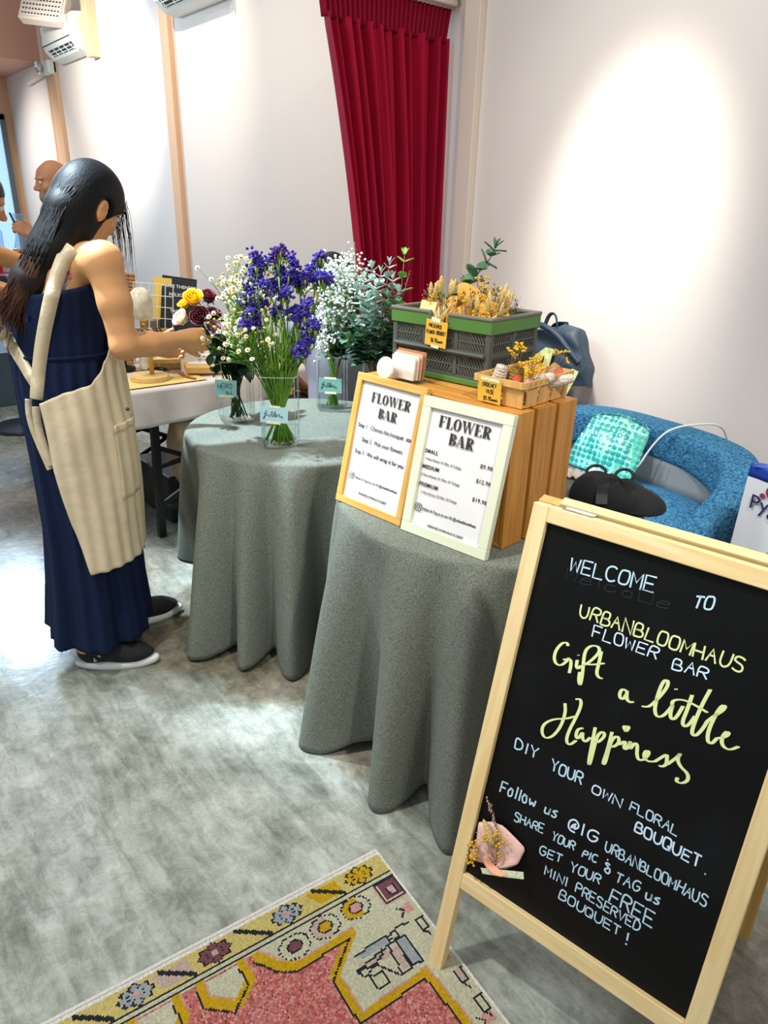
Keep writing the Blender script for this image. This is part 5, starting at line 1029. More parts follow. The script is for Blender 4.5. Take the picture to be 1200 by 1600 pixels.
BPX = (-1.945, 2.60, .622)
t = thing('backpack', 'navy backpack with patterned yellow straps leaning on the wall behind the sofa end', 'backpack', BPX, (-.12, 0, .05))
def pk(u, v):
    a = 2*PI*u; c, s_ = math.cos(a), math.sin(a); e = .5; z = .375*v; k = math.sin(min(1, v*6)*PI/2)*(1-.35*max(0, v-.55)/.45)*(1 if v < .97 else .4)
    return V((.175*k*math.copysign(abs(c)**e, c)-.05*max(0, v-.4), .075*k*math.copysign(abs(s_)**e, s_)+.006*math.sin(v*22+u*20), z+.02*math.sin(u*8)*v))
MB().grid(lambda u, v: pk(u, .36+.64*v), 48, 26, cu=True).build('navy_body', M_navy, t, smooth=True)
MB().grid(lambda u, v: V((0, 0, 0))+pk(u, .37*v)*1.0, 48, 14, cu=True).build('vinyl_bottom', M_vinyl, t, smooth=True)
for pts in ([(-.10, -.078, .20), (-.04, -.092, .235), (.0, -.09, .27)], [(-.005, -.085, .16), (.01, -.10, .21), (.012, -.09, .28)], [(.10, -.09, .07), (.135, -.095, .14), (.15, -.085, .21)]):
    MB().ribbon([V(q) for q in chaikin(pts, 2)], .034, (0, -1, 0), .004).build('strap', M_strap, t)
MB().tube([V(q) for q in chaikin([(-.13, -.06, .36), (-.06, -.09, .375), (.03, -.085, .34), (.10, -.08, .28), (.15, -.07, .24)], 2)], .013, 8).build('zip_flap', M_navy, t, smooth=True)
MB().tube([V(q) for q in chaikin([(-.09, -.02, .36), (-.07, -.03, .42), (-.035, -.03, .425), (-.02, -.02, .36)], 2)], .009, 8, flat=.5).build('top_handle', M_navy, t, smooth=True)
# ---------------------------------------------------------------- things on the back of the round table
M_blk = mat('black_canvas', '#17181a', .8, bump=.3, bscale=200); M_blkp = mat('black_plastic', '#0d0e10', .4)
t = thing('black_pouch', 'black canvas pouch lying at the back edge of the crate table', 'pouch', (-.98, 1.66, TZ+.003), .35)
def po(u, v):
    a = 2*PI*u; f = lambda w_, ex: math.copysign(abs(w_)**(2/ex), w_); x, y = f(math.cos(a), 2.8), f(math.sin(a), 2.6)
    if v < .15: return V((.13*x*v/.15, .072*y*v/.15, .002))
    q = (v-.15)/.85; k = math.cos(q*PI/2)**.55 if q < 1 else 0
    return V((.13*x*k*(1+.03*math.sin(a*3)), .072*y*k, .002+.064*math.sin(q*PI/2)*(1-.28*x*k)+.006*math.sin(x*9+y*5)*q))
MB().grid(po, 40, 20, cu=True).build('canvas_body', M_blk, t, smooth=True)
MB().ribbon([V(q) for q in chaikin([(-.02, -.085, .02), (-.03, -.06, .055), (-.035, 0, .066), (-.04, .06, .05)], 2)], .03, (0, -.4, 1), .003).build('web_strap', M_blkp, t)
for cx, cy, r in ((-.075, .045, .026), (.0, .06, .024)): MB().tube([V((cx+r*math.cos(k*2*PI/20), cy+r*.8*math.sin(k*2*PI/20), .062+.014*math.sin(k*2*PI/20))) for k in range(20)], .0045, 7, closed=True).build('finger_loop', M_blkp, t, smooth=True)
t = tag(MB().grid(lambda u, v: V((.045*(2*u-1)*math.sin(PI*(.15+.7*v)), .03*(2*v-1), .008+.010*math.sin(PI*u)*math.sin(PI*v)+.004*math.sin(u*14))), 18, 12).build('crumpled_cloth', mat('white_cotton', '#d9d4cb', .9), smooth=True, loc=(-1.18, 1.74, TZ+.004), rot=(0, 0, .4), solid=.004), 'small crumpled white cloth behind the wooden crate', 'cloth')
# ---------------------------------------------------------------- right edge: bags beside the sofa
t = thing('shopping_bag', 'white plastic shopping bag with cobalt blue top edge and printed flower emblem beside the sofa', 'bag', (-.648, 2.12, .0), (0, 0, .12))
M_bagw = mat('white_bag_plastic', '#dfe3ea', .35, spec=.6); M_bagb = mat('cobalt_bag_edge', '#1d3fa0', .4); M_bagl = glass('blue_translucent_film', (.25, .45, .85), 1.35, .15, .35)
def bagf(u, v, s):
    x = .36*(u)-.19+.012*v; return V((x+.02*(1-v)*u*0, s*(.07*math.sin(PI*u)*(.75+.25*math.cos(v*3))+.004)+.006*math.sin(u*20+v*8)*math.sin(PI*u), .81*v))
MB().grid(lambda u, v: bagf(u, .93*v, -1), 24, 20).grid(lambda u, v: bagf(u, .93*v, 1), 24, 20).build('bag_body', M_bagw, t, smooth=True)
MB().grid(lambda u, v: bagf(u, .93+.05*v, -1.02), 24, 4).grid(lambda u, v: bagf(u, .93+.05*v, 1.02), 24, 4).build('blue_edge', M_bagb, t, smooth=True, solid=.002)
MB().grid(lambda u, v: V((-.17+.3*u+.03*v, -.02+.03*v, .79+.10*math.sin(u*PI*.55)*v)), 14, 8).build('film_handle', M_bagl, t, smooth=True, solid=.001)
lm = MB(); fb = lambda x, y, h: V((x, bagf((x+.178)/.36, .5, -1).y-.003-h, y)); 
put(lm, text_geo('Pyga', .062, 'LEFT', .004), -.155, .665, fb); lm.build('lettering', mat('indigo_print', '#2a2a5c', .6), t)
fl_ = MB()
for k in range(14): a = k*2*PI/14; fl_.prism([(-.095+.015*math.cos(a)+.006*math.cos(b), .730+.015*math.sin(a)+.006*math.sin(b)) for b in [q*2*PI/8 for q in range(8)]], fb, .0008)
fl_.prism([(-.122+.008*math.cos(b), .712+.008*math.sin(b)) for b in [q*2*PI/12 for q in range(12)]], fb, .0008); fl_.build('flower_emblem', mat('maroon_print', '#8c2f52', .6), t)
fo = MB(); rn = random.Random(3)
for k in range(70): fo.ell((rn.uniform(-.15, .15), -.082+.03*0, rn.uniform(.22, .58)), (.008, .004, .006), nu=6, nv=4)
fo.build('leafy_print', mat('green_leaf_print', '#7f8f6c', .7, var=.4, vscale=40), t)
t = thing('paper_bag', 'brown kraft paper bag with white rope handle on the floor beside the sofa arm', 'bag', (-.80, 2.30, .0), (0, 0, -.1))
M_kr = mat('brown_kraft', '#a8703f', .75, var=.15, vscale=12)
MB().box((.05, .05, .30), (.22, .13, .60), taper=1.0).build('paper_body', M_kr, t, bev=.003)
MB().tube([V(q) for q in chaikin([(-.02, -.02, .52), (-.03, -.035, .47), (.0, -.04, .42), (.05, -.04, .40), (.06, -.02, .36)], 3)], .007, 8).build('rope_handle', mat('white_rope', '#ddd8cc', .9), t, smooth=True)
# ---------------------------------------------------------------- long jewellery table
WX0, WX1, WY0, WY1 = -3.62, -2.955, 1.03, 2.12
M_wc = mat('white_tablecloth_cotton', '#e2d5cb', .85, bump=.15, bscale=14); M_wood = wood('pale_round_wood', '#d9b568', '#ecd090', 6, .5, 'X')
t = thing('folding_table', 'long folding table with black legs under the white cloth, behind the flower vases', 'table', (0, 0, 0))
MB().box(((WX0+WX1)/2, (WY0+WY1)/2, .69), (WX1-WX0-.02, WY1-WY0-.02, .03)).build('table_top', M_tabletop, t)
for x in (WX0+.08, WX1-.03):
    for y in (WY0+.12, WY1-.12): MB().bar((x, y, 0), (x, y+(.02 if y < 1.7 else -.02), .675), .032, .032, (0, 1, 0)).build('leg', M_blackm, t)
    MB().bar((x, WY0+.13, .44), (x, WY0+.42, .30), .014, .022).bar((x, WY0+.42, .30), (x, WY0+.14, .16), .014, .022).bar((x, WY0+.12, .34), (x, WY0+.30, .365), .012, .02).build('brace', M_blackm, t)
    MB().bar((x, WY0+.1, .56), (x, WY1-.1, .58), .02, .03).bar((x, WY0+.15, .14), (x, WY1-.15, .14), .02, .02).build('rail', M_blackm, t)
m_ = MB()
def wcl(u, v):                                                  # cloth over the top and down the right-hand side
    y = WY0-.015+(WY1-WY0+.03)*u
    if v < .6: return V((WX0-.01+(WX1-WX0+.015)*v/.6, y, TZ-.006))
    q = (v-.6)/.4; drop = .155-.035*u+.01*math.sin(u*9); return V((WX1+.006+.018*q+.009*math.sin(u*26)*q, y, TZ-.006-drop*q))
m_.grid(wcl, 90, 26)
def wcf(u, v): return V((WX0-.01+(WX1-WX0+.017)*u, WY0-.016-.03*v-.012*math.sin(u*19)*v, TZ-.006-(.62 if u < .93 else .5)*v*(.94+.06*math.sin(u*7))))
m_.grid(wcf, 50, 24)
tag(m_.build('tablecloth', M_wc, smooth=True, solid=.002), 'white cotton cloth on the long jewellery table', 'tablecloth')
Z0 = TZ
# under the table
tag(MB().box((-3.3, 1.60, .12), (.42, .7, .24)).build('storage_box', mat('black_storage_plastic', '#15181c', .5), bev=.01), 'black storage box on the floor under the jewellery table', 'box')
tag(MB().grid(lambda u, v: V((-3.06-.05*math.sin(PI*u)*math.sin(PI*v)+.02*math.sin(v*9), 1.28+.62*u, .235+.30*v)), 16, 12).build('canvas_sack', mat('cream_canvas', '#c9b48a', .85, var=.1), smooth=True, solid=.09), 'cream canvas sack standing on the box under the jewellery table', 'sack')
for k in range(3): tag(MB().box((-3.2, 1.28+.26*k, .615), (.30, .24, .07), taper=1.08).build('shallow_tray', mat('grey_tray', '#3a3634', .5), bev=.006), ['shallow dark tray slung under the jewellery table top, nearest the apron', 'shallow dark tray slung under the table top, middle one of three', 'shallow dark tray slung under the table top, furthest from the apron'][k], 'tray')
# bracelet stand
def beads(mb, c, R, r, n, axis=(1, 0, 0), jit=0, rn=random):
    ax_ = V(axis).normalized(); x = ax_.orthogonal().normalized(); y = ax_.cross(x)
    for k in range(n): a = 2*PI*k/n; mb.ell(V(c)+x*(R*math.cos(a))+y*(R*math.sin(a)), (r, r, r), nu=6, nv=4)
BSX, BSY = -3.10, 1.215
t = thing('bracelet_stand', 'round pale wood bracelet stand with upright post on the jewellery table', 'stand', (BSX, BSY, Z0+.002))
MB().lathe([(.082, 0), (.085, .003), (.085, .020), (.082, .023)], seg=40).build('round_base', M_wood, t, smooth=True, autos=40)
MB().tube([(0, .012, .02), (0, .012, .215)], .011, 12).tube([(-.012, -.075, .205), (.0, .012, .205), (.006, .10, .205)], .015, 12).build('post', mat('honey_post', '#cf9a3c', .5), t, smooth=True)
cols = ('#3a2320', '#5a3430', '#2a2226', '#7a5048', '#30202a', '#b9a49a', '#4a2a2a', '#1c1a20')
for k in range(9):
    b = MB(); beads(b, (0, 0, 0), .034, .0052, 24, (.1*math.sin(k), 1, .12*math.cos(k*2)))
    tag(b.build('bead_bracelet', mat('bead_'+'abcdefghi'[k], cols[k % 8], .3), smooth=True, loc=(BSX-.006+.012*(k/9), BSY-.060+.0135*k+.012, Z0+.19)), 'dark bead bracelet hanging on the wooden bracelet stand', 'bracelet', 'bead bracelets on the wooden stand')
t = thing('necklace_stand', 'pale resin jar-shaped stand with gold neck behind the bracelet stand', 'stand', (-3.33, 1.30, Z0+.002))
MB().lathe([(.035, 0), (.038, .02), (.03, .12), (.012, .16), (.012, .22), (.045, .24), (.052, .30), (.045, .35), (.02, .37)], seg=24).build('body', mat('pale_resin', '#e6dcc0', .3, var=.2, vscale=30), t, smooth=True)
MB().lathe([(.014, .17), (.0145, .2), (.014, .22)], seg=16).build('gold_neck', mat('brass', '#c9992e', .3, .9), t, smooth=True)
for k in range(4):
    b = MB(); beads(b, (0, 0, 0), .042, .0065, 20, (.3, .5, 1)); tag(b.build('bead_necklace', mat('purple_bead_'+'abcd'[k], ('#4a3560', '#e3dde0', '#2c2438', '#8a7a9a')[k], .3), smooth=True, loc=(-3.36, 1.20, Z0+.10+.055*k), rot=(.5, .3, 0)), ['dark purple bead string lowest on the left of the resin stand', 'white bead string second from the bottom beside the resin stand', 'black bead string third from the bottom beside the resin stand', 'lilac bead string topmost beside the resin stand'][k], 'necklace')
tag(MB().tube([(-3.36, 1.20, Z0+.002), (-3.36, 1.20, Z0+.32)], .012, 10).lathe([(.05, 0), (.05, .012)], (-3.36, 1.20, Z0+.002)).build('bead_pole', M_blackm, smooth=True, autos=40), 'black pole stand carrying bead strings left of the resin stand', 'stand')
# tilted ring tray, letter board, grid rack, folder, woven panel
t = thing('ring_tray', 'cream earring tray tilted up behind the bracelets', 'tray', (-3.26, 1.37, Z0+.10), (.75, 0, 1.15))
MB().box((0, 0, 0), (.16, .15, .012)).build('tray_floor', mat('cream_velvet', '#e8dccb', .9), t); e = MB()
for a in (-1, 1): e.box((.08*a, 0, .008), (.008, .15, .03)).box((0, .075*a, .008), (.168, .008, .03))
e.build('tray_edge', M_wood, t)
for i in range(4):
    for j in range(3): tag(MB().tube([V((.008*math.cos(q*.524), .008*math.sin(q*.524), 0)) for q in range(12)], .0018, 5, closed=True).build('earring', mat('dark_silver', '#55504e', .3, .8), smooth=True, loc=V((-3.26, 1.37, Z0+.10))+Euler((.75, 0, 1.15)).to_matrix() @ V((-.055+i*.037, -.045+j*.045, .011)), rot=(.75, 0, 1.15)), 'small dark ring earring in the tilted cream tray', 'earring', 'earrings in the tilted tray')
tag(MB().box((-3.30, 1.40, Z0+.04), (.06, .12, .08)).build('tray_riser', M_wood), 'small wooden riser under the tilted earring tray', 'riser')
LBP = (-3.42, 1.505, Z0+.15)
t = thing('letter_board', 'black grooved letter board with white letters leaning on the jewellery table', 'letter board', LBP, (-.30, .14, 1.18))
pan_ = MB().box((0, 0, .13), (.165, .014, .26)).build('grooved_board', mat('black_felt', '#1b232b', .85), t, bev=.002)
gr = MB()
for k in range(26): gr.box((0, -.0075, .01+.0094*k), (.155, .001, .0025))
gr.build('grooves', mat('dark_groove', '#3a4650', .8), pan_)
lt = MB(); fl2 = lambda x, y, h: V((x, -.0085-h, y))
for body, x, y in (('ALICE THENETT', 0, .205), ('NELSONE', 0, .165), ('IN', .02, .125), ('YARN', -.01, .085), ('&', .0, .045)): put(lt, text_geo(body, .022, 'CENTER', .012), x, y, fl2)
lt.build('lettering', mat('white_letters', '#e3e6e6', .6), pan_)
tag(MB().box((-3.46, 1.50, Z0+.075), (.12, .26, .15)).build('display_block', M_tabletop, bev=.004), 'tan display block under the letter board', 'block')
t = thing('grid_rack', 'white wire grid rack standing behind the bracelets', 'rack', (-3.40, 1.37, Z0+.12), (-.1, .1, 1.2)); g = MB()
for k in range(6): g.tube([(-.09+.036*k, 0, 0), (-.09+.036*k, 0, .26)], .0022, 5).tube([(-.09, 0, .052*k), (.09, 0, .052*k)], .0022, 5)
g.build('wire_grid', mat('white_wire', '#ece6da', .4), t); MB().tube([(-.085, .0, 0), (-.085, .0, -.115)], .005, 8).tube([(.085, .0, 0), (.085, .0, -.115)], .005, 8).build('rack_leg', mat('white_wire_leg', '#ece6da', .4), t)
tag(MB().box((0, 0, .10), (.085, .01, .20)).build('yellow_folder', mat('yellow_card_folder', '#e6c55a', .7), loc=(-3.47, 1.455, Z0+.20), rot=(-.2, .1, 1.2)), 'yellow card folder between the wire rack and the letter board', 'folder')
tag(MB().box((-3.50, 1.44, Z0+.10), (.06, .10, .198)).build('folder_stand', M_tabletop), 'tan block behind the wire rack, under the yellow folder', 'block')
t = thing('woven_panel', 'brown ribbed display panel beside the hanging hair, with a black clip', 'display panel', (-3.50, 1.245, Z0+.002), (-.12, .12, 1.2)); q = MB()
for k in range(26): q.tube([(-.05, 0, .006+.0165*k), (.05, 0, .006+.0165*k)], .0085, 6)
q.build('ribbed_body', mat('brown_rattan', '#a87c52', .7, var=.2, vscale=40), t); MB().box((-.03, 0, .45), (.05, .03, .05), Matrix.Rotation(.5, 3, 'Y')).build('black_clip', M_blkp, t, bev=.004)
# flat things in front
t = thing('kraft_tray', 'tan kraft tray tilted at the right end of the jewellery table', 'tray', (-3.13, 1.50, Z0+.028), (.22, .06, 1.3)); MB().box((0, 0, .012), (.20, .17, .03)).build('tray_body', mat('tan_kraft', '#d2ac66', .7), t, bev=.003)
MB().box((-.01, .012, .0285), (.15, .12, .004)).build('white_pad', mat('white_pad', '#e8e3da', .8), t); 
for k in range(8): tag(MB().ell((0, 0, 0), (.008, .004, .003), nu=8, nv=5).build('silver_pendant', mat('silver_pendant_metal', '#8f8f98', .3, .8), smooth=True, loc=V((-3.13, 1.50, Z0+.028))+Euler((.22, .06, 1.3)).to_matrix() @ V((-.06+.03*(k % 4), -.01+.04*(k//4), .034)), rot=(.22, .06, 1.3)), 'small silver pendant on the tan kraft tray', 'pendant', 'pendants on the kraft tray')
for k, (x, y) in enumerate(((-3.25, 1.13), (-3.22, 1.24), (-3.24, 1.32), (-3.21, 1.29))):
    b = MB(); beads(b, (0, 0, 0), .030, .0065, 18, (0, 0, 1)); tag(b.build('black_bracelet', mat('black_bead', '#0e0f12', .25), smooth=True, loc=(x, y, Z0+.008+.012*(k == 3))), ['black bead bracelet lying nearest the apron on the white cloth', 'black bead bracelet lying just left of the stand post', 'black bead bracelet lying right of the stand post', 'black bead bracelet stacked on another right of the stand post'][k], 'bracelet')
tag(MB().ribbon([V(q) for q in chaikin([(-3.20, 1.36, Z0+.01), (-3.12, 1.37, Z0+.014), (-3.06, 1.36, Z0+.006), (-2.99, 1.38, Z0+.004)], 2)], .016, (0, 0, 1), .004).build('leather_strap', mat('reddish_leather', '#9a5a3c', .55)), 'reddish brown leather strap lying beside the bracelet stand', 'strap')
tag(MB().box((-3.06, 1.25, Z0+.0012), (.17, .36, .002)).build('yellow_mat', mat('yellow_paper', '#e7cc7a', .8)), 'yellow paper sheet under the bracelet stand', 'paper')
tag(MB().box((-3.05, 1.63, Z0+.012), (.05, .035, .022)).build('ring_box', M_blkp, bev=.003), 'tiny black box behind the HERO vase', 'box')
t = thing('fabric_flower', 'white fabric flower by the hand on the jewellery table', 'flower', (-3.14, 1.44, Z0+.115)); f = MB(); rn = random.Random(2)
for k in range(14): a = k*2*PI/14; f.grid(lambda u, v, a=a, k=k: V((math.cos(a)*.04*v-math.sin(a)*(u-.5)*.018*math.sin(PI*min(1, v+.1)), math.sin(a)*.04*v+math.cos(a)*(u-.5)*.018*math.sin(PI*min(1, v+.1)), .014*v*(1+(k % 2))-.01*v*v)), 4, 5)
f.build('petals', M_petal, t, smooth=True)
tag(MB().box((-3.15, 1.44, Z0+.056), (.06, .08, .108)).build('flower_block', mat('cream_block', '#e6dccb', .8), bev=.003), 'cream block under the white fabric flower', 'block')
# left edge: pedestal and bench, far display
tag(MB().box((-6.1, 1.25, .2), (.5, .7, .4)).build('storage_bench', mat('blue_grey_laminate', '#4d5a66', .4), bev=.01), 'blue-grey bench unit on the floor at the far left edge', 'bench')
t = thing('display_table', 'tall round-based display table at the left edge, crowded with small goods', 'table', (-5.2, 1.13, 0))
MB().lathe([(.205, 0), (.21, .008), (.20, .02), (.04, .035), (.032, .06), (.03, .92)], seg=40).build('round_base', mat('dark_steel', '#2a333c', .25, .8), t, smooth=True, autos=40); MB().lathe([(.31, .92), (.32, .925), (.32, .945), (.31, .95)], seg=40).build('table_top', mat('white_top', '#e6e6e4', .4), t)
CZ = .952
def good(nm, mb, m, label, cat, loc, **k): return tag(mb.build(nm, m, loc=loc, **k), label, cat)
good('red_box', MB().box((0, 0, .10), (.12, .10, .20)), mat('red_card', '#c41420', .5), 'red box among the goods on the display table', 'box', (-5.105, 1.074, CZ))
good('bottle', MB().lathe([(.045, 0), (.05, .02), (.05, .20), (.03, .27), (.022, .36), (.035, .40), (.03, .41)], seg=24), glass('pale_blue_glass', (.72, .85, .95), 1.4, .05, .25), 'tall pale blue glass bottle on the display table', 'bottle', (-5.105, 1.271, CZ), smooth=True)
good('bottle', MB().lathe([(.03, 0), (.03, .3), (.012, .34), (.012, .4)], seg=18), glass('clear_blue_glass', (.75, .85, .98), 1.4, .05, .2), 'slim clear bottle behind the red box on the display table', 'bottle', (-5.232, 1.167, CZ), smooth=True)
good('green_pack', MB().box((0, 0, .09), (.10, .12, .18)), mat('lime_pack', '#a9cf3f', .5), 'lime green pack behind the blue bottle on the display table', 'box', (-5.197, 1.386, CZ), rot=(0, 0, .3))
good('pink_bowl', MB().lathe([(.03, 0), (.07, .03), (.085, .07)], seg=24, cap=False), mat('dusty_pink_ceramic', '#b98a90', .4), 'dusty pink bowl at the front of the display table', 'bowl', (-5.036, 1.178, CZ), smooth=True, solid=.006)
for k in range(5): good('small_packet', MB().box((0, 0, .03), (.07, .05, .06)), mat('packet_'+'abcde'[k], ('#5d86b8', '#e3e3e6', '#2a2f3a', '#9fc3d8', '#d9d2c6')[k], .5), ('blue', 'white', 'black', 'pale blue', 'cream')[k]+' little packet at the front edge of the display table', 'packet', (-5.0+.03*(k % 2), .96+.065*k, CZ), bev=.002)
tag(MB().box((0, 0, .0), (.18, .24, .004)).build('printed_card', mat('printed_card', '#e0e0e4', .6, var=.4, vscale=40), loc=(-5.290, 1.016, CZ+.1), rot=(0, -1.1, .2)), 'white printed card leaning at the left of the display table', 'card')
# ---------------------------------------------------------------- people
def skin_mat(name, c): return mat(name, c, .5, var=.06, vscale=9, sss=.12)
M_nail = mat('nail_pink', '#d98a86', .3); M_white_eye = mat('eye_white', '#e9e6e0', .3); M_iris = mat('dark_iris', '#1d120c', .2)
def head_prims(c, f, u, s=1, nose=1):
    f, sd, u = frame_of(f, u); c = V(c); P = lambda a, b, d: c+f*(a*s)+sd*(b*s)+u*(d*s); R = axes(f, sd, u)
    pr = [('e', c+f*(-.008*s)+u*(.022*s), (.098*s, .076*s, .095*s), R, .02), ('e', P(.022, 0, -.045), (.068*s, .058*s, .075*s), R, .03), ('e', P(.052, 0, -.092), (.028*s, .030*s, .022*s), R, .03),
          ('c', P(.088, 0, .004), P(.108*nose, 0, -.030), .008*s, .012*s, .012), ('e', P(.098, .011, -.036), (.009*s, .008*s, .007*s), R, .008), ('e', P(.098, -.011, -.036), (.009*s, .008*s, .007*s), R, .008),
          ('e', P(.084, 0, -.060), (.010*s, .022*s, .006*s), R, .006), ('e', P(.082, 0, -.070), (.010*s, .019*s, .007*s), R, .006),
          ('e', P(.078, .033, .022), (.014*s, .026*s, .008*s), R, .014), ('e', P(.078, -.033, .022), (.014*s, .026*s, .008*s), R, .014)]
    for b in (-1, 1):
        pr += [('se', P(.095, .032*b, .002), (.014*s, .018*s, .011*s), R, .012), ('e', P(.056, .050*b, -.03), (.022*s, .020*s, .022*s), R, .02)]
        e0 = P(-.008, .076*b, -.008); Re = axes((f*.9+u*.35).normalized(), sd, u)
        pr += [('e', e0, (.018*s, .007*s, .031*s), R, .006), ('se', e0+sd*(b*.006*s)+f*.002*s, (.010*s, .006*s, .020*s), R, .004), ('c', P(-.004, .074*b, -.032), P(.002, .073*b, -.038), .007*s, .006*s, .005)]
    return pr
def eyes(parent, c, f, u, s=1):
    f, sd, u = frame_of(f, u); c = V(c)
    for b in (-1, 1):
        q = c+f*(.081*s)+sd*(.032*s*b)+u*(.002*s); e = MB().ell(q, (.011*s,)*3, nu=12, nv=8).build('eye', M_white_eye, parent, smooth=True); MB().ell(q+f*.0072*s, (.0052*s,)*3, nu=10, nv=6).build('iris', M_iris, e, smooth=True)
def hand_prims(w_, d, n_, t, s=1, curl=(.5, .7, .5), spread=.0, thumb=(.55, .6, .35)):
    """w_ wrist, d along the hand, n_ the way the fingers curl, t thumb side"""
    d = V(d).normalized(); n_ = V(n_); n_ = (n_-d*n_.dot(d)).normalized(); t = V(t); t = (t-d*t.dot(d)-n_*t.dot(n_)).normalized(); w_ = V(w_)
    R = axes(d, t, n_); pr = [('e', w_+d*.045*s, (.052*s, .038*s, .016*s), R, .014)]
    for i, (o, L) in enumerate(((.030, .070), (.010, .078), (-.010, .072), (-.029, .057))):
        p = w_+d*(.078-.004*abs(i-1))*s+t*o*s; a = 0; pr.append(('c', w_+d*.03*s+t*o*.6*s, p, .011*s, .0098*s, .010)); dirn = d+t*(spread*(1.5-i))
        for k, (fr, r0, r1) in enumerate(((.46, .0094, .0086), (.31, .0086, .0078), (.23, .0078, .0064))):
            a += curl[k]*(1+.08*i); q = p+(dirn.normalized()*math.cos(a)+n_*math.sin(a))*(L*fr*s); pr.append(('c', p, q, r0*s, r1*s, .003)); p = q
    p = w_+d*.022*s+t*.026*s; dt = (d*thumb[0]+t*thumb[1]+n_*thumb[2]).normalized(); q = p+dt*.034*s; pr.append(('c', w_+d*.02*s+t*.008*s, p, .015*s, .0135*s, .012)); pr.append(('c', p, q, .013*s, .0105*s, .008))
    dt2 = (dt+d*.55+n_*.25).normalized(); q2 = q+dt2*.028*s; pr.append(('c', q, q2, .0105*s, .0085*s, .004)); pr.append(('c', q2, q2+(dt2+n_*.2).normalized()*.020*s, .0088*s, .0070*s, .004)); return pr, q2+dt2*.018*s, dt2
# ---- woman in navy dress and cream apron
WP = (-2.218, .731, 0); WR = math.atan2(.95, .313)
M_skin = skin_mat('tan_skin', '#d39a66')
HC, HF, HU = V((.008, .012, 1.437)), V((.66, .50, -.46)), V((.35, .2, .92))
SR, SL = V((.030, -.145, 1.298)), V((-.075, .150, 1.300)); ER_, EL = V((.058, -.185, 1.075)), V((-.01, .235, 1.06)); WRr, WRl = V((.232, -.035, 1.062)), V((.17, .22, .99))
hr, tipR, dtR = hand_prims(WRr, (.9, .42, -.12), (.1, .8, -.1), (-.05, .1, -1), .94, (.55, .75, .5), 0, (.75, .45, .45))
hl, _, _ = hand_prims(WRl, (1, -.25, .1), (.1, -.8, 0), (0, 0, 1), .94, (.5, .7, .5))
body = head_prims(HC, HF, HU, .93, .94)
body += [('c', (-.045, .005, 1.31), (-.008, .004, 1.385), .056, .050, .03), ('c', (-.125, 0, .98), (-.11, 0, 1.12), .098, .100, .06), ('e', (-.090, .0, 1.20), (.088, .122, .13), axes(V((.93, .36, 0)), V((.36, -.93, 0)), V((0, 0, 1))), .05),
         ('c', (-.05, -.01, 1.285), SR, .058, .050, .04), ('c', (-.05, .01, 1.285), SL, .060, .052, .04), ('c', (-.10, -.045, 1.27), (-.11, -.06, 1.17), .06, .055, .05), ('c', (-.13, .06, 1.27), (-.14, .07, 1.17), .06, .055, .05),
         ('c', SR, (.048, -.170, 1.19), .050, .043, .02), ('c', (.048, -.170, 1.19), ER_, .043, .037, .02), ('c', ER_, (.13, -.13, 1.068), .038, .034, .015), ('c', (.13, -.13, 1.068), WRr, .034, .023, .015), ('c', WRr, WRr+V((.03, .014, -.004)), .024, .022, .015),
         ('c', SL, EL, .053, .040, .03), ('c', EL, WRl, .040, .024, .015), ('e', (-.11, 0, .90), (.112, .128, .12), None, .05)]
for hx, hy, kx, ax_, ay in ((-.12, -.075, -.10, -.165, -.110), (-.11, .075, -.08, -.05, .115)):
    body += [('c', (hx, hy, .86), (kx, hy, .48), .074, .054, .04), ('c', (kx, hy, .48), (ax_, ay, .09), .056, .036, .03), ('c', (ax_, ay, .09), (ax_+.04, ay-.01, .045), .036, .034, .03)]
Rh0 = frame_of(HF, HU); body += [('e', HC+Rh0[1]*.080-Rh0[0]*.004-Rh0[2]*.012, (.017, .008, .031), axes(*Rh0), .006), ('se', HC+Rh0[1]*.087-Rh0[0]*(-.001)-Rh0[2]*.008, (.010, .006, .020), axes(*Rh0), .004)]
body += hr+hl
woman = sdf_obj('person', body, M_skin, None, .0045, loc=WP, rot=(0, 0, WR))
tag(woman, 'person in navy dress and cream apron with long dark hair, bending to hold the roses', 'person')
MB().ell(tipR+V((0, -.006, 0)), (.0065, .004, .005), nu=10, nv=6).build('thumb_nail', M_nail, woman, smooth=True)
eyes(woman, HC, HF, HU, .93)
def bvh_of(*obs):
    vs_ = []; fs = []
    for o in obs: n = len(vs_); vs_ += [v.co.copy() for v in o.data.vertices]; fs += [[i+n for i in p.vertices] for p in o.data.polygons]
    return BVHTree.FromPolygons(vs_, fs)
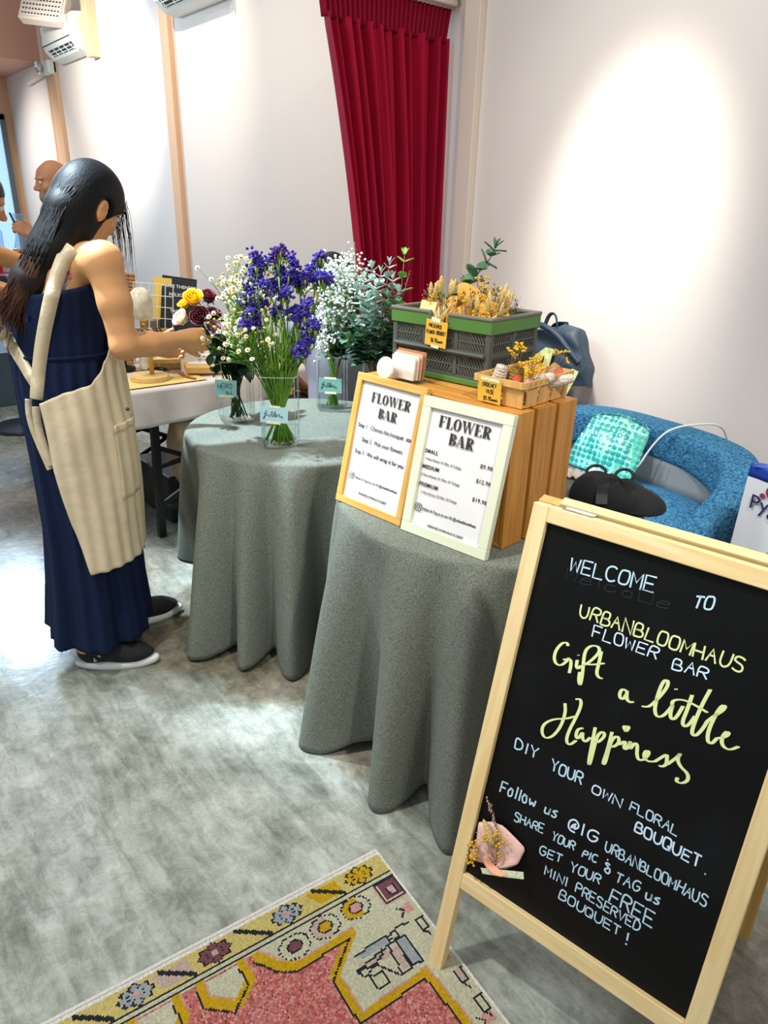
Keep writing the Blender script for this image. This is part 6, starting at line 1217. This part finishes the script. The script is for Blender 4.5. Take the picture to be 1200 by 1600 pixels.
# dress
M_navyd = mat('navy_jersey', '#0e1c3a', .8, spec=.2, sheen=.15, bump=.1, bscale=120)
DZ = [.100, .27, .46, .67, .84, .95, 1.03, 1.10, 1.165, 1.222]; DL = [-.285, -.262, -.248, -.248, -.25, -.252, -.25, -.248, -.240, -.225]; DR = [.045, .037, .038, .046, .045, .038, .032, .034, .036, .034]; DY = [.205, .19, .18, .172, .165, .15, .135, .135, .140, .140]
def ip(z, T): return float(np.interp(z, DZ, T))
def dress(a, z, off=0, fk=1):
    l, r, y = ip(z, DL), ip(z, DR), ip(z, DY); q = max(0, (1.0-z)/1.0); fo = fk*.016*q*(math.sin(a*7+z*1.3)+.6*math.sin(a*13+1+z*2)) + .004*math.sin(a*24+z*6)*(1 if z < 1.02 else .3)
    c, s = math.cos(a), math.sin(a); rx = (r-l)/2+fo*.8+off; ry = y+fo+off; sh = -.08*max(0, z-1.0)*0
    tw = .12*max(0, min(1, (z-.95)/.2)); x, yy = rx*c, ry*s
    return V(((l+r)/2+x*math.cos(tw)-yy*math.sin(tw), x*math.sin(tw)+yy*math.cos(tw), z+(.02*math.cos(a)*(1 if z > 1.15 else 0))))
dr = MB().grid(lambda u, v: dress(u*2*PI, .100+(1.222-.100)*v), 160, 90, cu=True).build('dress', M_navyd, woman, smooth=True)
dr.modifiers.new('s', 'SOLIDIFY').thickness = .003
wb = MB().grid(lambda u, v: dress(u*2*PI, 1.03+.012*v, .002+.003*math.sin(v*PI)), 120, 4, cu=True).build('waist_seam', M_navyd, dr, smooth=True)
# apron
M_apr = mat('cream_linen', '#d9c8a6', .85, bump=.35, bscale=22, var=.06, vscale=12)
def aprtop(a):                                                  # upper edge by angle (0 = front)
    d = math.degrees(a); return float(np.interp(d, [-120, -95, -66, -45, -30, -18, 20, 40, 100], [.915, .945, .965, 1.03, 1.12, 1.19, 1.19, 1.05, .95]))
def apron(u, v):
    a = math.radians(-119+219*u); zt = aprtop(a); z = .388+(zt-.388)*v
    lo_ = math.radians(float(np.interp(z, [.388, .55, .72, .93], [-93, -106, -116, -119]))); a2 = lo_+(math.radians(100)-lo_)*u; zt = aprtop(a2); z = .388+(zt-.388)*v
    p = dress(a2, z, .019+.010*max(0, .8-z)+.003*math.sin(u*9+z*4)*(1-v)+.002*math.sin(u*23-z*17), .12); return p
MB().grid(apron, 110, 70).build('apron', M_apr, woman, smooth=True, solid=.003); apr = woman.children[-1]
MB().grid(lambda u, v: dress(math.radians(-52+40*u), .60+.235*v, .0245+.001*math.sin(v*PI), .12), 16, 14).build('pocket', M_apr, apr, smooth=True, solid=.002)
MB().grid(lambda u, v: dress(math.radians(-52+40*u), .812+.025*v, .0265, .12), 16, 4).build('pocket_hem', M_apr, apr, smooth=True, solid=.002)
bv = bvh_of(woman, dr)
def onto(x, z, off=.006, tree=None):
    h_ = (tree or bv).ray_cast(V((x, -1, z)), V((0, 1, 0)))
    return (h_[0]+V((0, -off, 0))) if h_[0] is not None else V((x, -.1, z))
def strap(pts, w0, off=.007, name='apron_strap'):
    q = chaikin(pts, 3); P = [onto(x, z, off) for x, z in q]
    for _ in range(6): P = [P[0]]+[(a+b*2+c)/4 for a, b, c in zip(P, P[1:], P[2:])]+[P[-1]]
    P = [V((p.x, min(p.y, onto(p.x, p.z, off).y), p.z)) for p in P]; ws = w0 if isinstance(w0, list) else None
    mb = MB(); n = len(P); vs_ = []
    for i, p in enumerate(P):
        d = (P[min(i+1, n-1)]-P[max(i-1, 0)]).normalized(); nn = V((0, -1, 0)); x = d.cross(nn).normalized(); w_ = (w0[0]+(w0[1]-w0[0])*i/(n-1))/2 if ws else w0/2
        a, b = p-x*w_, p+x*w_; a.y = min(a.y, onto(a.x, a.z, off*.6).y+.004) if abs(onto(a.x, a.z).y-p.y) < .04 else a.y; b.y = min(b.y, onto(b.x, b.z, off*.6).y+.004) if abs(onto(b.x, b.z).y-p.y) < .04 else b.y
        vs_ += [a, b]
    mb.add(vs_, [(2*i, 2*i+1, 2*i+3, 2*i+2) for i in range(n-1)]); return mb.build(name, M_apr, apr, smooth=True, solid=.003)
strap([(-.022, 1.352), (-.038, 1.342), (-.062, 1.315), (-.095, 1.25), (-.125, 1.17), (-.155, 1.08), (-.178, .99), (-.192, .925)], [.042, .034])
strap([(-.255, 1.125), (-.245, 1.09), (-.225, 1.045), (-.203, 1.0), (-.182, .955)], .030)
strap([(-.196, .905), (-.20, .86), (-.196, .80), (-.18, .73)], .022, .012, 'apron_tie')
strap([(-.215, .92), (-.222, .87), (-.21, .80), (-.186, .715)], .018, .004, 'apron_tie')
MB().ell((.048, -.155, .885), (.006, .006, .006), nu=10, nv=6).build('button', mat('brown_button', '#4a3a2a', .4), apr, smooth=True)
# tattoo on the shoulder blade
tp = MB(); bv1 = bvh_of(woman)
for j in range(26):
    for i in range(18):
        x0, z0 = -.102+.0027*i, 1.302-.0034*j
        v = j/25; u = i/17; inside = abs(u-.45+.08*math.sin(v*9)) < (.20+.30*math.sin(min(1, v*1.15+.05)*PI)**.6)*(.9 if v < .9 else .5)
        if not inside: continue
        c = lin('#b98a84') if v < .28 else lin('#8f8f84') if v < .42 else lin('#d06a72') if v < .62 else lin('#9aa3a6')
        if (i*7+j*3) % 11 == 0 or abs(v-.42) < .025 or abs(v-.62) < .02: c = lin('#5d5a58')
        q = [onto(x0+a, z0-b, .0012, bv1) for a, b in ((0, 0), (.0028, 0), (.0028, .0035), (0, .0035))]; tp.add(q, [(0, 1, 2, 3)], c)
tp.build('tattoo', attr_mat('tattoo_ink', .55, .02, 50), woman)
# hair
M_hair = mat('dark_hair', '#08080b', .42, var=.35, vscale=60, stretch=(1, 1, .12), spec=.3); M_hair2 = mat('brown_hair_ends', '#3d2418', .45, var=.4, vscale=60, stretch=(1, 1, .12), spec=.3)
def hair_nodes(m, top, low):
    nt = m.node_tree; p = nt.nodes['Principled BSDF']; tc = nt.nodes.new('ShaderNodeTexCoord'); sp = nt.nodes.new('ShaderNodeSeparateXYZ'); nt.links.new(tc.outputs['Object'], sp.inputs[0])
    mr = nt.nodes.new('ShaderNodeMapRange'); mr.inputs[1].default_value = 1.36; mr.inputs[2].default_value = 1.18; nt.links.new(sp.outputs['Z'], mr.inputs[0])
    mx = nt.nodes.new('ShaderNodeMix'); mx.data_type = 'RGBA'; mx.inputs[6].default_value = (*lin(top), 1); mx.inputs[7].default_value = (*lin(low), 1); nt.links.new(mr.outputs[0], mx.inputs[0])
    mp = nt.nodes.new('ShaderNodeMapping'); mp.inputs['Rotation'].default_value = (0, -.62, 0); nt.links.new(tc.outputs['Object'], mp.inputs[0])
    m2 = nt.nodes.new('ShaderNodeMapping'); m2.inputs['Scale'].default_value = (1, 1, .04); nt.links.new(mp.outputs[0], m2.inputs[0])
    n = nt.nodes.new('ShaderNodeTexNoise'); n.inputs['Scale'].default_value = 190; n.inputs['Detail'].default_value = 3; nt.links.new(m2.outputs[0], n.inputs['Vector'])
    x2 = nt.nodes.new('ShaderNodeMix'); x2.data_type = 'RGBA'; x2.blend_type = 'MULTIPLY'; x2.inputs[0].default_value = .8; nt.links.new(mx.outputs[2], x2.inputs[6])
    r = nt.nodes.new('ShaderNodeValToRGB'); r.color_ramp.elements[0].position = .3; r.color_ramp.elements[0].color = (.35, .35, .35, 1); r.color_ramp.elements[1].position = .7; r.color_ramp.elements[1].color = (1, 1, 1, 1); nt.links.new(n.outputs['Fac'], r.inputs[0]); nt.links.new(r.outputs[0], x2.inputs[7])
    nt.links.new(x2.outputs[2], p.inputs['Base Color']); b = nt.nodes.new('ShaderNodeBump'); b.inputs['Strength'].default_value = .4; b.inputs['Distance'].default_value = .003; nt.links.new(n.outputs['Fac'], b.inputs['Height']); nt.links.new(b.outputs[0], p.inputs['Normal'])
M_hair = mat('dark_hair', '#08080b', .55, spec=.25); hair_nodes(M_hair, '#09090d', '#2e1b13'); M_hair2 = mat('brown_hair_ends', '#4a2c1c', .45, spec=.3)
f_, s_, u_ = frame_of(HF, HU); Rh = axes(f_, s_, u_)
hp_ = [('e', HC+u_*.027+f_*.002, (.098, .083, .099), Rh, .02), ('e', HC-f_*.030-u_*.02, (.066, .076, .082), Rh, .03),
       ('c', HC-f_*.015+u_*.01, (-.035, -.018, 1.405), .070, .066, .03), ('c', (-.035, -.02, 1.405), (-.090, -.045, 1.32), .066, .064, .03), ('c', (-.090, -.045, 1.32), (-.160, -.065, 1.235), .066, .052, .03), ('c', (-.162, -.065, 1.235), (-.212, -.085, 1.165), .052, .026, .03),
       ('c', (-.05, -.045, 1.425), (-.035, -.055, 1.375), .046, .04, .02), ('c', (-.06, .05, 1.40), (-.10, .06, 1.30), .06, .05, .03),
       ('se', HC+f_*.088-u_*.062, (.082, .12, .088), Rh, .008), ('se', HC+f_*.004+s_*.090-u_*.014, (.027, .034, .042), Rh, .005)]
hair = sdf_obj('hair', hp_, M_hair, woman, .005)
rnd = random.Random(6); lk = MB(); l2 = MB()
bvh_h = bvh_of(hair)
for k in range(150):                                            # locks lying on the hair and running past its tips
    t0 = rnd.random(); a = V((-.03+.07*(rnd.random()-.5), rnd.uniform(-.085, .02), 1.50-.03*rnd.random())); e = V((-.228+.05*rnd.gauss(0, .5), -.085+.03*rnd.gauss(0, .6), 1.135+.03*rnd.gauss(0, 1)))
    m1 = V((-.095+.05*(t0-.5), -.06, 1.405-.02*t0)); m2 = V((-.165+.07*(t0-.5), -.085, 1.27)); P = chaikin([a, m1, m2, e], 3); P = [V(p) for p in P]; Q = []; em_ = rnd.uniform(.12, .62)
    for i, p in enumerate(P):
        h_ = bvh_h.ray_cast(V((p.x, -1, p.z)), V((0, 1, 0))); y = h_[0].y-.001 if h_[0] is not None else (Q[-1].y if Q else p.y)
        Q.append(V((p.x, y+.0032*max(-.35, 1-i/(len(P)*em_)), p.z)))
    n = len(Q); cut = int(n*rnd.uniform(.45, .6))
    for _ in range(12): Q = [Q[0]]+[(x+y*2+z)/4 for x, y, z in zip(Q, Q[1:], Q[2:])]+[Q[-1]]
    lk.tube(Q[:cut+1], [.0003+.0021*min(1, i/(cut*.5)) for i in range(cut+1)], 4); l2.tube(Q[cut:], [.0022*min(1, .1+i/((n-cut)*.35))*(1-.7*i/(n-cut)) for i in range(n-cut)], 4)
lk.build('hair_locks', M_hair, hair, smooth=True); l2.build('brown_locks', M_hair2, hair, smooth=True)
fr = MB()
for k in range(64):                                             # fringe strands hanging before the face
    a = HC+f_*.078+u_*(.035+.03*rnd.random())+s_*rnd.uniform(-.01, .055); d = rnd.uniform(-.028, -.004); L = rnd.uniform(.10, .21); fr.tube([a, a+V((.012+d, -.0, -.03)), a+V((.014+d+rnd.gauss(0, .003), -.004, -L*.6)), a+V((.006+d*.8+rnd.gauss(0, .004), -.006, -L))], [.0010, .0009, .0007, .0003], 4)
fr.build('fringe_strands', M_hair, hair, smooth=True)
MB().tube([HC+s_*(.079)-u_*.036+f_*(-.004)+V((.004*math.cos(q*.6), 0, .006*math.sin(q*.6))) for q in range(11)], .001, 5).build('earring', mat('silver_ring', '#c9c6c0', .2, 1), woman, smooth=True)
# shoes
M_sh = mat('black_knit', '#101318', .75, bump=.5, bscale=260); M_sole = mat('white_foam_sole', '#e6e8e6', .6); M_sock = mat('navy_sock', '#141a34', .85)
def shoe(parent, heel, toe, m=M_sh):
    heel, toe = V(heel), V(toe); d = (toe-heel); L = d.length; rz = math.atan2(d.y, d.x)
    pr = [('e', (L*.22, 0, .055), (L*.20, .036, .042), None, .03), ('e', (L*.62, 0, .045), (L*.35, .043, .030), None, .03), ('c', (L*.20, 0, .06), (L*.22, 0, .105), .038, .036, .02), ('c', (L*.35, 0, .07), (L*.72, 0, .05), .030, .026, .03), ('c', (.012, 0, .085), (-.004, 0, .118), .012, .008, .01), ('se', (L*.25, 0, .135), (.030, .026, .05), None, .006)]
    s = sdf_obj('shoe', pr, m, parent, .004, loc=heel, rot=(0, 0, rz))
    def so(u, v):
        a = 2*PI*u; c, q = math.cos(a), math.sin(a); x = L*.5+L*.52*c; w_ = .028+.014*math.sin(PI*min(1, max(0, (x/L)*.9+.1)))**.8; y = w_*math.copysign(abs(q)**.7, q); k = [0, .93, 1, 1.02, 1, .9, 0][min(6, int(round(v*6)))]
        z = [.0, .0, .005, .014, .022, .025, .025][min(6, int(round(v*6)))]+(.012*max(0, (x/L-.85))*4 if v > .2 else .006*max(0, (x/L-.85))*4); return V((L*.5+(x-L*.5)*k, y*k, z))
    MB().grid(so, 48, 7, cu=True).build('sole', M_sole, s, smooth=True)
    la = MB()
    for i in range(5): x = L*(.36+.075*i); z = .101-.0085*i; la.tube([(x, -.026, z-.010), (x+.006, 0, z+.004), (x, .026, z-.010)], .0028, 6)
    la.tube([(L*.34, 0, .103), (L*.36, -.03, .112), (L*.42, -.035, .085)], .0022, 5).tube([(L*.34, 0, .103), (L*.37, .028, .115), (L*.43, .034, .085)], .0022, 5); la.build('lace', m, s, smooth=True)
    em = MB(); em.ribbon([V((L*.30+.010*math.cos(k*.5), -.0395, .050+.009*math.sin(k*.5)+.004*math.cos(k*.5))) for k in range(10)]+[V((L*.30-.012, -.040, .040))], .0035, (0, -1, 0), .0015); em.build('emblem', M_sole, s)
    return s
shoe(woman, (-.205, -.098, 0), (.048, -.168, 0)); shoe(woman, (-.095, .104, 0), (.16, .147, 0))
MB().tube([(-.165, -.110, .075), (-.165, -.110, .12)], [.040, .038], 16).build('sock', M_sock, woman, smooth=True)
# ---- generic background figure
def figure(loc, rz, J, label, skin, shirt, trousers, hairp=None, hairm=None, extra=None, sh=1, group=None, sleeve=1.0, h=.007, hands=(None, None), beard=None):
    b = head_prims(J['head'], J['f'], J['u'], sh); b += [('c', J['neck'], V(J['head'])-V(J['u']).normalized()*.09*sh-V(J['f']).normalized()*.02, .060*sh, .055*sh, .03)]
    tor = [('c', J['hip'], J['chest'], .125*sh, .125*sh, .06), ('c', J['chest'], J['neck'], .115*sh, .07*sh, .05), ('c', J['chest'], J['sh'][0], .1*sh, .062*sh, .05), ('c', J['chest'], J['sh'][1], .1*sh, .062*sh, .05)]
    b += tor; ar = []; sl = []; lg = []
    for k in (0, 1):
        s_, e_, w_ = V(J['sh'][k]), V(J['el'][k]), V(J['wr'][k]); ar += [('c', s_, e_, .052*sh, .042*sh, .02), ('c', e_, w_, .042*sh, .027*sh, .015)]
        m_ = s_.lerp(e_, min(1, sleeve)); sl.append(('c', s_, m_, .064*sh, .056*sh, .03))
        if sleeve > 1: sl.append(('c', e_, e_.lerp(w_, sleeve-1), .054*sh, .042*sh, .02))
        d = (w_-e_).normalized(); hd_ = hands[k] or (d, V((0, 0, -1)) if abs(d.z) < .8 else V((0, 1, 0)), V((1, 0, 0)) if abs(d.x) < .8 else V((0, 1, 0)))
        b += hand_prims(w_, hd_[0], hd_[1], hd_[2], .98*sh)[0]
        hpv, kn, an = V(J['hips'][k]), V(J['kn'][k]), V(J['an'][k]); lg += [('c', hpv, kn, .088*sh, .062*sh, .04), ('c', kn, an, .062*sh, .042*sh, .03)]
        ft = V(J['ft'][k]); b += [('c', an, ft, .038*sh, .036*sh, .02)]
    b += ar+lg
    o = sdf_obj('person', b, skin, None, h, loc=loc, rot=(0, 0, rz)); tag(o, label, 'person', group)
    up = lambda P, d: [(p[0], p[1], p[2], p[3]+d, p[4]+d, p[5]) for p in P]
    sdf_obj('shirt', up(tor, .012)+sl, shirt, o, .008)
    sdf_obj('trousers', up(lg, .014)+[('c', J['hips'][0], J['hips'][1], .12*sh, .12*sh, .05)], trousers, o, .008)
    for k in (0, 1):
        an, ft = V(J['an'][k]), V(J['ft'][k]); d = (ft-an); d.z = 0; d.normalize(); hz = V((an.x, an.y, 0))-d*.05; shoe(o, hz, hz+d*.27)
    eyes(o, J['head'], J['f'], J['u'], sh)
    if hairp: sdf_obj('hair', hairp, hairm, o, .006)
    if beard: sdf_obj('beard', beard[0], beard[1], o, .005)
    return o
def rear_cap(c, f, u, s, cut=(.085, -.05), r=(.104, .083, .104), cutr=(.085, .13, .10)):
    f, sd, u = frame_of(f, u); R = axes(f, sd, u); c = V(c); return [('e', c+u*.02*s-f*.012*s, tuple(q*s for q in r), R, .02), ('se', c+f*cut[0]*s+u*cut[1]*s, tuple(q*s for q in cutr), R, .008)], f, sd, u, R
def stand(hx, lean=0, H=1.70, fy=0): pass
# bald man with grey beard, writing, facing left
hc = V((0, 0, 1.545)); f, u = V((-.95, -.28, -.10)), V((0, 0, 1)); cap, ff, sd, uu, R = rear_cap(hc, f, u, 1.0)
Jm = dict(head=hc, f=f, u=u, neck=V((.045, .02, 1.41)), chest=V((.09, .03, 1.22)), hip=V((.10, .03, .93)), sh=[V((.06, .215, 1.36)), V((.10, -.16, 1.36))], el=[V((-.02, .28, 1.10)), V((.0, -.20, 1.12))], wr=[V((-.2, .16, 1.14)), V((-.155, -.13, 1.255))],
          hips=[V((.10, .12, .88)), V((.10, -.07, .88))], kn=[V((.07, .13, .48)), V((.08, -.08, .48))], an=[V((.10, .13, .08)), V((.11, -.08, .08))], ft=[V((-.04, .14, .045)), V((-.03, -.09, .045))])
M_grey_h = mat('grey_stubble', '#8d8378', .9, var=.3, vscale=200, bump=.4, bscale=300)
ringh = [('e', hc-ff*.020+uu*.010, (.096, .083, .072), R, .02), ('se', hc+ff*.075+uu*.02, (.085, .14, .16), R, .01), ('se', hc-ff*.01+uu*.11, (.13, .12, .075), R, .01)]
brd = [('e', hc+ff*.030-uu*.078, (.068, .060, .058), R, .02), ('se', hc+ff*.05-uu*.005, (.10, .12, .046), R, .006), ('se', hc+ff*.098-uu*.064, (.02, .022, .010), R, .004), ('se', hc-ff*.065-uu*.06, (.07, .12, .12), R, .01)]
man = figure((-4.86, 1.44, -.0), math.atan2(.95, .313)+.03, Jm, 'bald person with grey beard in dark clothes holding a pen, beyond the apron wearer', skin_mat('ruddy_skin', '#c2855c'), mat('black_shirt', '#15171c', .85), mat('dark_trousers', '#1b1e26', .85), ringh, M_grey_h, sleeve=1.7, hands=(None, (V((-.75, .1, .5)), V((.3, .5, -.5)), V((-.3, .2, 1)))), beard=(brd, M_grey_h), h=.006)
pen = MB().tube([(0, 0, 0), (-.012, .0, .055), (-.032, .0, .118)], [.006, .0065, .005], 8).build('pen', M_blkp, smooth=True)
pw = Matrix.Translation((-4.86, 1.44, -.03)) @ Matrix.Rotation(math.atan2(.95, .313)+.03, 4, 'Z') @ V((-.225, -.10, 1.285)); pen.location = pw; pen.rotation_euler = (0, 0, math.atan2(.95, .313)); tag(pen, 'black pen upright in the hand of the bald bearded person', 'pen')
# person cut by the left edge, leaning over the counter
hc = V((0, 0, 1.445)); f, u = V((.90, .1, -.42)), V((.35, 0, .94)); cap, ff, sd, uu, R = rear_cap(hc, f, u, 1.0, (.085, -.055))
Jl = dict(head=hc, f=f, u=u, neck=V((-.10, 0, 1.31)), chest=V((-.20, 0, 1.14)), hip=V((-.35, 0, .90)), sh=[V((-.14, .17, 1.26)), V((-.14, -.17, 1.26))], el=[V((-.05, .20, 1.10)), V((-.02, -.13, 1.265))], wr=[V((.16, .10, 1.05)), V((.21, -.04, 1.175))],
          hips=[V((-.36, .09, .86)), V((-.36, -.09, .86))], kn=[V((-.42, .1, .47)), V((-.42, -.1, .47))], an=[V((-.55, .1, .08)), V((-.55, -.1, .08))], ft=[V((-.41, .11, .045)), V((-.41, -.11, .045))])
cap.append(('c', hc-ff*.09, hc-ff*.13-uu*.05, .045, .03, .03))
M_bh = mat('black_hair', '#0a0909', .4, var=.3, vscale=80, bump=.4, bscale=200)
figure((-3.36, .70, 0), math.atan2(.97, .22), Jl, 'person cut by the left edge, bare arms bowing over small goods', skin_mat('warm_skin', '#c68a55'), mat('rose_top', '#8a3a44', .85), mat('grey_trousers', '#33363c', .85), cap, M_bh, sleeve=.45)
# two people seated behind the flowers
def seated(loc, rz, top, label, skin, shirt, trou, s=.95):
    hc = V((0, 0, top-.118*s)); f, u = V((1, 0, -.35)), V((.3, 0, 1)); cap, ff, sd, uu, R = rear_cap(hc, f, u, s, (.09, -.05)); cap += [('c', hc-ff*.035*s, hc-ff*.045*s-uu*.13*s, .078*s, .062*s, .03)]
    z = top-1.23*s
    J = dict(head=hc, f=f, u=u, neck=V((-.07, 0, hc.z-.14*s)), chest=V((-.11, 0, hc.z-.33*s)), hip=V((-.12, 0, .53)), sh=[V((-.09, .17*s, hc.z-.19*s)), V((-.09, -.17*s, hc.z-.19*s))], el=[V((.02, .22*s, hc.z-.42*s)), V((.02, -.22*s, hc.z-.42*s))], wr=[V((.22, .1, .66)), V((.22, -.1, .66))],
             hips=[V((-.10, .09, .52)), V((-.10, -.09, .52))], kn=[V((.30, .1, .53)), V((.30, -.1, .53))], an=[V((.28, .1, .09)), V((.28, -.1, .09))], ft=[V((.42, .1, .045)), V((.42, -.1, .045))])
    figure(loc, rz, J, label, skin, shirt, trou, cap, M_bh, sh=s, sleeve=.6)
    t = thing('stool', 'black stool under the '+label.split('behind')[0].strip()+' behind the flowers', 'stool', V(loc)+V((-.1*math.cos(rz), -.1*math.sin(rz), 0)), rz)
    MB().lathe([(.16, .38), (.17, .39), (.17, .42), (.16, .43)], seg=28).build('seat', M_blackm, t)
    for k in range(4): a = PI/4+k*PI/2; MB().tube([(.1*math.cos(a), .1*math.sin(a), .38), (.15*math.cos(a), .15*math.sin(a), 0)], .012, 8).build('leg', M_blackm, t, smooth=True)
M_flor = mat('black_floral_cloth', '#17130f', .85, var=.9, vscale=28)
seated((-2.60, 1.86, 0), 2.75, 1.27, 'dark-haired person in grey top seated behind the purple statice', skin_mat('light_tan_skin', '#c58e63'), mat('grey_top', '#77737a', .85), M_flor)
seated((-3.28, 2.42, 0), 2.9, 1.19, 'dark-haired smaller person in dark top seated behind the white filler flowers', skin_mat('tan_skin_two', '#b87848'), mat('dark_top', '#1c1a20', .85), M_flor, .88)
for o in list(C.objects):
    if o.type == 'MESH' and not o.data.materials: o.data.materials.append(M_wall)
for o in C.objects:
    if o.type == 'EMPTY' or o.parent is None: pass
